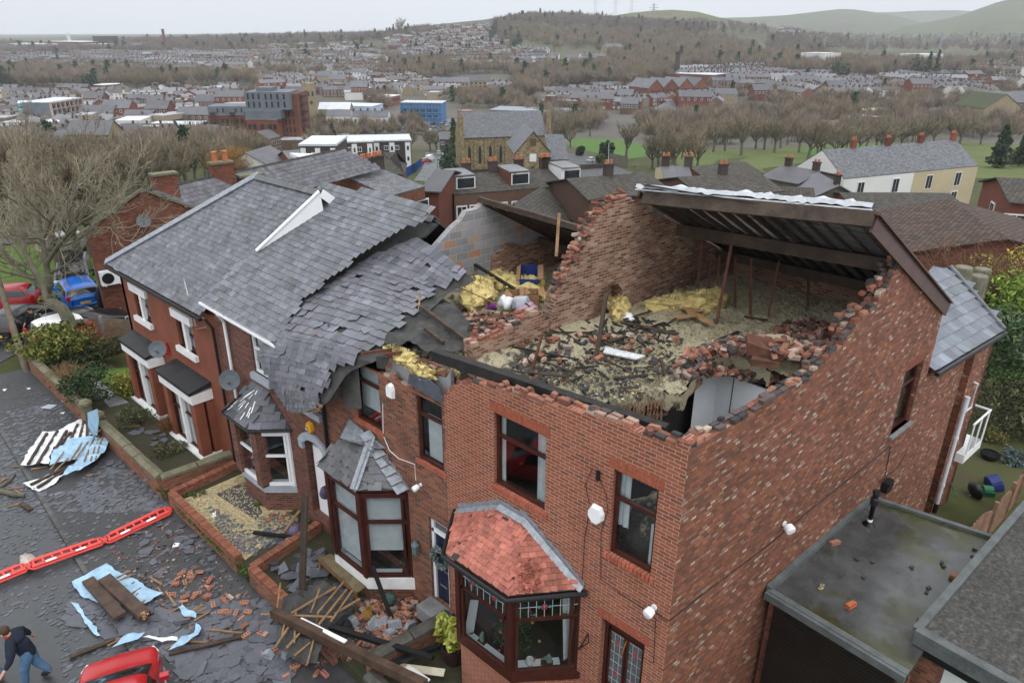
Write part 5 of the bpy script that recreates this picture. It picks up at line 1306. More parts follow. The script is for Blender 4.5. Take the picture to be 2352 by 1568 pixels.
# ================================================================== GARDEN WALLS
GX=-2.45
def gwall(name,label,pts,top,m_=None,cop=None,th=.23,z0=-1.0,capw=.0,bricktop=False,group=None):
 t_=thing(name,label,'garden wall',(pts[0][0],pts[0][1],z0),group=group)
 for a,b_ in zip(pts[:-1],pts[1:]):
  mb=MB();a3,b3=NA([a[0],a[1],0]),NA([b_[0],b_[1],0]);d=nrm(b3-a3);s=NX(d,Zv)*th/2
  mb.slab([a3+s+Zv*z0,b3+s+Zv*z0,b3+s+Zv*top,a3+s+Zv*top],-2*s);mb.build('wall_length',m_ or M_gwall,t_)
  c=MB();L_=NL(b3-a3)
  if bricktop:
   n=int(L_/.08)
   for i in range(n):
    k=RU(.7,1.2);p=a3+(b3-a3)*(i+.5)/n+Zv*(top+.052)
    c.box(p+(0,0,RU(-.006,.006)),(.07,.225,.105),rotm(0,0,atan2(d[1],d[0])+RG(0,.02)),0,tuple(x*k for x in(.27,.10,.06)),jit=.004)
   c.build('brick_coping',Mlb,t_)
  else:
   n=max(1,int(L_/.85))
   for i in range(n):
    p,r_=a3+(b3-a3)*(i/n),a3+(b3-a3)*((i+.97)/n);h=RU(-.015,.02);w2=NX(d,Zv)*.17;z=Zv*(top+h)
    c.slab([p+w2+z,p+w2*.95+z+Zv*.09,p+z+Zv*.15,p-w2*.95+z+Zv*.09,p-w2+z],r_-p)
   c.build('stone_coping',cop or Mst,t_)
 return t_
wt=FX(q20(1390,1240),GX)[2]-.1
ya,yb,yc,yd_=FX(q20(1400,1235),GX)[1],FX(q20(870,770),GX)[1],FX(q20(750,640),GX)[1],FX(q20(262,212),GX)[1]
gwall('garden_wall','brick garden wall with mossy stone coping, long stretch behind the shrubs',[(GX,yc),(GX,yd_)],wt)
gwall('garden_wall','brick garden wall with stone coping turning the corner to the red house',[(GX,yb),(GX,ya),(-.15,ya-.25)],wt)
for y,lb in((yc,'stone gatepost end of the long mossy garden wall'),(yb,'stone gatepost under the torn blue roofing sheet')):
 mb=MB().box((GX,y,-.5),(.3,.34,1.0));mb.lathe((GX,y,0),[(.25,0),(.24,.1),(.12,.2)],8);tag(mb.build('gatepost',Mst),lb,'gatepost')
wc=FX(q20(1500,1325),GX)[2]-.1
y1,y2=FX(q20(1480,1310),GX)[1],FX(q30(2090,440),GX)[1]
gwall('brick_garden_wall','low all-brick garden wall round the cream gravel garden',[(-.2,y1+.15),(GX,y1),(GX-.02,y2)],-.48,bricktop=True)
y3,y4=FX(q30(2190,480),GX)[1],FX(q31(285,830),GX)[1]
gwall('brick_garden_wall','low brick garden wall strewn with slates in front of the middle house bay',[(-.1,y3+.35),(GX,y3),(GX,y4)],-.45,bricktop=True)
ab=5.85
mdark=mat('dark_coping',(.075,.07,.06),.85,.35,3,.006,30)
gwall('dividing_wall','dividing garden wall with dark coping between the two end front gardens',[(-.1,ab),(GX+.1,ab+.3)],-.1,cop=mdark)
gwall('street_wall','short brick wall with dark coping by the pavement at the end house',[(GX,ab+.15),(GX,2.6)],-.35,cop=mdark)
gwall('brick_garden_wall','short stub of brick wall half buried under the fallen roof felt',[(GX,y4-1.4),(GX,y4-2.1)],-.55,bricktop=True)
gv=MB();gv.quad([(-2.3,y2,-.648),(-.1,y2+.6,-.648),(-.1,y1-.3,-.648),(-2.3,y1-.3,-.648)]);stc('gravel_bed',gv,M_gravel)
gv=MB();P=[GZ(q(*p),-.645)for p in((2,0,1890,1410),(2,0,2140,1300),(2,1,60,1568),(3,0,2240,140))];gv.quad([(p[0],p[1],-.644)for p in P]);stc('damp_paving',gv,Mpv)
st_=MB()
for i in range(1500):
 st_.box((RU(-2.3,-.2),RU(y2+.2,y1-.4),-.645),(.04,.03,.03),rotm(0,0,RQ()*6),0,tuple(c*RU(.6,1.1)for c in(.48,.40,.24)),jit=.01)
o=st_.build('gravel',Mlb,uv=False);o['kind']='stuff'
# ================================================================== LOOSE BRICKS AND SLATES
def brick_proto(i,kind):
 mb=MB()
 if kind=='plain':mb.box((0,0,.034),(random.choice((.215,.215,.14,.10)),.10,.068),None,0,pb(.18),jit=.008)
 elif kind=='holed':
  c=tuple(v*RU(.9,1.15)for v in(.44,.20,.13));mb.box((0,0,.034),(.215,.10,.068),None,0,c,jit=.004)
  for x in(-.065,0,.065):mb.lathe((x,0,.0695),[(.021,0),(.021,.003)],10,0,(.05,.025,.02))
  for x in(-.065,0,.065):mb.lathe((x,.0,-.0045),[(.021,0),(.021,.003)],10,0,(.05,.025,.02))
 elif kind=='block':mb.box((0,0,.1),(.30*RU(.6,1.2),.14,.2),None,0,(.30,.33,.36),jit=.025)
 elif kind=='clump':
  c=pb(.1);mb.box((0,0,.034),(.21,.1,.068),None,0,c,jit=.006);mb.box((.03,.01,.105),(.21,.1,.065),rotm(0,.05,.1),0,pb(.1),jit=.006);mb.box((0,0,.07),(.16,.1,.02),None,0,(.42,.34,.27),jit=.01)
 return mb.mesh('loose_'+kind,Mlb,uv=False)
BP={k:[brick_proto(i,k)for i in range(n)]for k,n in(('plain',14),('holed',4),('block',4),('clump',4))}
def sct(n,px_poly,solver,kinds,label,cat,group,name,lay=.35,scale=1.0,sink=.0,r=random):
 for p in samp(px_poly,n,r):
  P=solver(p)
  if P is None:continue
  k=r.choice(kinds);o=ON(name,r.choice(BP[k]));LK(o);tag(o,label,cat,group)
  o.location=(P[0],P[1],P[2]+r.uniform(-.01,.05)-sink);s=scale*r.uniform(.92,1.05);o.scale=(s,s,s)
  o.rotation_euler=(r.gauss(0,lay)+(PI/2 if r.random()<.25 else 0),r.gauss(0,lay),r.random()*6.28)
def gsurf(x,y):return-.94 if KX(y)<x<GX else(-1.03 if x<=KX(y)else-.655)
def GP(p,dz=0):
 P=GZ(p,-.95)
 for _ in range(3):P=GZ(p,gsurf(P[0],P[1])+dz)
 return P
def LP(p,dz=0):
 P=GZ(p,6.7)
 for _ in range(6):P=GZ(p,loft_z(P[0],P[1])+dz)
 return P
def LB(p,dz=0):return GZ(p,ZFB+.12+dz)
zq=lambda r,c,*pts:[q(r,c,*p)for p in pts]
R2=random.Random(21);R2U=R2.uniform
heap=zq(2,2,(1420,320),(1560,190),(1900,90),(2240,60))+zq(1,3,(180,1400),(480,1420),(640,1520))+zq(2,3,(600,130),(480,260),(330,420),(180,500),(30,430))+zq(2,2,(2200,430),(1900,380),(1680,370),(1450,410))
sct(190,heap,lambda p:LP(p,.05),['plain']*6+['clump'],'loose red brick in the heap against the side wall of the open loft','brick','bricks heaped in the open loft','loose_brick',.45,1.05,r=R2)
sct(34,zq(2,2,(20,70),(420,20),(900,20),(1500,60),(1400,200),(700,260),(300,300),(20,290)),lambda p:LP(p,.03),['plain'],'single brick scattered on the insulation of the open loft','brick','bricks scattered on the loft floor','loose_brick',.3,r=R2)
sct(60,zq(1,1,(1740,1300),(1900,1270),(2240,1330))+zq(1,2,(60,1400),(-20,1560))+zq(1,1,(2000,1540),(1870,1400)),lambda p:LB(p,.12),['plain']*3+['clump'],'loose brick piled in the loft of the middle house','brick','bricks piled in the middle house loft','loose_brick',.35,r=R2)
sct(58,zq(3,1,(940,870),(1500,800),(1500,950),(1300,1150),(1050,1300),(900,1250),(860,1050)),lambda p:GP(p,.08),['plain','plain','holed','holed','clump'],'brick fallen in the front garden below the white bay sill','brick','bricks fallen in the front garden','loose_brick',.3,1.0,r=R2)
sct(9,zq(3,1,(830,1020),(1450,1060),(1150,1160),(900,1130)),lambda p:GP(p,.06),['block'],'broken grey concrete block among the bricks in the front garden','block','grey blocks in the front garden','concrete_block',.4,r=R2)
for(x,y,k)in((120,1360,'block'),(270,1350,'block')):
 sct(1,zq(3,1,(x-10,y-10),(x+10,y-10),(x,y+10)),GP,[k],'pale grey concrete block lying on the slate-strewn pavement','block','blocks on the pavement','concrete_block',.15,r=R2)
sct(30,zq(3,0,(1650,560),(2240,820),(2240,1250),(1950,1000),(1560,900),(1400,700)),GP,['holed','holed','plain'],'pink holed brick lying on the slate-strewn pavement','brick','bricks on the pavement','loose_brick',.15,1.05,r=R2)
sct(12,zq(3,1,(0,820),(180,1000),(330,1330),(760,1480),(700,1568),(150,1520),(0,1120)),GP,['holed','plain'],'pink holed brick lying on the slate-strewn pavement','brick','bricks on the pavement','loose_brick',.15,1.05,r=R2)
sct(8,zq(3,1,(0,300),(200,270),(330,60),(100,60)),GP,['plain'],'brick lying in the small garden left of the middle house bay','brick','bricks in the small garden','loose_brick',.2,r=R2)
# slates
M_lslate=mat('broken_slate',(.085,.088,.102),.5,.22,5,.003,40,attr=True,spec=.45,rvar=.12)
SPm=[]
for i in range(14):
 n=random.choice((4,4,5,5,6));mb=MB();w_,h_=RU(.16,.30),RU(.12,.24);k=RG(1,.18);a0=RQ()
 pts=[]
 for j in range(n):
  a=2*PI*(j+RU(-.25,.25))/n+a0;rr_=RU(.75,1.1);pts.append((w_*rr_*cos(a),h_*rr_*sin(a),.006+RU(-.002,.006)))
 c=sum(NA(p)for p in pts)/n;mb.slab(pts,(0,0,-.008),0,(k,k,k*1.03));SPm.append(mb.mesh('broken_slate',M_lslate,uv=False))
def slsc(n,poly,smin,smax,label,group,solver=GP,tilt=.06):
 for p in samp(poly,n,R2):
  P=solver(p);o=ON('broken_slate',R2.choice(SPm));LK(o);tag(o,label,'slate',group)
  s=R2U(smin,smax);o.scale=(s,s,1);o.location=(P[0],P[1],P[2]+.008+R2U(0,.035));o.rotation_euler=(R2.gauss(0,tilt),R2.gauss(0,tilt),R2.random()*6.28)
LS='broken grey slate lying on the wet pavement or kerb'
slsc(170,zq(3,0,(560,850),(1000,760),(1300,800),(1560,880),(1840,880),(2240,830),(2240,1568),(1700,1568),(1480,1330),(1380,1180),(900,1150),(560,1000)),.8,1.5,LS,'broken slates below the houses')
slsc(66,zq(3,1,(-20,850),(180,820),(200,1050),(150,1280),(330,1360),(280,1568),(-20,1568)),.8,1.5,LS,'broken slates below the houses')
slsc(28,zq(3,0,(1050,160),(1600,150),(1900,400),(2150,650),(1980,900),(1500,800),(1250,560)),.5,1.1,LS,'broken slates below the houses')
slsc(24,zq(3,1,(110,430),(560,380),(640,500),(560,700),(340,780),(130,560)),.7,1.4,'broken grey slate heaped inside the low garden wall by the bay','broken slates inside the garden wall',lambda p:GP(p,.12),.35)
slsc(14,zq(2,0,(780,1160),(980,1110),(1250,1240),(1100,1400),(640,1430),(560,1350)),.55,1.1,LS,'broken slates below the houses')
slsc(12,zq(2,0,(1050,780),(1450,880),(1500,1000),(1250,980)),.6,1.1,'broken slate lying in the garden below the white square bays','broken slates in the red house garden')
chips=MB()
def chipz(n,poly,s0,s1):
 for p in samp(poly,n,R2):
  P=GP(p);a=R2.random()*6.28;s=R2U(s0,s1);k=R2.gauss(1,.2)
  pts=[(P[0]+s*R2U(.6,1.2)*cos(a+t),P[1]+s*.65*R2U(.6,1.2)*sin(a+t),P[2]+.006+R2U(0,.012))for t in(0,1.5,3.0,4.6)]
  chips.slab(pts,(0,0,-.006),0,(k,k,k))
chipz(900,zq(2,0,(0,690),(300,650),(420,560),(700,720),(200,1190),(230,1350),(450,1400),(980,1350),(1100,1568),(0,1568)),.03,.15)
chipz(1300,zq(3,0,(0,0),(1100,0),(1500,150),(1900,480),(2240,850),(2240,1568),(1700,1568),(600,1568),(450,1050),(200,900),(0,1000)),.025,.11)
chipz(600,zq(2,0,(900,1100),(1250,1230),(1500,1568),(850,1568),(600,1400)),.04,.17)
chipz(260,zq(2,0,(0,400),(260,420),(620,700),(380,870),(180,1000),(0,900)),.025,.09)
chipz(350,zq(3,0,(560,850),(1000,760),(1300,800),(1560,880),(2240,830),(2240,1568),(1700,1568),(1480,1330),(900,1150)),.06,.2)
chipz(260,zq(3,0,(1800,0),(2240,250),(2240,460),(2120,420),(1900,220)),.03,.16)
chipz(220,zq(3,1,(0,120),(330,80),(380,290),(60,400)),.03,.16)
chipz(320,zq(3,1,(100,430),(560,380),(900,800),(1450,900),(1100,1300),(600,1400),(330,800)),.05,.2)
o=chips.build('slate_chips',M_lslate,uv=False);o['kind']='stuff'
grit=MB()
for p in samp(zq(3,1,(900,870),(1500,820),(1480,960),(1000,1300),(850,1050)),130,R2):grit.box(GP(p,.04),(.2*R2.choice((1,1,.6)),.10,.068),rotm(R2.gauss(0,.3),R2.gauss(0,.3),R2.random()*6),0,pb(.15),jit=.008)
for p in samp(zq(3,0,(900,300),(1500,120),(2150,700),(2240,1100),(2000,1300),(1300,900)),420,R2)+samp(zq(3,1,(900,850),(1500,850),(1500,1000),(1000,1330),(200,1500),(0,1500),(800,1200)),500,R2):
 P=GP(p);s=R2U(.01,.045);grit.box(P+(0,0,s*.4),(s*1.6,s*1.2,s),rotm(0,0,R2.random()*6),0,pb(.3),jit=s*.3)
o=grit.build('brick_rubble',Mlb,uv=False);o['kind']='stuff'
# loft litter: dark mortar, broken slate and splinters
lit=MB()
for p in samp(zq(2,2,(20,330),(20,60),(300,10),(1000,-40),(1500,60),(1440,350),(1000,520),(820,600)),300,R2):
 P=LP(p,.02);s=R2U(.02,.085);c=R2.choice(((.05,.05,.055),(.035,.033,.032),(.07,.07,.078),(.12,.07,.05)));lit.box(P,(s*1.7,s*1.1,s*.5),rotm(R2.gauss(0,.4),R2.gauss(0,.4),R2.random()*6),0,c,jit=s*.25)
for p in samp(zq(2,2,(20,330),(20,60),(300,10),(1000,-40),(1440,250),(1000,520),(820,600)),60,R2):
 P=LP(p,.03);a=R2.random()*6.28;l=R2U(.1,.45);lit.bar(P,P+(l*cos(a),l*sin(a),R2.gauss(0,.05)),.03,.014,0,R2.choice(((.05,.035,.028),(.03,.028,.026),(.10,.055,.035))))
for p in samp(zq(1,2,(660,1450),(1000,1330),(1300,1330),(1480,1500),(1350,1568),(800,1568)),90,R2):
 P=LP(p,.02);a=R2.random()*6.28;l=R2U(.1,.5);lit.bar(P,P+(l*cos(a),l*sin(a),R2.gauss(0,.05)),.05,.02,0,(.028,.026,.024))
for p in samp(heap,950,R2):
 P=LP(p,.03);lit.box(P+(0,0,R2U(0,.14)),(.215*R2.choice((1,1,.6)),.10,.068),rotm(R2.gauss(0,.45),R2.gauss(0,.45),R2.random()*6),0,pb(.35),jit=.008)
for p in samp(heap,500,R2):
 P=LP(p,.06);s=R2U(.02,.06);lit.box(P,(s*1.7,s*1.3,s),rotm(R2.gauss(0,.6),R2.gauss(0,.6),R2.random()*6),0,pb(.6),jit=s*.25)
for p in samp(zq(1,1,(1740,1330),(2240,1300))+zq(1,2,(100,1380),(0,1568))+zq(2,1,(1860,100),(1500,130)),260,R2):
 P=LB(p,.1);s=R2U(.02,.09);lit.box(P,(s*1.8,s*1.2,s*.5),rotm(R2.gauss(0,.5),R2.gauss(0,.5),R2.random()*6),0,R2.choice(((.05,.05,.055),(.03,.03,.03),(.2,.09,.06))),jit=s*.2)
o=lit.build('loft_debris',Mlb,uv=False);o['kind']='stuff'
fluff=MB()
for p in samp(zq(2,2,(280,420),(480,330),(1000,50),(1500,60),(1440,330),(1250,520),(900,600),(480,540)),1700,R2):
 P=LP(p);lfb(fluff,P,(.07,.07,.035),4,.035,[(.40,.36,.24),(.30,.26,.17)],sub=1)
for p in samp(zq(1,2,(1150,1300),(1700,1330),(2240,1380),(2240,1568),(1200,1568)),500,R2):
 P=LP(p);lfb(fluff,P,(.07,.07,.035),3,.035,[(.38,.34,.23),(.29,.25,.16)],sub=1)
o=fluff.build('loose_insulation',Mle,uv=False);o['kind']='stuff'
# ================================================================== TIMBERS, SHEETS AND OTHER THINGS LYING ABOUT
def stk(name,label,cat,a,b_,w,h,m_,group=None,col=(1,1,1),jit=.004,up=Zv):
 a=AS(a);b_=AS(b_);mb=MB();n=5;pts=[a+(b_-a)*i/n for i in range(n+1)]
 mb.bar(a,b_,w,h,0,col,up=up,jit=jit);return tag(mb.build(name,m_),label,cat,group)
props=[((1,2,1665,670),(1,2,1620,1170)),((1,2,1925,710),(1,2,1790,1400)),((1,2,1740,800),(1,2,1722,1165)),((1,2,1525,770),(1,2,1515,1140)),((1,2,1605,790),(1,2,1590,1100)),((1,2,1820,800),(1,2,1790,1220)),((1,2,1955,820),(1,2,1960,1270)),((1,2,2095,830),(1,2,2090,1320)),((1,3,100,850),(1,3,0,1350)),((1,3,365,870),(1,3,352,1250)),((1,2,1405,760),(1,2,1395,1130))]
for i,(t_,b_)in enumerate(props):
 B0=LP(q(*b_));T0=AT(q(*t_),dep(B0)+(.15 if i else-.3));stk('loft_prop','thin rusty upright prop standing under the broken rear roof','prop',B0-(0,0,.05),T0,.055 if i>1 else .075,.055,M_rust,'props under the rear roof')
B0=LP(q22(735,240));stk('loft_post','lone dark wooden post standing upright in the open loft','post',B0,AT(q12(828,1130),dep(B0)+.05),.085,.085,Mti)
B0=LB(q12(240,935));stk('roof_batten','pale upright batten in the middle house loft','batten',B0,AT(q12(243,680),dep(B0)),.05,.05,Mwo)
B0=AT(q12(390,810),13.2);stk('roof_batten','tall pale batten hanging from the torn felt above the middle house loft','batten',B0,AT(q12(415,430),13.1),.05,.05,Mwo)
for i,(a,b_,lb)in enumerate((((2,2,180,325),(2,2,265,20),'orange-brown batten poking up near the loft beam'),((2,2,1345,380),(2,2,1298,215),'short dark batten poking up beside the brick heap'),((1,1,1440,1250),(1,1,1860,1560),'broken rafter with split yellow end on the roofing felt'),((1,1,1480,1440),(1,1,1640,1568),'short broken rafter with orange end on the roofing felt'))):
 A=LP(q(*a))if i<2 else LB(q(*a),.75);Bq=AT(q(*b_),dep(A)+.1)if i<2 else LB(q(*b_),.65);stk('broken_rafter',lb,'rafter',A,Bq,.08 if i>1 else .05,.1 if i>1 else .05,Mti,col=(1.6,.9,.6)if i==0 else(1,1,1))
 # battens lying in the loft
lying=[((1,2,120,1220),(1,2,590,1565),.035),((1,2,150,1475),(1,2,700,1475),.05),((1,2,190,1405),(1,2,430,1480),.05),((2,2,0,120),(2,2,590,235),.05),((2,2,20,335),(2,2,500,385),.035),((2,2,290,255),(2,2,550,345),.04),((2,2,280,235),(2,2,490,240),.04),((2,2,560,305),(2,2,760,290),.04),((2,2,520,425),(2,2,630,370),.04),((2,2,760,335),(2,2,850,405),.05),((2,2,820,235),(2,2,1060,355),.03),((2,2,900,400),(2,2,1190,370),.08),((1,2,975,1365),(1,2,1220,1290),.05),((1,2,950,1380),(1,2,1460,1490),.09),((1,2,1150,1450),(1,2,1330,1390),.06),((1,2,1760,1560),(1,2,1990,1470),.08),((1,2,2040,1335),(1,2,2240,1368),.06),((1,2,850,1560),(1,2,1110,1470),.07)]
for a,b_,w_ in lying:stk('charred_batten','dark batten lying across the insulation of the open loft','batten',LP(q(*a),.06),LP(q(*b_),.06),w_,.03,Mti if R2.random()<.6 else M_char,'battens lying in the open loft')
B0=GZ(q22(1450,800),5.1);stk('hanging_joist','broken joist hanging down through the ceiling hole','joist',AT(q22(1390,570),dep(B0)-.2),B0,.07,.15,Mti)
stk('hanging_joist','splintered light brown joist sloping across the ceiling hole','joist',GZ(q22(1440,640),6.3),GZ(q22(1660,420),6.5),.06,.12,Mwo)
stk('hanging_joist','yellowish splintered lath bar at the bottom of the ceiling hole','joist',GZ(q22(1150,750),5.9),GZ(q22(1360,700),5.8),.05,.08,Mwo)
mb=MB();P=GZ(q22(1550,700),5.2);lfb(mb,P,(.12,.12,.5),80,.12,[(.012,.012,.013)]);tag(mb.build('hanging_coat',Mle,uv=False),'black coat hanging on the white bedroom wall in the hole','coat')
def blob(name,label,cat,c,r,m_,seed=0,n=18,amp=.22,rz=0,group=None):
 rr_=np.random.default_rng(seed);mb=MB();V=[];ph=rr_.uniform(0,6.28,8)
 for i in range(n//2+1):
  th=PI*i/(n//2)
  for j in range(n):
   f=2*PI*j/n;d=NA([sin(th)*cos(f),sin(th)*sin(f),cos(th)])
   k=1+amp*(sin(3*d[0]+ph[0]+2*d[2])*cos(4*d[1]+ph[1])+.6*sin(7*d[0]+ph[2])*sin(6*d[1]+5*d[2]+ph[3]))+rr_.uniform(-.04,.04)
   V.append(AS(c)+rotm(0,0,rz)@(d*k*AS(r)))
 F=[(i*n+j,i*n+(j+1)%n,(i+1)*n+(j+1)%n,(i+1)*n+j)for i in range(n//2)for j in range(n)]
 mb.add(V,[f[::-1]for f in F]);ms=[m_]
 if m_ is Mis:
  n0=len(mb.f);r3=AS(r)
  for i in range(60):lfb(mb,V[rr_.integers(0,len(V))],r3*.16+.02,9,.05,[(.60,.48,.20),(.45,.35,.14),(.68,.58,.30)],sub=2)
  mb.m[n0:]=[1]*(len(mb.f)-n0);ms=[m_,Mle]
 return tag(mb.build(name,ms,smooth=m_ is not Mis),label,cat,group)
blob('insulation_roll','yellow insulation quilt draped out of the chimney breast opening','insulation',LP(q12(930,1260),.12),(.30,.85,.24),Mis,3,rz=-.9,n=26,amp=.3)
blob('insulation_roll','flat yellow insulation bundle left of the cardboard in the open loft','insulation',LP(q12(1420,1230),.05),(.75,.4,.2),Mis,4,rz=-.7,n=26,amp=.3)
blob('insulation_roll','tall crumpled yellow insulation heap right of the cardboard in the open loft','insulation',LP(q12(1690,1220),.1),(.6,.5,.3),Mis,5,rz=-.6,n=26,amp=.35)
blob('insulation_roll','long pale yellow insulation roll at the slate edge in the middle loft','insulation',LB(q11(1950,1130),.25),(.45,1.15,.32),Mis,6,rz=-.9,n=26)
blob('insulation_roll','yellow insulation heap beside the blue carton in the middle loft','insulation',LB(q12(130,1100),.15),(.5,.8,.3),Mis,7,rz=-.5,n=26,amp=.3)
blob('insulation_roll','yellow insulation roll under the dark plank in the middle loft','insulation',LB(q11(2150,1030),.1),(.5,.7,.3),Mis,8,n=26)
FY=lambda p,z:GZ(p,z)
blob('insulation_tuft','pale yellow wool spilling over the grey blockwork of the middle house','insulation',GZ(q21(1430,330),6.25),(.13,.45,.13),Mis,9,amp=.4,n=26)
blob('insulation_tuft','pale yellow wool strip under the red rafter above the front wall','insulation',GZ(q21(1270,190),6.3),(.2,.55,.12),Mis,10,amp=.35,n=26)
blob('insulation_tuft','pale yellow wool tuft right of the brown board on the front wall','insulation',GZ(q21(1660,330),6.25),(.2,.28,.15),Mis,11,amp=.35,n=26)
blob('rubbish_bag','white plastic bag in the middle house loft','bag',LB(q11(2190,1215),.25),(.22,.22,.2),Mup,12,amp=.3)
blob('rubbish_bag','lilac plastic bag of belongings by the party wall','bag',LB(q12(170,1310),.2),(.25,.35,.22),mat('lilac_plastic',(.42,.26,.36),.35,.3),13,amp=.3)
blob('rubbish_bag','grey translucent bag beside the cardboard boxes','bag',LB(q12(75,1230),.3),(.22,.25,.25),mat('grey_plastic',(.40,.43,.48),.3,.2),14,amp=.3)
blob('rubbish_bag','small purple crumpled wrap in the middle house loft','wrap',LB(q11(2070,1250),.15),(.1,.13,.1),mat('purple_wrap',(.16,.03,.2),.35),15,amp=.35)
blob('white_bag','white plastic bag under the yellow quilt by the chimney opening','bag',LP(q12(1000,1335),.05),(.15,.25,.1),Mup,16,amp=.3)
blob('rubble_sack','pale cloth lump on the road behind the red barriers','sack',GP(q30(240,490),.1),(.18,.3,.14),mat('dirty_cloth',(.42,.36,.32),.9,.3),17,amp=.3)
def ctn(label,c,size,rz,col,rx=0,extra=None):
 t_=thing('carton',label,'box',tuple(c),rz,world=False);mb=MB();x,y,z=size
 for sx in(-1,1):mb.box((sx*x/2,0,z/2),(.012,y,z),None,0,col);mb.box((0,sx*y/2,z/2),(x,.012,z),None,0,col)
 mb.box((0,0,.01),(x,y,.012),None,0,col);mb.build('box_wall',extra or Mlb,t_);f=MB()
 f.box((x/2+.08,0,z+.01),(.18,y,.008),rotm(0,-.25,0),0,(.36,.21,.11));f.box((-x/2-.06,0,z-.03),(.15,y,.008),rotm(0,-.7,0),0,(.36,.21,.11));f.build('flap',Mlb,t_);t_.rotation_euler=(rx,0,rz);return t_
cb_=ctn('blue printed carton standing open in the middle house loft',LB(q12(150,1060),.2),(.5,1.0,.42),-.85,(.02,.05,.22),.12)
mb=MB();
for i in range(6):mb.box((-.258,-.38+i*.15,.22),(.006,.1,.2),None,0,random.choice(((.5,.5,.5),(.05,.12,.4),(.06,.16,.07))))
mb.build('printed_panel',Mlb,cb_)
ctn('brown cardboard carton by the party wall in the middle loft',LB(q12(170,1210),.2),(.4,.55,.3),-.8,(.36,.21,.11))
ctn('open brown cardboard carton left of the other cartons',LB(q12(40,1200),.2),(.35,.5,.25),-.5,(.33,.19,.10))
for i,(pp_,lb)in enumerate(((zq(1,2,(1500,1260),(1600,1265),(1680,1285),(1660,1300),(1600,1300),(1630,1350),(1600,1360),(1420,1360),(1415,1330),(1545,1325)),'flattened brown cardboard sheet on the loft insulation'),(zq(1,2,(1610,1310),(1680,1340),(1790,1425),(1770,1435),(1640,1365)),'narrow cardboard strip beside the larger cardboard sheet'))):
 P=[LP(p,.12+.02*i)for p in pp_];z=max(p[2]for p in P);mb=MB().slab([(p[0],p[1],z)for p in P],(0,0,-.012));tag(mb.build('cardboard_sheet',M_card),lb,'cardboard')
P=[LP(p,.1)for p in zq(2,2,(820,140),(1170,210),(1085,240),(800,185))];z=max(p[2]for p in P);mb=MB().slab([(p[0],p[1],z+.03*(i%2))for i,p in enumerate(P)],(0,0,-.03));tag(mb.build('white_board',mat('dirty_white_board',(.55,.56,.57),.7,.3,6)),'dirty white board lying on the insulation in the open loft','board')
bs=thing('water_tank','rust brown tank lid lying on top of the brick heap','tank',tuple(LP(q22(2150,220))))
P=LP(q23(10,190),.02);mb=MB().box(P+(-.05,.1,.12),(.5,.68,.2),rotm(.25,-.15,.5),jit=.04);o=mb.build('tank_body',mat('brown_fibreboard',(.10,.042,.026),.9,.3,5,.006,30),bs)
mb=MB().box(P+(-.28,-.05,-.06),(.25,.5,.18),rotm(.1,.1,.5),jit=.03);mb.build('tank_base',mat('dark_brown_board',(.10,.05,.03),.9,.3,5),bs)
# felt heap by the fallen slope
def sheet(name,label,cat,poly_px,solver,m_,amp=.05,st=.12,thick=.0,group=None,seed=0,dz=.03):
 P=[solver(p)for p in poly_px];poly=[(p[0],p[1])for p in P];rr_=random.Random(seed);ph=[rr_.uniform(0,6)for _ in range(4)]
 from mathutils.geometry import delaunay_2d_cdt
 o=[]
 for a,b_ in zip(poly,poly[1:]+poly[:1]):
  n=max(1,int(math.hypot(b_[0]-a[0],b_[1]-a[1])/st));o+=[(a[0]+(b_[0]-a[0])*i/n+rr_.uniform(-.02,.02),a[1]+(b_[1]-a[1])*i/n+rr_.uniform(-.02,.02))for i in range(n)]
 xs=[p[0]for p in poly];ys=[p[1]for p in poly];inn=[]
 for x in AR(min(xs),max(xs),st):
  for y in AR(min(ys),max(ys),st):
   if inpoly((x,y),poly):inn.append((x+rr_.uniform(-.03,.03),y+rr_.uniform(-.03,.03)))
 no=len(o);V2,E2,F2,*_=delaunay_2d_cdt([Vector(p)for p in o+inn],[(i,(i+1)%no)for i in range(no)],[],1,1e-4)
 A=NA([[p[0],p[1],1]for p in P]);zc,*_r=np.linalg.lstsq(A,NA([p[2]for p in P]),rcond=None)
 mb=MB()
 for v in V2:
  w=amp*(sin(v[0]*6+ph[0]+2*sin(v[1]*3))*cos(v[1]*5+ph[1])+.5*sin(v[0]*15+ph[2])*sin(v[1]*13+ph[3]))+amp*.3*rr_.uniform(-1,1)
  mb.v.append((v[0],v[1],zc[0]*v[0]+zc[1]*v[1]+zc[2]+dz+amp+w))
 mb.f=[list(f)for f in F2];mb.m=[0]*len(F2);mb.c=[(1,1,1)]*len(F2);return tag(mb.build(name,m_,uv=False),label,cat,group)
sheet('roofing_felt','crumpled black roofing felt heaped at the edge of the fallen slates','felt',zq(1,1,(1500,1180),(1700,1220),(1870,1400),(1850,1500),(1900,1540))+zq(2,1,(1800,190),(1500,180),(1320,90),(1110,130),(1160,20))+zq(1,1,(1350,1500),(1460,1400)),lambda p:LB(p,.5),Mfe,.05,seed=3)
stk('broken_board','dark brown board lying among the yellow wool on the front wall','board',GZ(q21(1430,240),6.4),GZ(q21(1600,320),6.3),.28,.05,M_rust)
stk('broken_rafter','red-brown broken rafter lying along the eaves left end','rafter',GZ(q21(920,180),6.5),GZ(q21(1190,150),6.45),.06,.07,M_rust)
stk('broken_rafter','red-brown broken rafter lying along the eaves right end','rafter',GZ(q21(1130,190),6.42),GZ(q21(1370,165),6.4),.06,.08,M_rust)
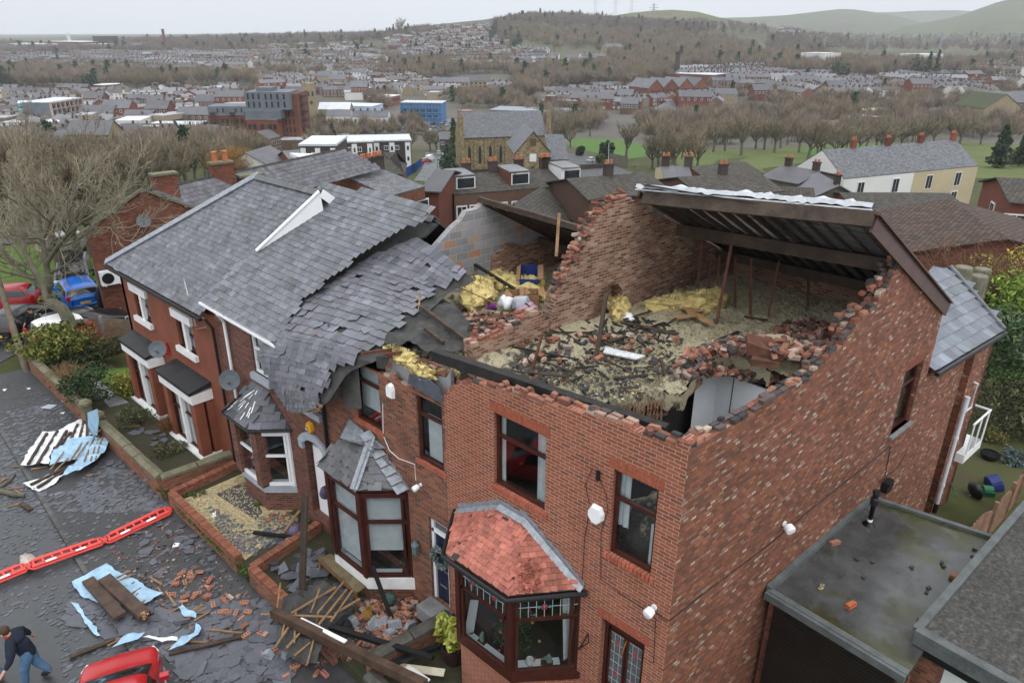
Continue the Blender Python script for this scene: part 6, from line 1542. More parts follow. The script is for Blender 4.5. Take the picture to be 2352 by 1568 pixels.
stk('loft_plank','dark plank leaning into the middle house loft','plank',LB(q11(1890,865),.7),LB(q12(110,1150),.2),.1,.06,M_char)
stk('roof_batten','thin pale batten lying across the long insulation roll','batten',LB(q11(1770,1075),.6),LB(q11(2090,1220),.3),.04,.025,Mwo)
stk('roof_batten','short orange batten on the fallen slates edge','batten',slabP(.88,.77)+(0,0,.05),slabP(1.0,.68)+(0,0,.06),.04,.025,Mwo)
mb=MB().slab([FX(q21(*p),-.05)for p in((1340,360),(1500,400),(1600,480),(1635,590),(1610,610),(1480,540),(1330,440))],(.015,0,0));tag(mb.build('damp_membrane',mat('grey_membrane',(.075,.085,.105),.5,.3,5,.01,12)),'grey damp-proof membrane hanging over the narrow upstairs window','membrane')
mb=MB().slab([FX(q21(*p),-.06)for p in((1050,205),(1170,215),(1120,320),(1060,310))],(.015,0,0));tag(mb.build('damp_membrane',Mfe),'black membrane scrap beside the grey blockwork end','membrane')
# ---- street: sheets of blue and white underlay with rafters and battens
Mwm=mat('white_underlay',(.66,.67,.68),.6,.15,3,.015,8)
Mbm=mat('blue_underlay',(.30,.46,.60),.55,.2,2.5,.015,7)
Z2=lambda*p:zq(2,0,*p)
Z3=lambda*p:zq(3,0,*p)
G_=lambda h:(lambda p:GP(p,h))
sheet('roof_underlay','torn white roofing underlay with dark rafters, lying on the pavement','underlay',Z2((190,1190),(260,1030),(380,890),(560,850),(720,770),(760,830),(840,900),(640,960),(470,1020),(430,1160),(330,1150)),G_(.12),Mwm,.05,seed=1)
sheet('roof_underlay','large pale blue roofing underlay with battens, lying by the garden wall','underlay',Z2((430,1165),(480,1040),(640,950),(770,930),(940,890),(965,950),(930,1040),(880,1110),(780,1180),(620,1240),(540,1270),(690,1120),(560,1150)),G_(.2),Mbm,.06,seed=2)
mb=MB();
t0=[FX(q20(*p),-2.75)for p in((765,700),(850,665),(865,760),(850,900),(780,900),(770,800))]
mb.slab(t0,(.01,0,0));tag(mb.build('roof_underlay',Mbm),'narrow blue underlay strip draped over the gatepost','underlay')
sheet('roof_underlay','small white underlay with two dark rafters at the kerb','underlay',Z2((205,1330),(430,1250),(555,1270),(470,1330),(340,1410)),G_(.03),Mwm,.03,seed=4)
sheet('roof_underlay','blue underlay with battens under two broken beams','underlay',Z3((935,535),(800,610),(640,690),(650,750),(740,830),(900,900),(1270,880),(1440,800),(1300,760),(1230,690),(1120,640),(1010,590)),G_(.05),Mbm,.05,seed=5)
sheet('roof_underlay','thin blue underlay strip below the two broken beams','underlay',Z3((630,870),(690,880),(760,1010),(850,1100),(880,1180),(800,1130),(720,1000)),G_(.03),Mbm,.03,seed=6)
sheet('roof_underlay','blue underlay scrap behind the roof of the red car','underlay',Z3((980,1265),(1090,1180),(1270,1130),(1250,1180),(1100,1250)),G_(.1),Mbm,.05,seed=7)
sheet('roof_underlay','blue underlay scrap among slates right of the red car','underlay',Z3((1720,1045),(1765,1100),(1740,1160),(1560,1280),(1480,1290),(1600,1190),(1700,1140)),G_(.1),Mbm,.05,seed=8)
sheet('roof_underlay','greyish white underlay lying behind the red car','underlay',Z3((1250,1165),(1400,1180),(1560,1175),(1560,1215),(1380,1210)),G_(.08),Mwm,.04,seed=9)
sheet('roof_underlay','pale blue scrap of underlay beside the holed bricks','underlay',Z3((1560,920),(1600,900),(1720,980),(1720,1010),(1620,1000)),G_(.04),Mbm,.03,seed=10)
def sks(z,pairs,w,h,m_,name,label,cat,group,hh=.2):
 for x0,y0,x1,y1 in pairs:stk(name,label,cat,GP(q(z[0],z[1],x0,y0),hh),GP(q(z[0],z[1],x1,y1),hh),w,h,m_,group,jit=.008)
sks((2,0),((410,880,245,1150),(505,860,325,1150),(585,855,440,1090),(680,800,620,930),(740,760,690,950),(768,720,760,940),(620,870,490,1020)),.085,.07,Mti,'torn_rafter','dark rafter lying on the torn white underlay','rafter','rafters on the white underlay',.22)
sks((2,0),((690,1130,265,1330),(680,1140,325,1355)),.1,.08,Mti,'torn_rafter','long dark rafter lying on the small white underlay by the kerb','rafter','pair of long rafters by the kerb',.15)
sks((2,0),((905,880,835,1110),(870,890,790,1120),(825,910,735,1120),(770,950,660,1110),(720,960,620,1110),(560,1040,440,1200),(600,1095,480,1210)),.045,.03,Mwo,'roof_batten','light wooden batten nailed across the large blue underlay','batten','battens on the blue underlay',.36)
sks((2,0),((915,735,850,770),(890,800,845,835),(905,835,850,868)),.045,.03,Mwo,'roof_batten','light batten stub poking from under the blue strip at the gatepost','batten','batten stubs at the gatepost',.7)
sks((2,0),((85,1175,190,1165),(270,1195,420,1170),(60,1362,215,1350),(0,1310,60,1270),(750,1245,895,1230),(1100,1250,1145,1225),(130,1375,215,1425),(60,1520,180,1495),(0,1245,40,1240),(1060,830,1225,810)),.05,.03,Mwo,'roof_batten','stray light batten lying loose on the pavement or road','batten','stray battens on the street',.03)
stk('broken_plank','short dark plank end lying on the road beyond the barriers','plank',GP(q20(185,1490),.05),GP(q20(270,1550),.05),.14,.07,Mti)
mb=MB();pts=[GP(q20(0,1385),.08),GP(q20(60,1395),.1),GP(q20(140,1420),.08),GP(q20(215,1420),.1)];mb.tube(pts,[.09,.08,.07,.05],8);tag(mb.build('fallen_branch',Mba),'mossy broken tree branch with split end lying on the road','branch')
mb=MB();pts=[GP(q20(0,1350),.05),GP(q20(90,1290),.08),GP(q20(130,1230),.05)];mb.tube(pts,[.06,.05,.03],7);tag(mb.build('fallen_branch',Mba),'thin mossy branch lying on the road near the white underlay','branch')
stk('broken_beam','wide dark broken beam lying on the blue underlay, left of a pair','beam',GP(q30(770,665),.2),GP(q30(1050,985),.2),.30,.1,Mti,col=(1.2,1.1,1.1),jit=.012)
stk('broken_beam','wide dark broken beam with a splintered orange end, right of a pair','beam',GP(q30(915,650),.24),GP(q30(1270,975),.24),.32,.11,Mti,col=(1.2,1.1,1.1),jit=.012)
mb=MB();lfb(mb,GP(q30(1265,975),.25),(.12,.14,.06),70,.06,[(.45,.26,.11),(.52,.33,.17)]);tag(mb.build('wood_splinters',Mle,uv=False),'pale orange splinters at the end of the broken beam','splinters')
sks((3,0),((1140,585,1020,645),(1150,620,1040,670),(1165,690,1075,735),(1180,680,1080,740),(1235,735,1150,785),(1240,765,1190,800),(1280,790,1220,830),(1275,840,1235,865)),.045,.03,Mwo,'roof_batten','light batten on the blue underlay beside the two broken beams','batten','battens beside the broken beams',.12)
sks((3,0),((1320,645,1415,705),(1380,730,1430,800),(1450,760,1540,890),(1580,900,1470,960),(1780,880,1600,985),(1800,910,1640,1005),(1830,945,1700,1020),(1555,1185,1820,1215),(1830,1100,2120,1128),(940,1240,1060,1180),(1010,1190,1140,1150),(1450,1270,1540,1220)),.05,.03,Mwo,'roof_batten','light broken batten lying among the slates on the pavement','batten','battens among the slates',.06)
stk('gutter_length','long dark plank lying at the kerb behind the red car','plank',GP(q30(610,1345),.06),GP(q30(1010,1180),.06),.12,.06,Mti)
stk('gutter_length','long dark plank lying on slates to the right of the red car','plank',GP(q30(1480,1310),.08),GP(q30(2110,1160),.08),.12,.06,Mti)
# heap in front of the middle house
sheet('roofing_felt','big sheet of dark roofing felt slumped over the garden wall','felt',zq(3,1,(250,860),(440,740),(560,690),(720,760),(860,830),(840,950),(720,1030),(640,1150),(600,1290),(540,1440),(420,1420),(330,1360),(250,1300),(180,1260),(200,1050)),lambda p:GP(p,.45),Mfe,.07,seed=12)
sks((3,1),((770,680,540,955),(700,725,310,955),(40,965,670,990),(795,750,550,1055),(845,755,655,1030),(560,740,480,950),(215,690,185,935),(545,950,530,1060),(350,940,335,1210),(290,1075,170,1250),(395,1120,270,1260),(510,1180,450,1395),(470,1215,340,1330),(250,1050,230,1150),(910,830,690,960)),.045,.03,Mwo,'roof_batten','light batten lying across the slumped black roofing felt','batten','battens on the slumped felt',.68)
stk('fallen_beam','long dark fallen beam lying diagonally across the front garden walls','beam',GP(q31(150,950),.75),GP(q31(1480,1585),.85),.2,.22,Mti,jit=.012,col=(1.25,1.1,1))
stk('black_gutter','long black gutter length lying over the dividing wall','gutter',GP(q31(650,1075),.55),GP(q31(1550,1350),.7),.13,.1,Mbk)
stk('black_gutter','short black gutter length leaning below the dividing wall','gutter',GP(q31(1175,1400),.45),GP(q31(1680,1215),.35),.13,.1,Mbk)
stk('black_gutter','black gutter length leaning upright against the bay corner post','gutter',GP(q31(1190,1010),.1),NA([-.78,8.05,.35])+(0,-.05,.25),.09,.09,Mbk)
a=GP(q31(405,770),.25);stk('tall_plank','tall dark plank standing upright in front of the arched doorway','plank',a,AT(q21(430,1425),dep(a)-.1),.28,.05,Mti,up=(1,0,0),col=(.8,.8,.8))
stk('white_board','white painted board lying along the long fallen beam','board',GP(q31(390,1005),.8),GP(q31(785,1205),.85),.1,.03,Mwh)
stk('white_board','cream board lying flat by the pot, upper of two','board',GP(q31(1255,1425),.2),GP(q31(1650,1475),.2),.2,.03,mat('cream_board',(.62,.58,.44),.6,.15))
stk('white_board','cream board lying angled by the pot, lower of two','board',GP(q31(1310,1430),.26),GP(q31(1500,1560),.26),.2,.03,Mwh)
stk('black_gutter','long black gutter lying in the small garden left of the bay','gutter',GP(q31(-20,250),.1),GP(q31(390,300),.15),.1,.08,Mbk)
stk('roof_batten','light wooden plank leaning on the brick wall by the bay','batten',GP(q31(260,310),.2),GP(q31(385,280),.25),.06,.04,Mwo)
stk('roof_batten','orange plank standing behind the purple ball','batten',GP(q31(250,240),.05),GP(q31(380,60),.3),.09,.03,Mwo)
blob('woven_ball','purple-grey woven garden ball by the tall plank','ball',GP(q31(340,235),.2),(.18,.18,.18),mat('purple_weave',(.12,.10,.16),.9,.4,14,.02,30),20,amp=.02)
blob('topiary_ball','blue-green topiary ball below the white bay sill','topiary',GP(q31(1170,830),.18),(.17,.17,.17),mat('box_leaf',(.06,.12,.11),.9,.4,20,.03,40),21,amp=.08,n=26)
mb=MB();cq=GP(q31(990,970),.1);mb.lathe(cq,[(.12,-.15),(.17,0),(.2,.12),(.18,.12),(.15,.0)],14,axis=(.4,-.5,.7));tag(mb.build('ochre_pot',mat('ochre_glaze',(.30,.19,.05),.35)),'ochre yellow pot tipped over among the blocks','plant pot')
blob('hanging_basket','purple-grey hanging ball by the white arched door','ornament',FX(q21(600,1400),-.35),(.13,.13,.2),mat('lavender_weave',(.12,.10,.16),.9,.4,14,.02,30),22,amp=.15)
# bench under the bay
bn=thing('garden_bench','old wooden garden bench pushed against the white bay sill','bench',tuple(GP(q31(880,880))))
T_=[GP(p,.45)for p in zq(3,1,(545,465),(655,432),(985,705),(880,775))]
mb=MB().slab(T_,(0,0,-.05));mb.build('bench_top',mat('mossy_bench_board',(.13,.10,.055),.9,.35,4,.006,30),bn)
for i in(0,1,2,3):MB().bar(T_[i]+(T_[(i+2)%4]-T_[i])*.06+(0,0,-.05),(T_[i][0],T_[i][1],-.65),.08,.08,0,(1,.8,.55)).build('leg',Mwo,bn)
mb=MB().bar(T_[3]+(0,0,-.1),T_[0]+(0,0,-.1),.03,.09,0,(.9,.7,.5));mb.build('side_rail',Mwo,bn)
# potted plant by the end bay
pc=GP(q31(1730,1370));pp_=thing('potted_shrub','potted shrub with bright yellow-green leaves beside the end bay','potted plant',tuple(pc))
mb=MB().lathe(pc,[(.20,0),(.26,.42),(.29,.43),(.29,.48),(.24,.48),(.23,.42)],16);mb.build('pot',mat('dark_brown_pot',(.035,.018,.018),.35),pp_)
mb=MB();lfb(mb,pc+(0,0,1.0),(.42,.42,.55),300,.11,[(.42,.42,.07),(.50,.50,.12),(.28,.33,.06)]);mb.build('foliage',Mle,pp_,uv=False)
mb=MB()
for i in range(6):mb.bar(pc+(0,0,.4),pc+(RU(-.3,.3),RU(-.3,.3),1.2),.018,.018)
mb.build('stem',Mba,pp_)
# things on the end bay windowsill and the Christmas tree behind
ct=thing('christmas_tree','decorated Christmas tree standing inside the end house bay window','christmas tree',(-.33,3.35,.9));mb=MB()
for i in range(9):
 z=1.0+i*.22;r_=.56*(1-i/10);lfb(mb,(-.33,3.35,z),(r_,r_,.16),260,.05,[(.04,.085,.025),(.06,.12,.035),(.03,.06,.02)],sub=8)
mb.build('foliage',Mle,ct,uv=False)
for i in range(26):
 z=RU(.95,2.5);r_=.58*(1-(z-.9)/2.2);a=RQ()*6.28;mb=MB().lathe((-.33+r_*cos(a),3.35+r_*sin(a),z),[(.005,-.035),(.025,-.022),(.035,0),(.025,.022),(.005,.035)],8,0,random.choice(((.5,.04,.03),(.55,.38,.12),(.5,.5,.52),(.5,.12,.03))));mb.build('bauble',mat('bauble_gloss',(1,1,1),.15,.02,attr=True)if i==0 else bpy.data.materials['bauble_gloss'],ct)
zs=.95+.05;mA=lambda x,y:NA([x,y,zs])
mb=MB();c=mA(-.60,3.02-.28);mb.lathe(c,[(.07,0),(.08,.05),(.08,.15),(.075,.16),(.06,.15)],14,0,(.75,.72,.68));mb.tube([c+(.07,-.02,.03),c+(.13,-.03,.05),c+(.13,-.03,.11),c+(.07,-.02,.13)],.014,6,0,(.5,.05,.05));tag(mb.build('mug',Mlb),'white and red mug on the end bay windowsill','mug')
mb=MB();c=mA(-.33,2.5);mb.box(c+(0,0,.01),(.14,.26,.02),rotm(0,0,.7),0,(.10,.04,.025));mb.tube([c+(0,.1,.05),c+(0,.02,.16),c+(.0,-.05,.06),c+(0,-.08,.12),c+(0,-.06,.22)],[.03,.035,.04,.05,.045],8,0,(.20,.30,.23));mb.lathe(c+(0,-.05,.25),[(.01,-.03),(.035,0),(.01,.04)],8,0,(.2,.3,.23));tag(mb.build('figurine',Mlb),'pale green seated figurine on the end bay windowsill','figurine')
mb=MB();c=mA(-.86,3.9);mb.box(c+(0,0,.01),(.12,.2,.02),None,0,(.10,.04,.025));mb.tube([c+(0,0,.02),c+(0,.02,.15),c+(0,-.01,.27)],[.04,.05,.03],8,0,(.25,.34,.28));tag(mb.build('figurine',Mlb),'slender green figurine on the left part of the end bay sill','figurine')
# rubble seen through the end bedroom window
blob('rubble_heap','fallen plaster and insulation inside the end bedroom window','rubble',(.95,.95,4.4),(.5,.75,.9),Mlo,31,n=30,amp=.3)
# red and white plastic barriers lying flat on the road
M_bar=mat('red_plastic',(.60,.06,.05),.4,.12,3)
def barrier(label,TL,TR,BR,BL):
 P=[GP(q30(*p),.06)for p in(TL,TR,BR,BL)];P=[NA([p[0],p[1],-.86])for p in P]
 Q=lambda u,v:(P[0]*(1-u)+P[1]*u)*(1-v)+(P[3]*(1-u)+P[2]*u)*v
 t_=thing('plastic_barrier',label,'barrier',tuple(Q(.5,.5)-(0,0,.1)),group='fallen red barriers');mb=MB().tube([Q(.03,.12),Q(.0,.3),Q(0,.8),Q(.05,1.0),Q(.95,1.0),Q(1,.8),Q(1,.3),Q(.97,.12)],.03,6);mb.bar(Q(.1,.02),Q(.9,.02),.06,.05);mb.bar(Q(.04,.16),Q(.96,.16),.07,.06)
 mb.slab([Q(.03,.62),Q(.97,.62),Q(.97,.9),Q(.03,.9)],(0,0,.05))
 for i in range(8):u=.06+.88*i/7;mb.bar(Q(u,.14),Q(u,.64),.06,.05)
 for v in(.35,.5):mb.bar(Q(-.035,v),Q(.03,v),.05,.05);mb.bar(Q(.97,v),Q(1.03,v),.05,.05)
 mb.build('frame',M_bar,t_)
 for u in(.28,.68):
  MB().slab([Q(u-.07,.66)+(0,0,.053),Q(u+.07,.66)+(0,0,.053),Q(u+.07,.86)+(0,0,.053),Q(u-.07,.86)+(0,0,.053)],(0,0,.004)).build('reflective_strip',Mwh,t_)
 return t_
barrier('fallen red plastic barrier cut off by the left edge of the picture',(-420,812),(215,535),(268,605),(-390,880))
barrier('fallen red plastic barrier in the middle of the row',(250,530),(885,290),(925,352),(278,610))
barrier('fallen red plastic barrier at the far end by the brick garden wall',(905,290),(1458,20),(1515,82),(945,356))
for i,(z,pts,lb)in enumerate((((3,0),((1540,310),(1590,300),(1560,370),(1505,378)),'jagged white shard on the pavement near the barriers'),((3,0),((1670,1280),(1700,1275),(1680,1330),(1650,1345)),'curved white shard among slates right of the red car'),((3,0),((1800,1400),(1870,1390),(1860,1410),(1810,1412)),'thin white shard lying among slates near the dividing wall'),((3,0),((1650,1450),(1690,1450),(1690,1500),(1660,1480)),'forked white shard beside the red car'),((3,0),((1860,80),(1890,60),(1890,110),(1850,115)),'small white scrap on the gravel garden edge'),((2,0),((20,495),(60,488),(40,510)),'small white scrap on the pavement by the leaning pole'),((2,0),((520,700),(570,692),(555,708)),'white scrap on the pavement beside the garden wall'),((2,0),((1500,0),(1540,0),(1520,10)),'x'),((2,0),((230,485),(270,480),(255,495)),'white scrap on the pavement below the bushes'),((2,0),((535,600),(570,595),(560,610)),'curled white scrap near the mossy wall'),((2,0),((350,655),(420,625),(500,630),(440,665)),'flat grey plastic panel lying on the pavement'))):
 if lb=='x':continue
 P=[GP(q(*z,*p),.02)for p in pts];mb=MB().slab(P,(0,0,-.015));tag(mb.build('plastic_shard',Mwh if 'grey' not in lb else M_grey),lb,'shard')
 # moss and weeds at wall feet
wd=MB()
for(z,a,b_,n)in(((3,0),(1560,40),(2060,500),60),((3,0),(2060,500),(2240,720),30),((2,1),(0,1500),(360,1500),70),((2,0),(1310,1320),(1430,1400),16),((2,0),(300,330),(720,690),20),((3,1),(330,60),(480,180),40),((2,0),(1620,1420),(1800,1400),20)):
 for i in range(n):
  t=R2.random();p=q(*z,a[0]+(b_[0]-a[0])*t,a[1]+(b_[1]-a[1])*t+R2.gauss(0,8));lfb(wd,GP(p,.03),(.12,.12,.07),14,.045,[(.07,.12,.02),(.05,.09,.02),(.10,.13,.03)],sub=2)
o=wd.build('weeds',Mle,uv=False);o['kind']='stuff'
# ================================================================== CARS
Mcg=mat('car_glass',(.012,.014,.016),.06,.2,3,spec=.7)
M_tyre=mat('tyre_rubber',(.015,.015,.015),.8,.2,5)
M_rim=mat('alloy_rim',(.35,.36,.38),.35,.1,5,metal=.6)
M_lampr=mat('red_lamp',(.35,.015,.01),.2,.1,5)
M_lampw=mat('clear_lamp',(.65,.67,.7),.12,.1,5)
def paint(name,c):return mat(name,c,.18,.05,1.5,spec=.6)
CARN=[0]
def car(label,body,C,heading,L=3.9,Wd=1.72,H=1.48,kind='hatch',roofm=None,plate=None,zg=-1.03,group=None):
 t_=thing('parked_car',label,'car',(C[0],C[1],zg),heading,world=False,group=group);hw=Wd/2;l=L/2
 k=H/1.48
 if kind=='suv':st=[(-l,.62,.55,.98,.55,.98),(-l+.06,.78,.42,1.08,.72,1.12),(-l+.30,.85,.36,1.10,.70,1.52),(-l+.65,.87,.34,1.10,.68,1.64),(-.1*l,.87,.32,1.06,.68,1.66),(.22*l,.87,.32,1.04,.66,1.56),(.50*l,.87,.34,1.00,.74,1.06),(.8*l,.86,.36,.95,.72,.99),(.96*l,.8,.4,.86,.62,.90),(l,.64,.48,.75,.5,.76)]
 else:st=[(-l,.60,.45,.80,.5,.80),(-l+.05,.76,.36,.92,.66,.95),(-l+.32,.85,.30,.96,.66,1.36),(-l+.70,.87,.28,.96,.64,1.45),(-.05*l,.87,.26,.93,.64,1.47),(.20*l,.87,.26,.92,.62,1.40),(.52*l,.87,.27,.88,.72,.94),(.80*l,.85,.29,.82,.68,.86),(.95*l,.78,.32,.72,.58,.75),(l,.62,.40,.62,.48,.63)]
 s_=hw/.87;V=[];ring=14
 for(x,w_,zb,zt,rw,zr)in st:
  w_*=s_;rw*=s_;zr*=k;zt*=k;zm=zb+(zt-zb)*.5
  half=[(0,zb),(w_*.85,zb),(w_,zb+.12),(w_*1.0,zm),(w_*.96,zt),(rw*1.03,zr-.09*(zr-zt>.2)-.01),(rw*.82,zr),(0,zr+.025)]
  V+=[(x,y,z)for y,z in half]+[(x,-y,z)for y,z in half[-2:0:-1]]
 F=[];mi=[];n=len(st);cab0,cab1=2,5
 for i in range(n-1):
  for j in range(ring):
   F.append((i*ring+j,i*ring+(j+1)%ring,(i+1)*ring+(j+1)%ring,(i+1)*ring+j))
   side=j in(4,9);top=j in(5,6,7,8);m_=0
   if side and 2<=i<=4:m_=1
   if top and i in(1,5):m_=1
   if top and i in(2,3,4)and roofm is not None:m_=2
   mi.append(m_)
 F.append(tuple(range(ring)));mi.append(0);F.append(tuple((n-1)*ring+j for j in range(ring))[::-1]);mi.append(0)
 mb=MB();mb.v=V;mb.f=[list(f)[::-1]for f in F];mb.m=mi;mb.c=[(1,1,1)]*len(F)
 ob=mb.build('body',[body,Mcg]+([roofm]if roofm is not None else[]),t_,uv=False,smooth=True)
 sm=ob.modifiers.new('smooth','SUBSURF');sm.levels=2;sm.render_levels=2
 for x in(-l+.68,l-.72):
  for sgn in(-1,1):
   w_=MB();r_=.31 if kind!='suv' else .36
   w_.lathe((x,sgn*(hw-.13),r_),[(r_*.7,-.1),(r_,-.08),(r_,.08),(r_*.7,.1)],20,axis=(0,sgn,0));wo=w_.build('wheel',M_tyre,t_,uv=False)
   w_=MB();w_.lathe((x,sgn*(hw-.045),r_),[(r_*.68,-.02),(r_*.66,.03),(r_*.2,.012)],14,axis=(0,sgn,0))
   for a in range(5):w_.bar((x,sgn*(hw-.005),r_),(x+r_*.62*cos(a*1.257),sgn*(hw-.005),r_+r_*.62*sin(a*1.257)),.05,.03,up=(0,1,0))
   w_.build('rim',M_rim,wo,uv=False)
 for sgn in(-1,1):
  zl=(.62 if kind!='suv' else .85)*k
  MB().box((l-.30,sgn*hw*.74,zl+.06),(.24,.26,.12),rotm(0,0,-sgn*.5)).build('headlight',M_lampw,t_,uv=False)
  MB().box((-l+.09,sgn*hw*.78,.86*k if kind!='suv' else 1.0),(.14,.26,.24),rotm(0,0,sgn*.5)).build('tail_light',M_lampr,t_,uv=False)
  MB().box((.22*l+.05,sgn*(hw+.09),.98*k),(.14,.18,.12)).build('wing_mirror',body,t_,uv=False)
 p_=MB();p_.box((-l-.005,0,.55 if kind!='suv' else .7),(.03,.5,.11));p_.build('number_plate',mat('yellow_plate',(.62,.42,.03),.4)if plate is None else plate,t_,uv=False)
 MB().box((l-.01,0,.45),(.04,.9*hw,.16)).build('grille',Mbk,t_,uv=False)
 return t_
def car2(label,body,pr,pf,**k):
 a,b_=GZ(pr,-1.03),GZ(pf,-1.03);c=(a+b_)/2;d=b_-a;return car(label,body,c,atan2(d[1],d[0]),**k)
P_red,P_blk,P_blu=paint('red_car_paint',(.33,.012,.014)),paint('black_car_paint',(.012,.012,.014)),paint('blue_car_paint',(.008,.12,.50))
HV=atan2(VS[1],VS[0])
fl,fr_=GZ(q30(690,1440),-.35),GZ(q30(1420,1225),-.35)
wv=nrm(fr_-fl);fwd=NA([-wv[1],wv[0],0]);fwd=fwd if fwd[1]>0 else-fwd
cc_=(fl+fr_)/2-fwd*1.85
car('bright red car cut off by the bottom edge beside the slates',paint('bright_red_paint',(.40,.014,.018)),cc_,atan2(fwd[1],fwd[0]),L=3.9,Wd=1.74,H=1.5)
car2('small red hatchback parked at the park edge behind the leaning pole',P_red,q10(250,1275),q10(-180,1312),L=3.6,Wd=1.63,H=1.5)
hs_v=NA([-.35,-.94,0]);c=GZ(q10(655,1165),-1.03)-hs_v*2.25;car('black SUV with chrome grille parked beside the park lawn',P_blk,c,atan2(hs_v[1],hs_v[0]),L=4.6,Wd=1.9,H=1.48,kind='suv',plate=Mup)
hb_v=NA([.12,.99,0]);c=GZ(q10(778,1318),-1.03)+hb_v*2.15;car('bright blue SUV seen from behind, parked by the gable house',P_blu,c,atan2(hb_v[1],hb_v[0]),L=4.3,Wd=1.85,H=1.42,kind='suv')
a_,b_=GZ(q10(280,1530),-1.03),GZ(q10(475,1408),-1.03);dd_=nrm(b_-a_);car('black hatchback with red tail lights parked on the side street',P_blk,(a_+b_)/2+NA([-dd_[1],dd_[0],0])*.85,atan2(dd_[1],dd_[0]),L=4.0,Wd=1.75)
c=GZ(q20(590,130),-1.03)+NS*.8+VS*.5;car('red small car with a white roof behind the front garden bushes',paint('dark_red_paint',(.26,.012,.02)),c,HV+.12,L=3.7,Wd=1.68,H=1.42,roofm=Mwh)
c=GZ(q10(800,1535),-1.03)+NS*.9;car('black car whose roof just shows above the board fence',P_blk,c,HV,L=4.1,H=1.4)
c=GZ(q10(660,765),-1.05);car('silver car parked beyond the lawn behind the bare trees',paint('silver_paint',(.38,.39,.41)),c,HV+.2,L=4.3)
# ================================================================== PEOPLE
M_skin=mat('skin',(.50,.27,.19),.6,.1,8)
M_navyc=mat('navy_cloth',(.012,.017,.030),.9,.25,8)
M_jean=mat('blue_denim',(.075,.15,.26),.9,.25,10)
M_hair=mat('brown_hair',(.055,.033,.02),.8,.3,20)
M_boot=mat('dark_boots',(.018,.016,.015),.6,.2,10)
def skin(name,J,chains,m_,parent,sub=2):
 idx={};vs=[];rad=[];ed=[]
 for ch in chains:
  for a,b_ in zip(ch[:-1],ch[1:]):
   for k in(a,b_):
    if k not in idx:idx[k]=len(vs);vs.append(J[k][:3]);rad.append(J[k][3])
   ed.append((idx[a],idx[b_]))
 me=bpy.data.meshes.new(name);me.from_pydata([tuple(map(float,v))for v in vs],ed,[]);me.materials.append(m_)
 o=ON(name,me);LK(o);o.parent=parent
 o.modifiers.new('skin','SKIN').use_smooth_shade=True
 bpy.context.view_layer.objects.active=o
 if not me.skin_vertices:me.attributes
 for v,r_ in zip(me.skin_vertices[0].data,rad):v.radius=(r_,r_)if not hasattr(r_,'__len__')else r_
 me.skin_vertices[0].data[0].use_root=True
 s_=o.modifiers.new('sub','SUBSURF');s_.levels=sub;s_.render_levels=sub
 return o
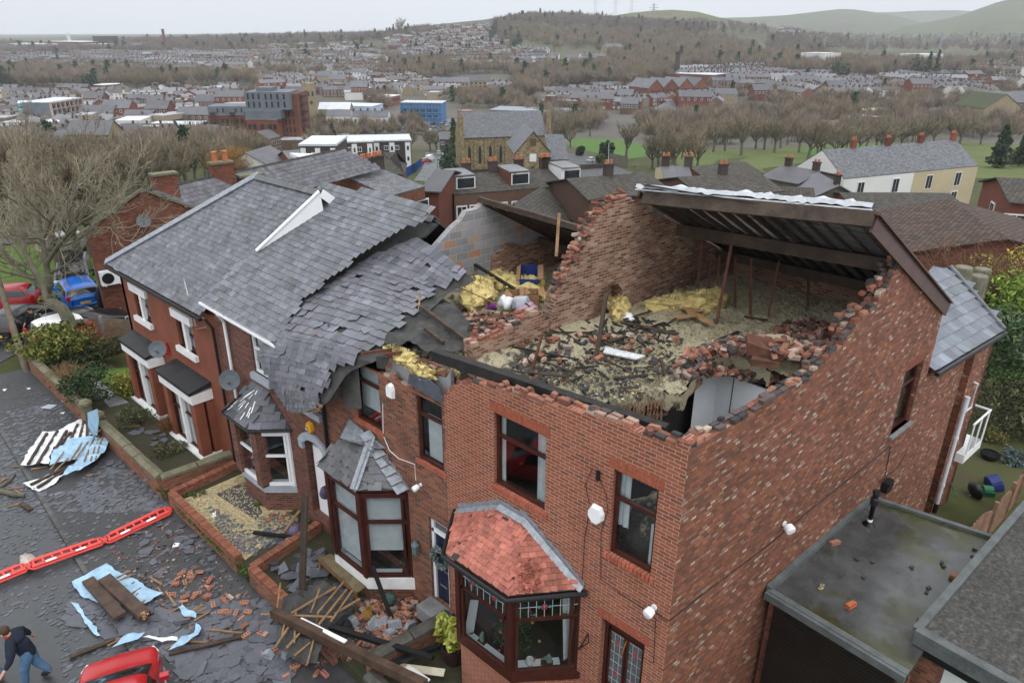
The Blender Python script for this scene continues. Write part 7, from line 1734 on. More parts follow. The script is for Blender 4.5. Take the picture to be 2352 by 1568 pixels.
def person(label,loc,heading,top=None,legs=None,lean=.12,stride=.28,look=.5,arms=((.1,.35,-.15),(-.15,-.2,-.2)),hair=M_hair,scarf=None,zg=-1.03):
 """x forward, y left; 1.78 m figure in mid-stride"""
 top=top or M_navyc;legs=legs or M_jean
 t_=thing('person',label,'person',(loc[0],loc[1],zg),heading,world=False);J={}
 l=lean
 J['pel']=(0,0,.95,(.15,.12));J['wst']=(.03+l*.2,0,1.12,(.165,.13));J['chs']=(.05+l*.5,0,1.32,(.185,.14));J['shc']=(.06+l*.8,0,1.46,(.13,.10));J['nk']=(.09+l,0,1.54,.06);J['hd0']=(.12+l*1.1,0,1.60,.075);J['hd1']=(.14+l*1.2,look*.02,1.68,.098);J['hd2']=(.14+l*1.25,look*.02,1.76,.075)
 for s,y,st in(('L',.10,stride),('R',-.10,-stride)):
  J['hip'+s]=(0,y,.90,.105);J['kn'+s]=(st*.55+.05,y,.50,.075);J['an'+s]=(st-(.08 if st<0 else 0),y,.11+(.05 if st<0 else 0),.05);J['toe'+s]=(st+.15,y+(.03 if s=='L' else-.03),.05,.045)
 for s,y,(fx,sp,dz)in(('L',1,arms[0]),('R',-1,arms[1])):
  J['sh'+s]=(.06+l*.8,y*.21,1.43,.075);J['el'+s]=(.02+l*.6+fx*.4,y*(.30+abs(sp)*.25),1.17,.055);J['wr'+s]=(.06+l*.6+fx,y*(.30+abs(sp)*.45),.96,.034);w=NA(J['wr'+s][:3]);d=nrm(w-NA(J['el'+s][:3]))
  J['pm'+s]=(*(w+d*.07),(.038,.022))
  for k in range(4):
   off=NA([.028-k*.018,0,0]);J['f%d%s'%(k,s)]=(*(w+d*.115+off),.011);J['g%d%s'%(k,s)]=(*(w+d*(.155+.012*(1-abs(k-1.3)/2))+off+NA([.0,-y*.02,0])),.009)
  J['t0'+s]=(*(w+d*.05+NA([.04,-y*.01,0])),.012);J['t1'+s]=(*(w+d*.09+NA([.06,-y*.015,0])),.010)
 ch=[('pel','wst','chs','shc','nk','hd0','hd1','hd2')]
 for s in 'LR':
  ch+=[('pel','hip'+s,'kn'+s,'an'+s,'toe'+s),('shc','sh'+s,'el'+s,'wr'+s,'pm'+s)]
  ch+=[('pm'+s,'f%d%s'%(k,s),'g%d%s'%(k,s))for k in range(4)]+[('pm'+s,'t0'+s,'t1'+s)]
 Jb={k:(*v[:3],(v[3][0]*.72,v[3][1]*.72))if k in('pel','wst','chs','shc')else((*v[:3],v[3]*.7)if k[:2]in('sh','hi')else v)for k,v in J.items()};B=skin('body',Jb,ch,M_skin,t_)
 G2_=lambda g:{k:(*v[:3],(v[3][0]+g,v[3][1]+g)if hasattr(v[3],'__len__')else v[3]+g)for k,v in J.items()}
 Jt=G2_(.045);Jt['hem']=(0,0,.84,(.19,.155));Jt['nkb']=(.085+l,0,1.525,(.098,.09));skin('jacket',Jt,[('hem','pel','wst','chs','shc','nkb')]+[('shc','sh'+s,'el'+s)for s in 'LR'],top,t_)
 Js=G2_(.03);
 for s in 'LR':Js['wr'+s]=(*(NA(Js['el'+s][:3])*.25+NA(Js['wr'+s][:3])*.75),.048);skin('sleeve',Js,[('sh'+s,'el'+s,'wr'+s)],top,t_)
 Jl=G2_(.032)
 for s in 'LR':Jl['an'+s]=(*Jl['an'+s][:3],.075)
 Jl['wst']=(*Jl['wst'][:3],(.17,.14));skin('trousers',Jl,[('wst','pel'),('pel','hipL','knL','anL'),('pel','hipR','knR','anR')],legs,t_)
 for s in 'LR':skin('boot',G2_(.022),[('an'+s,'toe'+s)],M_boot,t_)
 hm=MB();c=NA(J['hd1'][:3])
 hm.lathe(c+(-.02,0,-.015),[(.108,-.02),(.116,.03),(.106,.085),(.07,.125),(.0,.14)],14,axis=(-.35,0,1));hm.build('hair',hair,t_,smooth=True)
 fa=MB();f0=c+NA([.092,look*.02,-.02])
 fa.box(f0+(.018,0,-.012),(.035,.026,.05),rotm(0,.4,0));
 for y in(-1,1):fa.box(c+(0,y*.102,-.02),(.04,.018,.06))
 fa.build('nose_and_ears',M_skin,t_)
 ey=MB()
 for y in(-.035,.035):ey.lathe(f0+(.0,y,.012),[(.004,-.008),(.012,0),(.004,.008)],8)
 ey.box(f0+(.004,0,-.055),(.012,.05,.010));ey.build('eyes_and_mouth',M_boot,t_)
 if scarf is not None:
  sc=MB();sc.lathe(NA(J['nk'][:3])+(0,0,-.02),[(.085,-.03),(.10,0),(.085,.035)],14);sc.build('collar',scarf,t_)
 return t_
f1=GZ(q30(335,1552),-1.03);hd_=atan2(.45,-.9)
mn=person('man in navy jacket and jeans striding past the slates with red collar',f1,hd_,lean=.16,stride=.20,arms=((.22,.6,0),(-.12,.55,0)),scarf=mat('red_lining',(.5,.02,.015),.7))
f1=GZ(q10(360,1545),-1.03);person('person in dark clothes with a camera beside the black hatchback',f1,atan2(-RT[1]*.3-FW[1],.2-FW[0]),top=mat('black_jacket',(.016,.018,.017),.9),legs=M_boot,lean=.08,stride=.1,arms=((.3,.1,0),(.25,.1,0)),hair=mat('dark_hair',(.02,.014,.01),.8))
f1=GZ(q10(890,1310),-1.03);person('person in dark blue bending at the side of the blue SUV',f1,HV,top=mat('dark_blue_cloth',(.01,.022,.05),.9),legs=M_navyc,lean=.3,stride=.08,arms=((.35,.1,0),(.3,.1,0)))
f1=GZ(q30(-75,1565),-1.03);person('person cut off by the left edge with only a dark boot showing',f1,2.2,lean=.05,stride=.2)
# ================================================================== LEFT: pole, tree, shrubs, side street, gable house
pb0=GZ(q20(228,322),-.94);pt=AT(q10(-70,830),dep(pb0)+3.2)
ud=nrm(pt-pb0);tp=thing('telegraph_pole','tall leaning wooden pole with grey conduit at the street corner','pole',tuple(pb0))
MB().tube([pb0-ud*.3,pb0+ud*9.5],[.15,.11],12).build('shaft',mat('pole_timber',(.12,.10,.07),.85,.3,3,.004,20),tp)
MB().tube([pb0+(.0,-.15,0),pb0+(.0,-.15,0)+ud*2.6],.06,8).build('conduit',Mmg,tp)
T_=Tree(11);zt=38.5
pd=lambda x,y,dz=0:AT(q10(x,y),zt+dz)
base=GZ(q20(668,120),-.9);zt=dep(base)
paths=[([base,pd(620,1480),pd(590,1340),pd(540,1265),pd(425,1205)],[.42,.33,.29,.27,.27]),([pd(425,1205),pd(385,1080,.2),pd(300,935,.4),pd(215,760,.6),pd(150,520,.8),pd(110,300,1)],[.20,.17,.14,.11,.07,.04]),([pd(430,1200),pd(440,1060,-.4),pd(405,880,-.8),pd(370,660,-1),pd(330,420,-1.2),pd(300,160,-1.4)],[.21,.17,.14,.11,.08,.045]),([pd(405,880,-.8),pd(490,740,-1.6),pd(600,610,-2.2),pd(740,490,-2.8),pd(900,410,-3.2)],[.11,.09,.075,.055,.03]),([pd(370,660,-1),pd(450,480,-1.2),pd(560,330,-1.5),pd(680,180,-1.8)],[.10,.075,.055,.03]),([pd(300,935,.4),pd(170,870,1),pd(20,800,1.6),pd(-120,760,2)],[.10,.08,.06,.04]),([pd(440,1150),pd(250,980,1.2),pd(120,880,2),pd(-80,600,2.6)],[.11,.085,.07,.045]),([pd(215,760,.6),pd(60,600,1.4),pd(-60,420,2)],[.075,.055,.035]),([pd(490,740,-1.6),pd(640,690,-2),pd(830,560,-2.6),pd(1010,560,-3)],[.06,.05,.035,.02])]
for pts,rs in paths:
 T_.wood.tube(pts,rs,8,cap=False)
for pi,(pts,rs)in enumerate(paths[1:]):
 for a,b_,r0 in zip(pts[:-1],pts[1:],rs[:-1]):
  n=1 if pi<2 else 2
  if pi<2 and a is pts[0]:continue
  for i in range(n):
   t=(i+T_.r.random())/n;p=a+(b_-a)*t;dd=nrm(b_-a);sd=nrm(NA([T_.r.gauss(0,1),T_.r.gauss(0,1),T_.r.gauss(.25,.7)]));nd=nrm(dd*.55+sd*.8)
   T_.limb(p,nd,T_.r.uniform(1.6,2.9),r0*.42,1,4,spread=.62,droop=.02,kids=(3,4),minr=.012,curl=.2,shrink=.58,bare=.2)
 T_.limb(pts[-1],nrm(pts[-1]-pts[-2]),2.2,rs[-1],1,4,spread=.55,kids=(3,4),minr=.012,curl=.2,shrink=.6)
tr=thing('bare_tree','large leafless tree with pale mossy trunk beside the street','tree',tuple(base))
T_.wood.build('trunk',Mba,tr,uv=False);T_.twig.build('crown',mat('pale_twigs',(.21,.185,.13),.9,.25,1,attr=True),tr,uv=False)
S2=lambda x,y:GZ(q20(x,y),-.65)
shb('golden_conifer_bush','bright yellow-green conifer bush in the front garden behind the wall','bush',S2(560,265),(1.75,1.5,.95),3400,.10,[(.16,.17,.035),(.22,.22,.05),(.10,.12,.025),(.07,.09,.02)],sub=14)
shb('dark_green_bush','dark glossy green bush by the stone gatepost','bush',S2(800,620),(1.15,1.0,.75),1900,.075,[(.03,.055,.018),(.05,.08,.03),(.02,.04,.014)],sub=12)
shb('yellow_leaved_shrub','small round yellow shrub on the front lawn by the bay','shrub',S2(1110,545),(.62,.6,.55),900,.07,[(.30,.29,.05),(.36,.34,.08),(.16,.18,.03)])
shb('hedge_bush','dark low hedge bush behind the golden conifer','bush',S2(880,260),(1.9,1.2,.55),1600,.08,[(.035,.05,.02),(.05,.06,.025),(.03,.04,.018)])
shb('weedy_shrub','straggly green shrub below the white bay plinth','shrub',S2(1210,800),(.75,.7,.4),700,.06,[(.07,.09,.035),(.14,.13,.06),(.04,.06,.02)])
shb('weedy_shrub','small weedy shrub in the corner of the stone garden wall','shrub',S2(1480,1050),(.7,.6,.18),380,.06,[(.08,.10,.03),(.10,.085,.05)])
for(x,y,h,r,n,c,lb)in((620,450,1.1,.9,120,(2.0,1.6,1.1),'bare tan twiggy shrub between the golden bush and gatepost'),(330,230,.9,.8,110,(1.6,.55,.45),'reddish bare hedge at the far end of the mossy wall'),(830,150,1.1,1.6,150,(1.3,.55,.5),'reddish bare hedge under the board fence'),(1000,190,1.0,1.1,120,(1.8,1.4,.95),'tan bare shrub beside the left white bay'),(1470,880,.9,.35,40,(1.3,.7,.4),'withered brown plant between the two square bays')):
 mb=MB();twg(mb,S2(x,y),h,r,n,.018,c);tag(mb.build('bare_shrub',Mtw,uv=False),lb,'shrub')
 # side street and lawn
def fpl(name,px,z,m_,kind='structure'):
 mb=MB();P=[GZ(p,z)for p in px];mb.slab([(p[0],p[1],z)for p in P],(0,0,-.05));o=mb.build(name,m_,uv=False);o['kind']=kind;return o
fpl('side_street',zq(1,0,(-700,1400),(0,1288),(300,1253),(700,1182),(1500,1060),(1700,1300),(900,1385),(420,1420),(300,1568))+zq(2,0,(130,190),(0,260),(-800,400)),-1.034,Mrd)
fpl('footway',zq(1,0,(-700,1380),(0,1262),(300,1225),(700,1150),(1500,1030),(1500,1060),(700,1182),(300,1253),(0,1288),(-700,1400)),-.95,Mpv)
fpl('park_lawn',zq(1,0,(-700,1370),(0,1250),(380,1190),(560,1150),(900,1090),(1500,1010),(1300,760),(900,700),(500,690),(0,720),(-700,760)),-.96,M_lawn)
fpl('park_road',zq(1,0,(-500,700),(500,690),(900,690),(1300,760),(1300,720),(900,650),(500,655),(-500,665)),-.99,Mrd)
fp=[GZ(q10(*p),-.9)for p in((395,1500),(1180,1530))];bf=thing('board_fence','low wooden board fence with pale concrete posts beside the side street','fence',tuple(fp[0]))
a,b_=fp
for i in range(3):
 p,r_=a+(b_-a)*(i/3),a+(b_-a)*((i+1)/3);mb=MB()
 for j in range(5):mb.slab([p+(0,0,.02+j*.2),r_+(0,0,.02+j*.2),r_+(0,0,.2+j*.2),p+(0,0,.2+j*.2)],(.02,.03,0),0,(RU(.8,1.15),)*3)
 mb.build('fence_panel',mat('grey_brown_boards',(.17,.13,.085),.9,.3,3,.004,20,attr=True)if i==0 else bpy.data.materials['grey_brown_boards'],bf);MB().box(p+(0,0,.5),(.14,.14,1.25)).build('post',Msp,bf)
MB().box(b_+(0,0,.5),(.14,.14,1.25)).build('post',Msp,bf)
# gable house
gb=GZ(q10(940,1350),-1.05);kG=gb@NS;sG=gb@VS
sp3=lambda p:(SP(p,kG)@VS,SP(p,kG)[2])
eL,pk=sp3(q10(775,590)),sp3(q10(1265,245));pk=(pk[0],pk[1]);s2_=pk[0]+(pk[0]-sG)
HG=thing('gable_end_house','red brick house end with a broad gable, satellite dish and heat pump','house',tuple(gb))
nE=nrm(FH+RH*.5);fG=lambda s,z,k=0:VS*s+NS*kG+nE*k+Zv*z
MB().slab([fG(sG,-1.3),fG(s2_,-1.3),fG(s2_,eL[1]),fG(pk[0],pk[1]),fG(sG,eL[1])],NS*.3).build('gable_wall',Mga,HG)
MB().slab([fG(sG,-1.3,.3),fG(sG,-1.3,14),fG(sG,eL[1],14),fG(sG,eL[1],.3)],VS*.2).build('front_wall',Mga,HG)
ov=-.12
for s0,nm in((sG-.3,'roof'),(s2_+.3,'roof')):
 o_=prf(HG,nm,[fG(s0,eL[1]-.12,ov),fG(s0,eL[1]-.12,16),fG(pk[0],pk[1]+.12,16),fG(pk[0],pk[1]+.12,ov)],fG(s0,0,0),fG(s0,0,5),w=.32,h=.25,base=(.95,.9,.9),jit=1.2)
mb=MB().bar(fG(sG-.3,eL[1]-.1,ov),fG(pk[0],pk[1]+.16,ov),.14,.12);mb.bar(fG(pk[0],pk[1]+.16,ov),fG(s2_+.3,eL[1]-.1,ov),.14,.12);mb.build('verge_mortar',Mst,HG)
half_=pk[0]-sG
for(k,ds,w_,pots,lb)in((1.2,.1,1.2,0,'x'),(5.0,.2,1.2,2,'x'),(4.0,2.6,1.4,0,'x')):
 zc_=pk[1]+.15-max(0,ds-.5)*(pk[1]-eL[1])/half_*.75;c=MB();c.box(fG(pk[0]+ds,zc_-.2,k),(w_,.6,1.5),rotm(0,0,-ANG));co=c.build('chimney',Mga,HG)
 c=MB();c.box(fG(pk[0]+ds,zc_+.58,k),(w_+.12,.72,.12),rotm(0,0,-ANG));c.build('chimney_cap',Mst,co)
 for i in range(pots):c=MB();c.lathe(fG(pk[0]+ds-.3+.6*i,zc_+.6,k),[(.15,0),(.13,.5),(.16,.52),(.16,.62),(.12,.63)],10);c.build('chimney_pot',mat('terracotta',(.42,.15,.07),.8)if i==0 else bpy.data.materials['terracotta'],co)
def dish(p,n,r_,label,m_,wall=None):
 n=nrm(n);mb=MB();prof=[(.02,-r_*.22)]+[(r_*t,-r_*.22*(1-t*t))for t in(.4,.75,1)]+[(r_*.97,.01),(r_*.5,-r_*.13),(.02,-r_*.17)];mb.lathe(p,prof,22,axis=n);mb.bar(p-n*r_*.2-Zv*r_*.5,p+n*r_*.75-Zv*r_*.25,.03,.03);mb.box(p+n*r_*.75-Zv*r_*.22,(.08,.08,.08));
 if wall is not None:mb.bar(p-n*r_*.2,wall,.05,.05)
 return tag(mb.build('satellite_dish',m_,smooth=False),label,'satellite dish')
M_dish=mat('grey_dish',(.10,.115,.13),.5,.15,5)
w0=SP(q10(1240,490),kG);dish(w0-NS*.35,-NS*.55+VS*.0-FH*.3+Zv*.45,.36,'dark grey satellite dish high on the gable wall',M_dish,w0)
w0=FX(q20(1380,145),-1.5);dish(w0,(-.55,-.75,.42),.27,'grey satellite dish on the left flat bay roof',M_dish,w0+(.2,.1,-.4))
w0=FX(q20(2010,415),-.45);dish(w0,(-.55,-.75,.42),.32,'grey satellite dish on the white pipe between houses',M_dish,w0+(.35,.1,-.2))
mb=MB();ab_=FX(q20(1465,140),-.03);mb.box(ab_+(-.1,0,0),(.2,.26,.36));mb.box(ab_+(-.1,0,.22),(.16,.2,.1));tag(mb.build('alarm_box',mat('red_alarm',(.42,.03,.03),.4)),'red alarm box on the red house above the left bay','alarm box')
ac=thing('heat_pump','white outdoor heat pump unit with round fan on the gable wall','air conditioner',tuple(SP(q10(985,990),kG)));c=SP(q10(975,990),kG-.25)
mb=MB().box(c,(1.05,.36,.74),rotm(0,0,-ANG));mb.build('casing',Mup,ac);mb=MB().lathe(c-NS*.185-VS*.2,[(.29,0),(.29,.02),(.25,.025)],20,axis=-NS);mb.build('fan_grille',Mbk,ac);mb=MB().box(c-NS*.185+VS*.3+Zv*.25,(.2,.02,.14),rotm(0,0,-ANG));mb.build('badge',mat('blue_badge',(.05,.25,.6),.4),ac)
for s in(-.35,.35):MB().bar(c+VS*s-Zv*.42-NS*.15,c+VS*s-Zv*.42+NS*.25,.05,.05).build('bracket',Mwh,ac)
mb=MB();a=FX(q10(1715,1420),-.15);b_=a+(-.15,.25,3.0);b_=AT(q10(1610,1010),dep(a)+.1);mb.tube([a,b_],.025,6)
for i in range(6):c=b_+Zv*(.05)+NA([.4,-.7,.05])*(i-2.5)*.18;mb.bar(c-NA([.3,.2,0]),c+NA([.3,.2,0]),.012,.012)
mb.bar(b_+Zv*.05-NA([.4,-.7,.05])*.5,b_+Zv*.05+NA([.4,-.7,.05])*.5,.02,.02);mb.bar(FX(q10(1700,1370),0),FX(q10(1780,1350),-.3),.03,.03);mb.bar(FX(q10(1715,1450),0),FX(q10(1800,1430),-.3),.03,.03);tag(mb.build('tv_aerial',Mmg),'metal television aerial on a pole above the red house eaves','aerial')
# ================================================================== BUILDINGS IN THE MIDDLE DISTANCE
def fmt(n,c,**k):return mat(n,c,k.pop('rough',.85),k.pop('var',.16),k.pop('scale',.35),**k)
WM={'red':fmt('far_red_brick',(.165,.058,.038),obj_random=.22),'brown':fmt('far_brown_brick',(.115,.068,.048),obj_random=.2),'stone':fmt('far_buff_stone',(.27,.215,.135),obj_random=.2),'white':fmt('far_white_render',(.64,.64,.62),var=.06),'cream':fmt('far_cream_render',(.44,.37,.245),var=.08),'grey':fmt('far_grey_cladding',(.13,.145,.165)),'pink':fmt('far_pink_render',(.38,.30,.26)),'dark':fmt('far_dark_brick',(.06,.045,.04),obj_random=.2),'dstone':fmt('far_dark_stone',(.12,.105,.08),obj_random=.25)}
M_fslate=mat('far_slate_roof',(.118,.118,.128),.62,.18,.35,col2=(.085,.085,.094),obj_random=.25)
M_ftile=M_tileroof
Mfd=mat('far_window_glass',(.03,.034,.04),.15,.3,2,spec=.6)
Mfw=mat('far_white_trim',(.66,.67,.68),.5,.06,2)
M_metalroof=mat('pale_metal_roof',(.50,.53,.57),.4,.12,.3)
M_flatroof=mat('grey_flat_roofing',(.17,.175,.18),.7,.25,.3)
RM={'slate':M_fslate,'tile':M_ftile,'metal':M_metalroof,'flat':M_flatroof,'slates':Msy}
def EP(p,H):
 """point on the sight line through p that is H above the land"""
 d=ray(p);hz=float(d@FH);t=(22.0 if H<7 else 120.0 if H<10 else 280.0 if H<20 else 900.0)/hz;st=.5
 while t<9000:
  P=CAM+d*t
  if P[2]-tz(P[0],P[1])<=H:
   lo,hi=t-st,t
   for _ in range(16):
    m_=(lo+hi)/2;P=CAM+d*m_
    if P[2]-tz(P[0],P[1])<=H:hi=m_
    else:lo=m_
   return CAM+d*hi
  st=max(.3,t*.004);t+=st
 return CAM+d*t
def bld(name,label,cat,eL,eR,H=5.3,depth=8,rise=2.4,wall='red',roof='slate',win=None,gwin=None,chim=(),parts=True,group=None,hip=0,bands=None,flip=False,P=None,door=None,wm=None,sidewin=None,over=.3,potm=None,ry=None):
 """house with its front eaves seen between two sight points; it runs away from the viewer by depth"""
 if P is None:
  A,B=EP(eL,H),EP(eR,H);ez=(A[2]+B[2])/2
  if abs(A[2]-B[2])>1.5:
   A=GZ(eL,ez);B=GZ(eR,ez)
 else:A,B=P;ez=(A[2]+B[2])/2
 A=NA([A[0],A[1],ez]);B=NA([B[0],B[1],ez]);d=nrm(B-A);L_=NL(B-A)
 n=NX(Zv,d);
 if n@(A+B-2*CAM)<0:n=-n
 if flip:n=-n
 if ry is not None:
  M0=(A+B)/2+n*depth/2-CAM;kk_=(784-ry)/FOC
  rise=float(np.clip((kk_*(M0@FW)-M0@UP)/(UP[2]-kk_*FW[2]),.9,4.5))
 C_,D2=B+n*depth,A+n*depth
 zb=min(tz(p[0],p[1])for p in(A,B,C_,D2))-.6;zb=max(zb,ez-H-6)
 t_=thing(name,label,cat,tuple((A+B)/2*NA([1,1,0])+Zv*zb),group=group)
 wmat=WM[wall]if isinstance(wall,str)else wall;rmat=RM[roof]if isinstance(roof,str)else roof
 mats=[wmat,rmat,Mfd,Mfw,WM['dark']]
 W_=MB();R_=MB()if parts else W_;ri=0 if parts else 1
 low=[NA([p[0],p[1],zb])for p in(A,B,C_,D2)]
 for i in range(4):W_.quad([low[i],low[(i+1)%4],(A,B,C_,D2)[(i+1)%4],(A,B,C_,D2)[i]])
 if rise>0:
  r0,r1=A+n*depth/2+Zv*rise+d*hip,B+n*depth/2+Zv*rise-d*hip
  if hip==0:W_.quad([A,D2,r0]);W_.quad([B,r1,C_])
  o=over;k=rise/(depth/2);dz=NA([0,0,-k*o])
  rf0,rf1=r0-d*(o if hip==0 else 0),r1+d*(o if hip==0 else 0)
  th=Zv*.12
  R_.slab([A-n*o-d*o+dz+th,B-n*o+d*o+dz+th,rf1+th,rf0+th],(0,0,-.1),ri);R_.slab([D2+n*o-d*o+dz+th,C_+n*o+d*o+dz+th,rf1+th,rf0+th],(0,0,-.1),ri)
  if hip:R_.slab([A-n*o-d*o+dz+th,D2+n*o-d*o+dz+th,rf0+th],(0,0,-.1),ri);R_.slab([B-n*o+d*o+dz+th,C_+n*o+d*o+dz+th,rf1+th],(0,0,-.1),ri)
 else:
  R_.slab([A-n*.15-d*.15+Zv*.02,B-n*.15+d*.15+Zv*.02,C_+n*.15+d*.15+Zv*.02,D2+n*.15-d*.15+Zv*.02],(0,0,.35 if rise==0 else .2),ri)
 def win_at(O,dd,nn,z0,w_,h_,mb=None,kind='w'):
  m_=mb or MB();c=O+Zv*z0
  if parts:
   f=MB();f.slab([c-dd*w_/2,c+dd*w_/2,c+dd*w_/2+Zv*h_,c-dd*w_/2+Zv*h_],nn*.07);fo=f.build('window',wm or Mfw,t_,uv=False)
   g=MB();e=.10
   g.slab([c-dd*(w_/2-e)+Zv*e+nn*.071,c-dd*.03+Zv*e+nn*.071,c-dd*.03+Zv*(h_-e)+nn*.071,c-dd*(w_/2-e)+Zv*(h_-e)+nn*.071],nn*.01);g.slab([c+dd*.03+Zv*e+nn*.071,c+dd*(w_/2-e)+Zv*e+nn*.071,c+dd*(w_/2-e)+Zv*(h_-e)+nn*.071,c+dd*.03+Zv*(h_-e)+nn*.071],nn*.01);g.build('pane',Mfd,fo,uv=False)
  else:
   m_.quad([c-dd*w_/2+nn*.06,c+dd*w_/2+nn*.06,c+dd*w_/2+Zv*h_+nn*.06,c-dd*w_/2+Zv*h_+nn*.06],3);e=.16
   m_.quad([c-dd*(w_/2-e)+nn*.09+Zv*e,c+dd*(w_/2-e)+nn*.09+Zv*e,c+dd*(w_/2-e)+Zv*(h_-e)+nn*.09,c-dd*(w_/2-e)+Zv*(h_-e)+nn*.09],2)
 if win:
  cols,rows,w_,h_=win
  fr=cols if hasattr(cols,'__len__')else[(i+.5)/cols for i in range(cols)]
  for f in fr:
   for z0 in rows:win_at(A+d*L_*f,d,-n,-H+z0 if z0>0 else z0,w_,h_,W_)
 if gwin:
  for(f,z0,w_,h_)in gwin:
   ga=A if(CAM-A)@-d>(CAM-B)@d*0 and(A-CAM)@d>0 else B;s_=-1 if ga is A else 1
   win_at(ga+n*depth*f,n,d*s_,-H+z0,w_,h_,W_)
 for f in chim:
  c=A+d*L_*f+n*depth/2+Zv*(rise+.25);m_=MB()if parts else W_;Rz=rotm(0,0,atan2(d[1],d[0]))
  m_.box(c,(.75,.5,1.5),Rz,0 if parts else 4);m_.box(c+Zv*.75,(.9,.62,.12),Rz,0 if parts else 4)
  for s in(-.22,.22):
   if parts:continue
   m_.tube([c+d*s+Zv*.8,c+d*s+Zv*1.12],.13,6,4)
  if parts:CH.append((m_,c,d))
 wo=W_.build('wall' if parts else name,mats if not parts else wmat,t_ if parts else None)
 if parts:
  ro=R_.build('roof',rmat,t_)
  for m_,c,dd in CH:
   co=m_.build('chimney',WM['dark']if potm is None else potm,ro)
   pm=MB()
   for s in(-.22,.22):pm.tube([c+dd*s+Zv*.8,c+dd*s+Zv*1.12],.13,7)
   # pots share the chimney's place as their own mesh inside the roof
   pm.build('chimney_pots',bpy.data.materials['terracotta'],ro)
  CH.clear()
  return t_,dict(A=A,B=B,d=d,n=n,ez=ez,L=L_,zb=zb)
 else:
  for k in('label','category','group'):
   if k in t_:wo[k]=t_[k]
  bpy.data.objects.remove(t_,do_unlink=True);return wo,dict(A=A,B=B,d=d,n=n,ez=ez,L=L_,zb=zb)
CH=[]
def lerp2(a,b,t):return(a[0]+(b[0]-a[0])*t,a[1]+(b[1]-a[1])*t)
def ter(eL,eR,n,labels,**k):
 A,B=EP(eL,k.get('H',5.3)),EP(eR,k.get('H',5.3));ez=(A[2]+B[2])/2;A[2]=B[2]=ez
 if abs(EP(eL,k.get('H',5.3))[2]-EP(eR,k.get('H',5.3))[2])>1.5:A,B=GZ(eL,ez),GZ(eR,ez)
 o=[]
 for i in range(n):
  kk=dict(k);kk['over']=.02
  for key in('wall','chim','roof','win'):
   if isinstance(k.get(key),list):kk[key]=k[key][i%len(k[key])]
  o.append(bld(k.get('name','terraced_house'),labels[i]if isinstance(labels,(list,tuple))else labels,'house',None,None,P=(A+(B-A)*(i/n),A+(B-A)*((i+1)/n)),**{a:b for a,b in kk.items()if a not in('name',)}))
 return o
 # -- row behind the broken roof
T1=ter(q11(1735,243),q12(662,222),5,['brown terraced house with dark dormer, left end of the rear row','brown terraced house with plain tiled roof and two sash windows in the rear row','brown terraced house with a red dormer in the rear row','brown terraced house with brown tiles between two dormers in the rear row','brown terraced house with a white glazed dormer, right end of the rear row'],H=5.2,depth=7.5,rise=2.6,wall='brown',roof='tile',win=((.25,.72),(2.9,),.95,1.45),chim=[(.97,),(.97,),(.97,),(.97,),(.03,)],ry=406)
for i,col,fr in((0,WM['grey'],Mfw),(2,WM['red'],Mfw),(4,Mfw,Mfw)):
 t_,g_=T1[i];A,d,n,L_=g_['A'],g_['d'],g_['n'],g_['L'];mb=MB();a0=A+d*L_*.12+n*.9+Zv*.1;a1=A+d*L_*.85+n*.9+Zv*.1
 mb.slab([a0,a1,a1+Zv*1.3,a0+Zv*1.3],n*2.6);do=mb.build('dormer',col,t_)
 mb=MB().slab([a0-n*.15+Zv*1.3,a1-n*.15+Zv*1.3,a1+n*2.8+Zv*1.35,a0+n*2.8+Zv*1.35],(0,0,.1));mb.build('dormer_roof',M_flatroof,do)
 for f,w_ in((.62,1.5),(.25,.5)):
  c=a0+(a1-a0)*f+Zv*.2;mb=MB().slab([c-d*w_/2,c+d*w_/2,c+d*w_/2+Zv*1.0,c-d*w_/2+Zv*1.0],-n*.05);mb.build('window',Mfw,do)
  mb=MB().slab([c-d*(w_/2-.1)+Zv*.1-n*.051,c+d*(w_/2-.1)+Zv*.1-n*.051,c+d*(w_/2-.1)+Zv*.9-n*.051,c-d*(w_/2-.1)+Zv*.9-n*.051],-n*.02);mb.build('pane',Mfd,do)
bld('house','brown brick house with a mossy brown tiled roof before the pale pair','house',q12(682,286),q12(1362,270),5.0,7,2.6,'brown','tile',((.12,.42,.65,.9),(2.9,),1.3,1.1),chim=(.5,),wm=WM['dark'],ry=410)
ter(q12(1345,190),q12(1600,192),2,['cream rendered house with slate roof, left of the pale pair','pink-grey rendered house with slate roof, right of the pale pair'],H=5.4,depth=9,rise=3.0,wall=['cream','pink'],roof='slate',win=((.3,.75),(3.0,),1.0,1.5),chim=[(.3,),(.95,)],ry=385)
_,g_=bld('house','brown tiled house with white boarded front panels near the ridge','house',q12(1668,270),q13(105,258),4.9,7.5,2.9,'brown','tile',((.1,.4,.8),(3.0,),1.8,1.1),chim=(.55,),gwin=((.5,3.0,.9,1.1),),ry=406)
A,d,n,L_=g_['A'],g_['d'],g_['n'],g_['L']
for f0,f1 in((.02,.48),(.62,.99)):
 mb=MB().slab([A+d*L_*f0-n*.02-Zv*2.3,A+d*L_*f1-n*.02-Zv*2.3,A+d*L_*f1-n*.02-Zv*.1,A+d*L_*f0-n*.02-Zv*.1],-n*.04);mb.build('white_boarding',Mfw,_)
bld('house','brown tiled roof house standing behind the white-boarded one','house',q12(1720,118),q12(2180,105),4.9,7,2.2,'red','tile',None,ry=389)
bld('stone_house','low stone house with grey slate roof left of the white terrace','house',q13(140,255),q13(300,300),3.6,7,2.6,'dstone','slate',((.2,.7),(1.6,),.8,.9),chim=(.9,),ry=412)
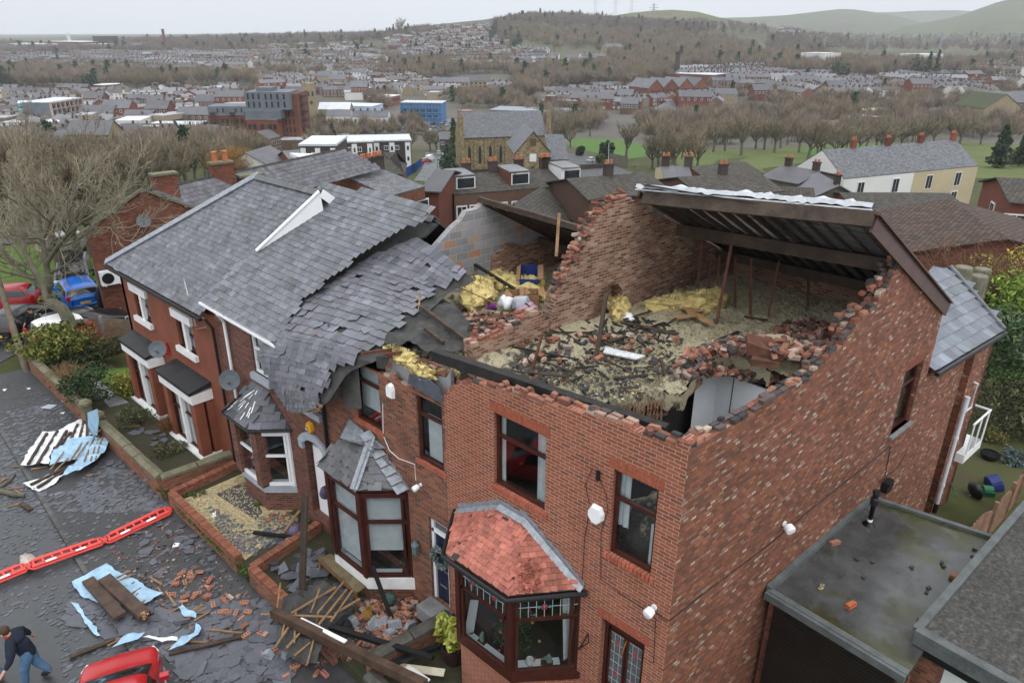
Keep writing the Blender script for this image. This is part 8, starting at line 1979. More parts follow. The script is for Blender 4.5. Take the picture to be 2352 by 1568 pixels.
bld('house','slate roofed house with dark chimneys behind the low stone house','house',q13(-40,120),q13(260,175),5.0,8,2.8,'dstone','slate',None,chim=(.1,.9),ry=398)
# -- white and cream terrace
cr_,fe=EP(q13(668,137),5.3),EP(q13(1842,22),5.3);
ter(q13(668,137),q13(1842,22),4,['white rendered terraced house with a blank white gable end','white rendered terraced house joined to the cream one','cream rendered terraced house beside the white pair','cream rendered house at the far right end of the white and cream terrace'],H=5.5,depth=8.5,rise=2.9,wall=['white','white','cream','cream'],roof='slates',win=[((.5,),(3.1,.5),1.25,1.9),((.5,),(3.1,.5),1.25,1.9),((.5,),(3.1,.5),1.25,1.9),((.4,),(3.1,.5),1.25,1.9)],chim=[(.85,),(.85,),(.85,),(.9,)],potm=WM['red'])
# -- bungalow and near roofs behind the broken house
bld('bungalow','long low bungalow with a wide brown tiled roof before the white terrace','bungalow',q13(800,428),q13(1760,432),2.7,9,2.6,'red','tile',None,ry=454)
bld('bungalow','small brown tiled roof just beyond the white plastic on the ridge','bungalow',q12(2080,470),q13(420,480),2.7,8,1.9,'red','tile',None)
PA,PB=AT(q13(960,425),50),AT(q13(1297,765),40);ez=(PA[2]+PB[2])/2;PA,PB=GZ(q13(960,425),ez),GZ(q13(1297,765),ez)
bld('tiled_roof_house','brick house with a mossy brown tiled roof and orange ridge end','house',None,None,4.6,8.5,2.5,Mga,bmt('brown_pantiles',[(0,(.05,.034,.028)),(.5,(.075,.052,.043)),(1,(.12,.07,.05))],(.02,.016,.014),w=.3,h=.3,ms=.03,stain=.5,stain_col=(.8,.85,.5),offset=0),None,P=(PA,PB),ry=502)
bld('red_house','red brick house with white windows at the far right edge','house',q13(2135,345),q13(2600,355),5.0,7.5,2.6,'red','tile',((.15,.6),(3.0,),1.6,1.2),gwin=((.5,3.0,1.0,1.2),),ry=414)
bld('garage_block','low dark flat-roofed garage below the far right red house','garage',q13(1860,440),q13(2250,560),2.4,5,0,'dark','flat',None)
# -- terrace running away on the left of centre
ter(q11(1165,297),q11(1478,210),6,['red brick terraced house, nearest of the row behind the slate ridge','second red terraced house of the row behind the slate ridge, with a dormer','third red terraced house of the row behind the slate ridge','fourth red terraced house of the row behind the slate ridge','fifth red terraced house of the row behind the slate ridge','last red terraced house of the row behind the slate ridge'],H=5.6,depth=8.5,rise=2.5,wall=Mga,roof='slates',win=((.25,.75),(3.2,.5),1.0,1.6),chim=[(.9,)],ry=402)
bld('brick_end_house','plain red brick end house with slate roof by the small green lawn','house',q11(1480,238),q11(1598,240),5.4,7,1.9,'red','slate',None,ry=417)
bld('slate_house','small slate roofed house with a white roof light behind the bargeboard','house',q11(560,300),q11(1040,330),4.6,7,2.4,'red','slate',None,chim=(.05,),ry=432)
bld('school_hall','low dark grey roofed school hall with a long white rooflight','school',q11(395,150),q11(800,150),3.2,12,3.2,'red',M_tileroof,((.1,.3,.5,.7,.9),(.8,),1.8,1.2),ry=376)
mb=MB();a,b_=EP(q11(545,38),6.6),EP(q11(880,40),6.6);nn=nrm(NX(b_-a,Zv));mb.slab([a,b_,b_-nn*3+Zv*.9,a-nn*3+Zv*.9],(0,0,.3));tag(mb.build('rooflight',Mfw),'long white rooflight on the dark school roof','rooflight')
bld('school_wing','dark grey hipped school wing beside the blue railings','school',q11(1030,90),q11(1290,90),3.0,11,3.0,'red',M_tileroof,None,hip=4)
bld('white_gable_house','white rendered house with a slate roof and small sign on its gable','house',q01(330,1480),q01(515,1478),5.0,8,2.6,'red','slate',((.4,),(3.0,),1.2,1.2),ry=346)
_,g_=bld('white_gable_wing','white front gable wing of the slate roofed house','house',q01(112,1490),q01(322,1478),4.8,9,2.2,'white','slate',((.5,),(3.4,),2.2,1.2),wm=WM['dark'])
# -- white and brown panel flats
for i,(x0,x1,yb,lb)in enumerate(((400,735,1345,'three-storey brown and white panel flats, left block half behind birches'),(735,1075,1312,'three-storey brown and white panel flats, middle block'),(1075,1425,1300,'three-storey brown and white panel flats, right block'))):
 t_,g_=bld('block_of_flats',lb,'flats',q01(x0,yb),q01(x1,yb),8.0,10,0,'dark','metal',((.34,.62)if i else(.4,.7),(5.9,3.4,.8),1.1,1.1));A,d,n,L_=g_['A'],g_['d'],g_['n'],g_['L']
 for f in(.02,.42,.84):
  mb=MB();c0,c1=A+d*L_*f,A+d*L_*(f+.14);mb.slab([c0-Zv*8,c1-Zv*8,c1-Zv*.3,c0-Zv*.3],-n*.12);pn=mb.build('white_panel',Mfw,t_)
  for z in(-2.2,-4.8,-7.3):mb=MB().slab([c0+d*.4-n*.125+Zv*z,c1-d*.4-n*.125+Zv*z,c1-d*.4-n*.125+Zv*(z+1.0),c0+d*.4-n*.125+Zv*(z+1.0)],-n*.03);mb.build('pane',Mfd,pn)
bld('house','small white fronted dark roofed house left of the church','house',q01(1690,1280),q01(1815,1280),4.6,7,2.0,'dark','slate',((.2,.75),(2.6,),1.2,1.1))
# -- stone church
ch=thing('stone_church','long buff stone church with slate roof and tall lancet windows','church',tuple(EP(q02(180,1500),.1)))
cA,cB=EP(q01(1905,1252),9.0),EP(q02(318,1245),9.0);cz=(cA[2]+cB[2])/2;cA[2]=cB[2]=cz;cd_=nrm(cB-cA);cn=NX(Zv,cd_);cn=cn if cn@(cA-CAM)>0 else-cn;cL=NL(cB-cA);cz0=cz-10.5
M_chs=bmt('buff_church_stone',[(0,(.18,.135,.075)),(.5,(.28,.215,.125)),(1,(.36,.285,.175))],(.16,.125,.08),w=.6,h=.3,ms=.02,stain=.5)
mb=MB().slab([cA-Zv*10.5,cB-Zv*10.5,cB,cA],cn*11);
r0,r1=cA+cn*5.5+Zv*5.6,cB+cn*5.5+Zv*5.6
mb.slab([cA,r0,cA+cn*11],cd_*.6);mb.slab([cB,r1,cB+cn*11],-cd_*.6);mb.build('nave_wall',M_chs,ch)
mb=MB().slab([cA-cn*.4-Zv*.3,cB-cn*.4-Zv*.3,r1+Zv*.15,r0+Zv*.15],(0,0,.12));mb.slab([cA+cn*11.4-Zv*.3,cB+cn*11.4-Zv*.3,r1+Zv*.15,r0+Zv*.15],(0,0,.12));mb.build('roof',Msy,ch)
for f in(.045,.955):
 p=cA+cd_*cL*f+cn*5.5;
for p,h in((cA-cd_*.5-cn*.3,7.2),(cB+cd_*.5-cn*.3,7.2)):
 mb=MB().box(p+Zv*(-3.8),(.9,.9,18));mb.lathe(p+Zv*5.2,[(.45,0),(.1,2.2)],6);mb.build('pinnacle',M_chs,ch)
for i in range(7):
 f=.07+i*.125;c=cA+cd_*cL*f-cn*.06
 if f>.62:continue
 mb=MB();pts=[c-cd_*.38-Zv*7.2,c+cd_*.38-Zv*7.2,c+cd_*.38-Zv*3.4,c+cd_*.2-Zv*2.7,c-Zv*2.35,c-cd_*.2-Zv*2.7,c-cd_*.38-Zv*3.4];mb.slab(pts,cn*.05);mb.build('lancet_window',Mfd,ch)
 mb=MB();bq=c+cd_*cL*.0625;mb.slab([bq-cd_*.3-Zv*10,bq+cd_*.3-Zv*10,bq+cd_*.25-Zv*.8,bq-cd_*.25-Zv*.8],-cn*.45);mb.build('buttress',M_chs,ch)
wA,wB=EP(q02(38,1390),6.2),EP(q02(352,1390),6.2);wz=(wA[2]+wB[2])/2;wA[2]=wB[2]=wz;wd=nrm(wB-wA);wn=NX(Zv,wd);wn=wn if wn@(wA-CAM)>0 else-wn;wL=NL(wB-wA);pk_=(wA+wB)/2+Zv*4.3
mb=MB().slab([wA-Zv*8,wB-Zv*8,wB,pk_,wA],wn*16);mb.build('porch_wall',M_chs,ch)
mb=MB().slab([wA-wd*.5-Zv*.6-wn*.4,pk_+Zv*.12-wn*.4,pk_+Zv*.12+wn*16,wA-wd*.5-Zv*.6+wn*16],(0,0,.15));mb.slab([wB+wd*.5-Zv*.6-wn*.4,pk_+Zv*.12-wn*.4,pk_+Zv*.12+wn*16,wB+wd*.5-Zv*.6+wn*16],(0,0,.15));mb.build('porch_roof',Msy,ch)
c=(wA+wB)/2-wn*.05
mb=MB().slab([c-wd*.75-Zv*6.2,c+wd*.75-Zv*6.2,c+wd*.75-Zv*4.4,c+wd*.4-Zv*3.7,c-Zv*3.4,c-wd*.4-Zv*3.7,c-wd*.75-Zv*4.4],-wn*.02);mb.build('door',Mti,ch)
for z,w_,h_,m_ in((-2.4,.8,1.8,Mfw),(1.2,.7,1.7,WM['brown'])):mb=MB().slab([c-wd*w_+Zv*z,c+wd*w_+Zv*z,c+wd*w_+Zv*(z+h_),c-wd*w_+Zv*(z+h_)],-wn*.05);mb.build('window',m_,ch)
mb=MB();a=wB+wd*.1+wn*3;mb.slab([a-Zv*8,a+wd*4.6-Zv*8,a+wd*4.6-Zv*2.6,a-Zv*2.6],wn*9);mb.build('annexe_wall',M_chs,ch);mb=MB().slab([a-wn*.4-Zv*2.6,a+wd*5-wn*.4-Zv*2.6,a+wd*4.6+wn*6+Zv*2.4,a+wn*6+Zv*2.4],(0,0,.15));mb.build('annexe_roof',Msy,ch)
# -- lawns, car parks, roads of the middle distance
drp('church_field',zq(0,2,(500,1330),(600,1275),(880,1272),(1240,1330),(1240,1440),(1060,1470),(900,1440),(640,1370)),M_field,.06,3)
drp('park_field',zq(0,2,(1240,1400),(1900,1370),(2352,1385),(2352,1430),(1900,1470),(1800,1552),(1300,1552))+zq(1,2,(1660,90)),M_rough,.08,3)
drp('park_field',zq(0,3,(-50,1370),(600,1320),(1800,1300),(2352,1340),(2600,1500),(2600,1640),(1900,1640),(1850,1480),(1000,1400),(300,1500),(-50,1552))+zq(1,2,(2240,120),(1700,110)),M_rough,.07,3)
drp('green_strip',zq(0,3,(280,1390),(780,1330),(1300,1310),(1480,1340),(900,1400),(450,1440)),M_field,.12,3)
drp('small_lawn',zq(1,1,(1595,160),(1735,160),(1725,400),(1610,400)),M_field,.05,1.5)
drp('church_yard',zq(0,2,(360,1400),(640,1420),(1000,1545),(1300,1640),(600,1640),(350,1560)),Mpv,.05,2)
drp('church_lawn',zq(0,1,(1780,1540),(2240,1510),(2352,1552))+zq(1,1,(2240,40),(1700,95),(1650,60)),M_lawn,.05,2)
drp('lane',zq(0,1,(1560,1400),(1780,1425),(1700,1552))+zq(1,1,(1540,130),(1600,160),(1380,150),(1470,10)),Mrd,.05,2)
drp('car_park',zq(0,1,(650,1180),(1600,1090),(1880,1100),(1880,1240),(1500,1260),(700,1260)),Mrd,.06,5)
drp('car_park',zq(0,2,(1150,1060),(1560,1050),(1560,1130),(1180,1130)),Mrd,.06,4)
drp('market_yard',zq(0,1,(400,1090),(560,1120),(560,1170),(420,1240)),Mpv,.06,4)
# -- cars far off
FCM={}
def fcr(p,col,ang,label,group=None,van=False):
 P=GT(p);
 if col not in FCM:
  mb=MB();V=[];prof=[(-2,.3,.8,.86),(-1.9,.3,.9,.95),(-1.3,.28,.95,1.42),(-.6,.28,.95,1.48),(.4,.28,.93,1.42),(1.05,.28,.9,.95),(1.85,.3,.75,.8),(2.0,.35,.65,.66)]
  if van:prof=[(-2.1,.3,1.0,1.9),(-2,.3,1.0,1.95),(.9,.3,1.0,1.95),(1.4,.3,1.0,1.1),(2.1,.35,.8,.9)]
  for x,a,b_,c in prof:V+=[(x,-.85,a),(x,-.86,b_),(x,-.66,c),(x,.66,c),(x,.86,b_),(x,.85,a)]
  for i in range(len(prof)-1):
   for j in range(6):
    cab=prof[i][3]-prof[i][2]>.2 or prof[i+1][3]-prof[i+1][2]>.2
    g=1 if(j in(1,3)and cab and not van)or(j==2 and cab and abs(prof[i][3]-prof[i+1][3])>.2)else 0
    mb.f.append([i*6+j,i*6+(j+1)%6,(i+1)*6+(j+1)%6,(i+1)*6+j]);mb.m.append(g);mb.c.append((1,1,1))
  mb.v=V;mb.f+=[[0,1,2,3,4,5],[len(V)-6+k for k in range(6)]];mb.m+=[0,0];mb.c+=[(1,1,1)]*2
  for x in(-1.25,1.25):
   for y in(-.8,.8):mb.lathe((x,y,.31),[(.31,-.1),(.31,.1)],10,2,axis=(0,1,0))
  FCM[col]=mb.mesh('parked_car',[paint('far_car_%s'%len(FCM),col),Mcg,M_tyre],uv=False)
 o=ON('parked_van' if van else 'parked_car',FCM[col]);LK(o);tag(o,label,'van' if van else 'car',group);place(o,P+(0,0,.1),(0,0,ang));return o
fcr(q02(735,1490),(.42,.44,.46),.2,'silver hatchback parked alone in the church yard')
fcr(q12(200,100),(.42,.45,.5),.4,'silver-blue car parked on the lane above the rear terrace')
fcr(q01(1680,1425),(.30,.31,.33),.9,'grey car parked at the kerb left of the church');fcr(q01(1735,1428),(.60,.61,.62),.9,'white car parked at the kerb nearest the church')
fcr(q01(1560,1500),(.35,.02,.03),.3,'red car parked by the blue railings');fcr(q01(1600,1485),(.62,.63,.641),.5,'white van parked by the blue railings',van=True)
R4=random.Random(4);R4U=R4.uniform;cols=[(.40,.41,.43),(.62,.63,.64),(.02,.02,.022),(.10,.11,.12),(.30,.02,.02),(.03,.08,.25),(.2,.21,.22)]
for i in range(80):
 p=R4.choice([q01(R4U(1560,1860),R4U(1120,1235)),q01(R4U(1000,1560),R4U(1160,1215)),q01(R4U(1330,1700),R4U(1085,1125)),q01(R4U(680,1000),R4U(1190,1250))]);fcr(p,R4.choice(cols),R4.choice((.5,2.0))+R4.gauss(0,.06),'small car in the crowded town car park behind the church','cars in the town car park')
for i in range(18):fcr(q02(R4U(1190,1540),R4U(1065,1120)),R4.choice(cols),R4.choice((.3,1.8)),'small car in the car park below the grey pyramid roof','cars by the pyramid roof')
# -- fences and posts
mb=MB();a,b_=GT(q11(1300,130)),GT(q11(1450,20))
for i in range(30):
 p=a+(b_-a)*i/29;p[2]=tz(p[0],p[1]);mb.bar(p,p+Zv*2.2,.35,.05)
tag(mb.build('blue_railings',mat('blue_railing_paint',(.02,.07,.25),.5)),'bright blue railings along the lane by the school','railings')
for(px_,top_,lb)in((q02(890,1552),q02(893,1315),'tall grey lamp post beside the church yard'),(q12(1050,330),q12(1072,20),'wooden lamp post rising in front of the rear houses'),(q11(1478,150),q11(1476,0),'lamp post on the lane near the blue railings'),(q01(1667,1545),q01(1665,1375),'grey lamp post by the parked cars left of the church')):
 b0=EP(px_,.3);a=AT(top_,dep(b0));mb=MB().tube([b0-Zv*3,a],[.16,.10],8);mb.box(a+RH*.3+Zv*.05,(.7,.25,.14));tag(mb.build('lamp_post',Mmg if 'wood' not in lb else Mba),lb,'lamp post')
mb=MB();a,b_=GT(q11(1650,108)),GT(q02(850,1545))
n=20
for i in range(n):
 p,r_=a+(b_-a)*i/n,a+(b_-a)*(i+1)/n;p[2],r_[2]=tz(p[0],p[1]),tz(r_[0],r_[1]);mb.slab([p-Zv,r_-Zv,r_+Zv*1.3,p+Zv*1.3],cn*.4)
tag(mb.build('stone_wall',WM['dark']),'long dark stone wall between the church yard and the lane','wall')
mb=MB();a,b_=GT(q02(900,1500)),GT(q02(1060,1540));a[2]=tz(a[0],a[1]);mb.slab([a-Zv,b_-Zv,b_+Zv*3,a+Zv*3],cn*.3);tag(mb.build('stone_wall',WM['dstone']),'dark stone wall with a white notice below the church field','wall')
# -- bare trees of the park and the left wood
def protos(n,seed,h,spread,lev=4,kids=(4,5),minr=.035,up=None,trunk=.32,curl=.16):
 out=[]
 for i in range(n):
  t_=Tree(seed+i);tl=h*.30;top=NA([t_.r.uniform(-.4,.4),t_.r.uniform(-.4,.4),tl]);t_.wood.tube([(0,0,-.5),top*.5,top],[trunk,trunk*.85,trunk*.75],7,cap=False)
  for k in range(5):
   a=k*1.256+t_.r.uniform(-.4,.4);nd=nrm((cos(a)*spread,sin(a)*spread,1.0));t_.limb(top-(0,0,t_.r.uniform(0,tl*.3)),nd,h*.31,trunk*.5,1,lev,spread=.55,kids=kids,minr=minr,curl=curl,shrink=.62,bare=.25)
  t_.limb(top,(0,0,1),h*.33,trunk*.6,1,lev,spread=.55,kids=kids,minr=minr,curl=curl,shrink=.62,bare=.25)
  out.append((t_.wood,t_.twig))
 return out
M_twg2=mat('far_twigs',(.20,.165,.11),.95,.3,.15,attr=True,obj_random=.25)
PT=[(w_.mesh('trunk',Mba,uv=False),t_.mesh('crown',M_twg2,uv=False))for w_,t_ in protos(5,100,11,.75)]
def tree(P,s,label,group,k=None,cm=None,sz=1.0,name='bare_tree'):
 w_,c=PT[k if k is not None else R4.randrange(len(PT))];t_=thing(name,label,'tree',tuple(P),R4.random()*6.28,world=False,group=group);t_.scale=(s*1.25,s*1.25,s*sz)
 for m_,nm in((w_,'trunk'),(c,'crown')):
  o=ON(nm,m_);LK(o);o.parent=t_
 return t_
for(z,x,y,s,lb)in((2,1050,1462,1.25,'large bare tree standing in the green church field'),(2,2110,1432,1.5,'large bare twin-trunked tree at the edge of the park'),(3,60,1405,1.35,'bare tree at the left end of the park tree line')):
 tree(GT(q(0,z,x,y)),s,lb,None)
for(z,x,y,s)in((2,720,1262,1.2),(2,480,1370,1.2),(2,540,1360,.95),(2,420,1360,1.0),(2,1350,1560,1.1),(2,1430,1575,1.0),(2,1500,1580,1.15),(2,1290,1552,.85),(2,1600,1540,1.2),(2,1700,1560,1.0),(2,1480,1500,1.2),(2,1560,1460,1.0),(2,1850,1400,1.25),(2,1960,1390,1.3),(2,2240,1370,1.2),(2,2320,1380,1.2),(3,120,1360,1.2),(3,285,1402,1.15),(3,365,1472,1.2),(3,455,1440,1.0),(3,480,1440,1.1),(3,600,1450,1.0),(3,655,1440,1.3),(3,765,1432,1.1),(3,830,1420,1.15),(3,990,1402,1.2),(3,1040,1395,1.25),(3,1110,1388,1.3),(3,1220,1370,1.2),(3,1410,1350,1.3),(3,1520,1330,1.1),(3,1690,1320,1.4),(3,1760,1330,1.2),(3,1950,1330,1.1),(3,2200,1330,1.2),(3,180,1330,1.2),(3,520,1370,1.2),(3,720,1360,1.2),(3,900,1350,1.2),(3,1320,1320,1.2)):
 tree(GT(q(0,z,x,y)),s*R4U(.9,1.1),'bare winter tree in the long tree line of the park','bare trees in the park')
for p in samp([(120,470),(330,455),(540,430),(600,415),(560,385),(420,385),(250,400),(130,430)],46,R4):
 tree(EP(p,.5),R4U(.6,.9),'bare brown tree in the wood behind the gable house','bare trees behind the gable house')
for p in samp([(-40,520),(110,500),(190,560),(-40,575)],5,R4):tree(EP(p,.2),R4U(.6,.8),'bare tree on the park lawn behind the pole','bare trees on the left lawn')
for(x,y,s)in((720,885,.75),(560,1060,.7),(800,810,.7)):tree(GZ(q10(x,y),-.96),s,'bare tree standing on the lawn behind the parked cars','bare trees on the left lawn')
for(x,y,s,lb)in((590,1500,.9,'pale bare birch in front of the panel flats, left of two'),(1030,1552,.75,'pale bare birch before the middle panel flats, right of two')):tree(GT(q01(x,y)),s,lb,None,sz=1.3)
for p in samp([(430,330),(720,330),(980,300),(1080,330),(1000,350),(560,390),(450,370)],26,R4):tree(GT(p),R4U(.6,1.0),'bare tree among the houses below the apartment block','bare trees among the town houses')
wl=thing('orange_willow','orange-twigged willow among the bare trees above the slate roof','tree',tuple(EP((540,425),.2)),world=False);mb=MB();twg(mb,(0,0,1),7.5,5.5,520,.05,(2.6,1.75,.8));mb.build('crown',Mtw,wl,uv=False);mb=MB().tube([(0,0,-1),(0,0,3)],.35,8);mb.build('trunk',Mba,wl,uv=False)
def ever(P,r,h,label,cols,n=1500,size=.5,group=None,cone=True,name='conifer'):
 t_=thing(name,label,'tree',tuple(P),world=False,group=group);mb=MB()
 if cone:
  for i in range(9):
   z=h*(.1+.88*i/9);rr_=r*(1-.9*i/9);lfb(mb,(0,0,z),(rr_,rr_,h*.09),n//9,size,cols,sub=7)
 else:lfb(mb,(0,0,h*.55),(r,r,h*.5),n,size,cols,sub=12)
 mb.build('crown',Mle,t_,uv=False);mb=MB().tube([(0,0,-1),(0,0,h*.7)],.2,6);mb.build('trunk',Mba,t_,uv=False);return t_
GRN=[(.03,.055,.022),(.045,.075,.03),(.02,.04,.016)]
ever(EP(q01(1825,1470),.0),2.6,13,'tall bright green conifer at the left end of the church',[(.07,.10,.02),(.09,.13,.03),(.05,.075,.02)],group=None)
ever(EP(q01(1765,1560),0),3.2,7,'broad blue-green conifer below the tall church conifer',[(.05,.085,.06),(.07,.11,.08)])
for x,y,r_,h_,lb in((2060,1540,2.2,5.5,'dark green bush against the left part of the church wall'),(2120,1530,1.4,7,'narrow dark evergreen against the church wall'),(2190,1540,2.4,4.2,'wide dark bush against the church wall near the porch')):ever(EP(q01(x,y),0),r_,h_,lb,GRN,cone=False,name='evergreen_bush')
ever(EP(q02(868,1460),0),2.3,6,'round dark green tree on a short trunk beside the church yard',GRN,cone=False,name='round_tree');ever(EP(q02(820,1500),0),1.8,2.5,'green bush by the silver car in the church yard',[(.06,.10,.03),(.09,.14,.04)],cone=False,name='green_bush')
ever(EP(q02(630,1430),0),1.5,3,'small green bush by the field gate',GRN,cone=False,name='green_bush');ever(EP(q12(390,400),0),3.0,4.6,'bright green round shrub before the rear terrace',[(.08,.14,.03),(.11,.18,.04),(.05,.09,.02)],cone=False,name='green_bush')
ever(EP(q03(2110,1540),0),4.2,13,'ragged dark conifer leaning at the right edge of the park',GRN,n=3000);ever(EP(q03(2300,1530),0),3.2,10,'second ragged dark conifer at the right picture edge',GRN,n=2200)
bt_=MB();P=EP(q12(260,330),.0)
for i in range(7):twg(bt_,EP(q12(60+i*70,330),.0),4.0,2.2,60,.04,(1.1,.95,.7))
tag(bt_.build('bare_thicket',Mtw,uv=False),'bare grey thicket in front of the rear terrace windows','thicket')
rs_=bld('felt_roof_shed','dark tiled outbuilding roof with mossy ridge behind the party wall spur','outbuilding',q12(345,525),q12(620,440),3,6,1.9,'dark','tile',None)
# ================================================================== TOWN, WOODS AND HILLS
Q=lambda r,c,x,y:q(r,c,x,y)
def block(name,label,cat,eL,eR,H,depth,wall,roof='flat',win=None,gwin=None,rise=0,**k):
 return bld(name,label,cat,eL,eR,H,depth,rise,wall,roof,win,gwin,**k)
def bxn(parent,name,g,f0,f1,k0,k1,z0,z1,m_):
 A,d,n,L_=g['A'],g['d'],g['n'],g['L'];mb=MB();a,b_=A+d*L_*f0+n*k0,A+d*L_*f1+n*k0
 mb.slab([a+Zv*z0,b_+Zv*z0,b_+Zv*z1,a+Zv*z1],n*(k1-k0));return mb.build(name,m_,parent)
 # apartment block: brick below, grey cladding above, balconies at the corner
t_,g_=block('apartment_block','tall red brick apartment block with grey cladding on its upper floors','apartments',q01(-90,1110),q01(195,1098),13,16,'red','flat',((.1,.25,.5,.75,.9),(9.6,6.6,3.6,.8),1.3,1.8),wm=Mfd)
bxn(t_,'grey_storey',g_,-.02,1.12,.1,17,.3,3.4,WM['grey']);up_=bxn(t_,'grey_storey',g_,-.02,1.4,2.5,16,3.4,9.6,WM['grey']);bxn(t_,'roof_plant',g_,.3,.8,5,12,9.6,11,WM['grey'])
for f in(.05,.22,.4,.62,.8,1.0,1.2):
 for z in(4.2,7.0):bxn(t_,'window',g_,f,f+.06,2.42,2.5,z,z+2.0,Mfd)
bxn(t_,'side_wing',g_,1.01,1.55,6,22,-13,8.8,WM['red'])
for z in AR(-11,8,2.9):
 for f in(1.1,1.22,1.36):bxn(t_,'window',g_,f,f+.05,5.92,6.0,z,z+1.8,Mfd)
for z in AR(-10.4,8,2.9):bxn(t_,'balcony',g_,1.55,1.7,10,14,z,z+1.1,WM['dark'])
t_,g_=block('apartment_block','lower brick apartment wing with grey top floor and dark balconies','apartments',q00(1915,1062),q00(2335,1062),11,13,'red','flat',((.3,.4,.62,.72),(7.8,4.8,1.8),1.2,1.8),wm=Mfd)
bxn(t_,'grey_storey',g_,0,1,.05,13,.3,3.6,WM['grey'])
for f in(.05,.48,.80):
 for z in(-8.5,-5.6,-2.7,.3):bxn(t_,'balcony',g_,f,f+.11,-1.1,0,z,z+1.1,WM['dark'])
for f in(.2,.32,.6,.72,.9):bxn(t_,'window',g_,f,f+.03,0,.06,1.2,2.8,Mfd)
# church tower
P=EP(q01(520,1130),.2);tw_=thing('church_tower','square stone church tower with clock and louvred belfry openings','tower',tuple(P));s_=dep(P)/FOC;hT=78*s_;wT=40*.588*.95*s_*1.0
a0=atan2(FH[1],FH[0])+.45
mb=MB().box(P+Zv*hT/2,(wT,wT,hT+4),rotm(0,0,a0));mb.build('tower_wall',WM['stone'],tw_)
for i in range(4):
 dd=rotm(0,0,a0+i*PI/2)@NA([1,0,0]);sd=rotm(0,0,a0+i*PI/2)@NA([0,1,0])
 for o in(-.2,.2):mb=MB().box(P+dd*wT*.5+sd*o*wT+Zv*hT*.82,(.3,wT*.18,hT*.13),rotm(0,0,a0+i*PI/2));mb.build('belfry_opening',WM['dark'],tw_)
 mb=MB().box(P+dd*wT*.5+Zv*hT*.58,(.3,wT*.3,wT*.3),rotm(0,0,a0+i*PI/2)@rotm(PI/4,0,0));mb.build('clock_face',WM['dark'],tw_)
 mb=MB().box(P+(dd+sd)*wT*.45+Zv*(hT+1.6),(wT*.14,wT*.14,2.6),rotm(0,0,a0));mb.build('pinnacle',WM['stone'],tw_)
bld('church_nave','long pale roofed church nave beside the stone tower','church',q01(575,1005),q01(860,1005),7,12,3.0,'stone','metal',None)
block('sports_hall','large pale metal roofed hall with blue cladding behind the nave','hall',q01(640,975),q01(1065,985),7,18,fmt('blue_white_cladding',(.38,.46,.58)),'metal',None)
bl,g_=block('scaffolded_building','flat building wrapped in blue scaffold sheeting','building',q01(1325,950),q01(1705,955),10.5,14,fmt('blue_sheeting',(.06,.17,.36)),'metal',((.1,.25,.4,.55,.7,.85),(6.3,3.4),2.2,1.0),wm=fmt('dark_blue_gap',(.04,.10,.2)))
for f in np.linspace(0,1,14):bxn(bl,'scaffold_pole',g_,f,f+.004,-.5,-.3,-10,1.6,Mmg)
for z in(-7.5,-4.8,-2.1,.3):bxn(bl,'scaffold_lift',g_,0,1,-.5,-.3,z,z+.18,Mmg)
for i,(x0,x1,y,lb)in enumerate(((1640,1785,755,'three-storey stone flats with grey roof, left block of the long row'),(1790,1955,755,'three-storey stone flats with grey roof, middle block of the long row'),(1965,2160,745,'three-storey stone flats with grey roof, right block of the long row'))):
 bld('stone_flats',lb,'flats',q01(x0,y),q01(x1,y),8.5,10,3.2,'stone','slate',((.1,.3,.5,.7,.9),(6,3.4,.9),1.6,1.4),wm=Mfd)
ter(q01(645,1075),q01(870,1075),3,['white two-storey house with white dormers beside the church','white house with dormers, middle of the row by the church','white gabled house at the right of the dormered row'],H=5.8,depth=9,rise=3,wall='white',roof='slate',win=((.3,.7),(3.2,.6),1.1,1.6),wm=Mfd)
ter(q01(880,1082),q01(1210,1085),5,'pale terraced house with red chimney beside the town car park',H=5.6,depth=9,rise=3,wall=['white','pink','white','cream','white'],roof='slate',win=((.5,),(3.2,),1.1,1.6),chim=[(.05,)]*5,wm=Mfd,group='pale terrace by the car park')
bl,g_=block('cyan_apartments','long pale apartment block with turquoise panels and framed balconies','apartments',q00(160,955),q00(445,945),12,14,fmt('turquoise_panels',(.12,.36,.42)),'metal',((.1,.3,.5,.7,.9),(9,6,3),1.4,1.6),wm=Mfd)
for z in(-2.9,-5.9,-8.9):bxn(bl,'white_band',g_,0,1,-.12,0,z,z+.5,Mfw)
bl,g_=block('framed_apartments','pale grey apartment wing with deep framed balconies right of turquoise panels','apartments',q00(445,945),q00(738,905),13,14,'grey','metal',((.1,.25,.4,.55,.7,.85),(9.8,6.8,3.8),2,1.7),wm=Mfd)
for f in np.linspace(0,.98,8):bxn(bl,'frame_post',g_,f,f+.02,-1.2,0,-12.5,.3,WM['pink'])
for z in(-9.4,-6.4,-3.4,-.4):bxn(bl,'balcony_slab',g_,0,1,-1.2,0,z,z+.3,WM['pink'])
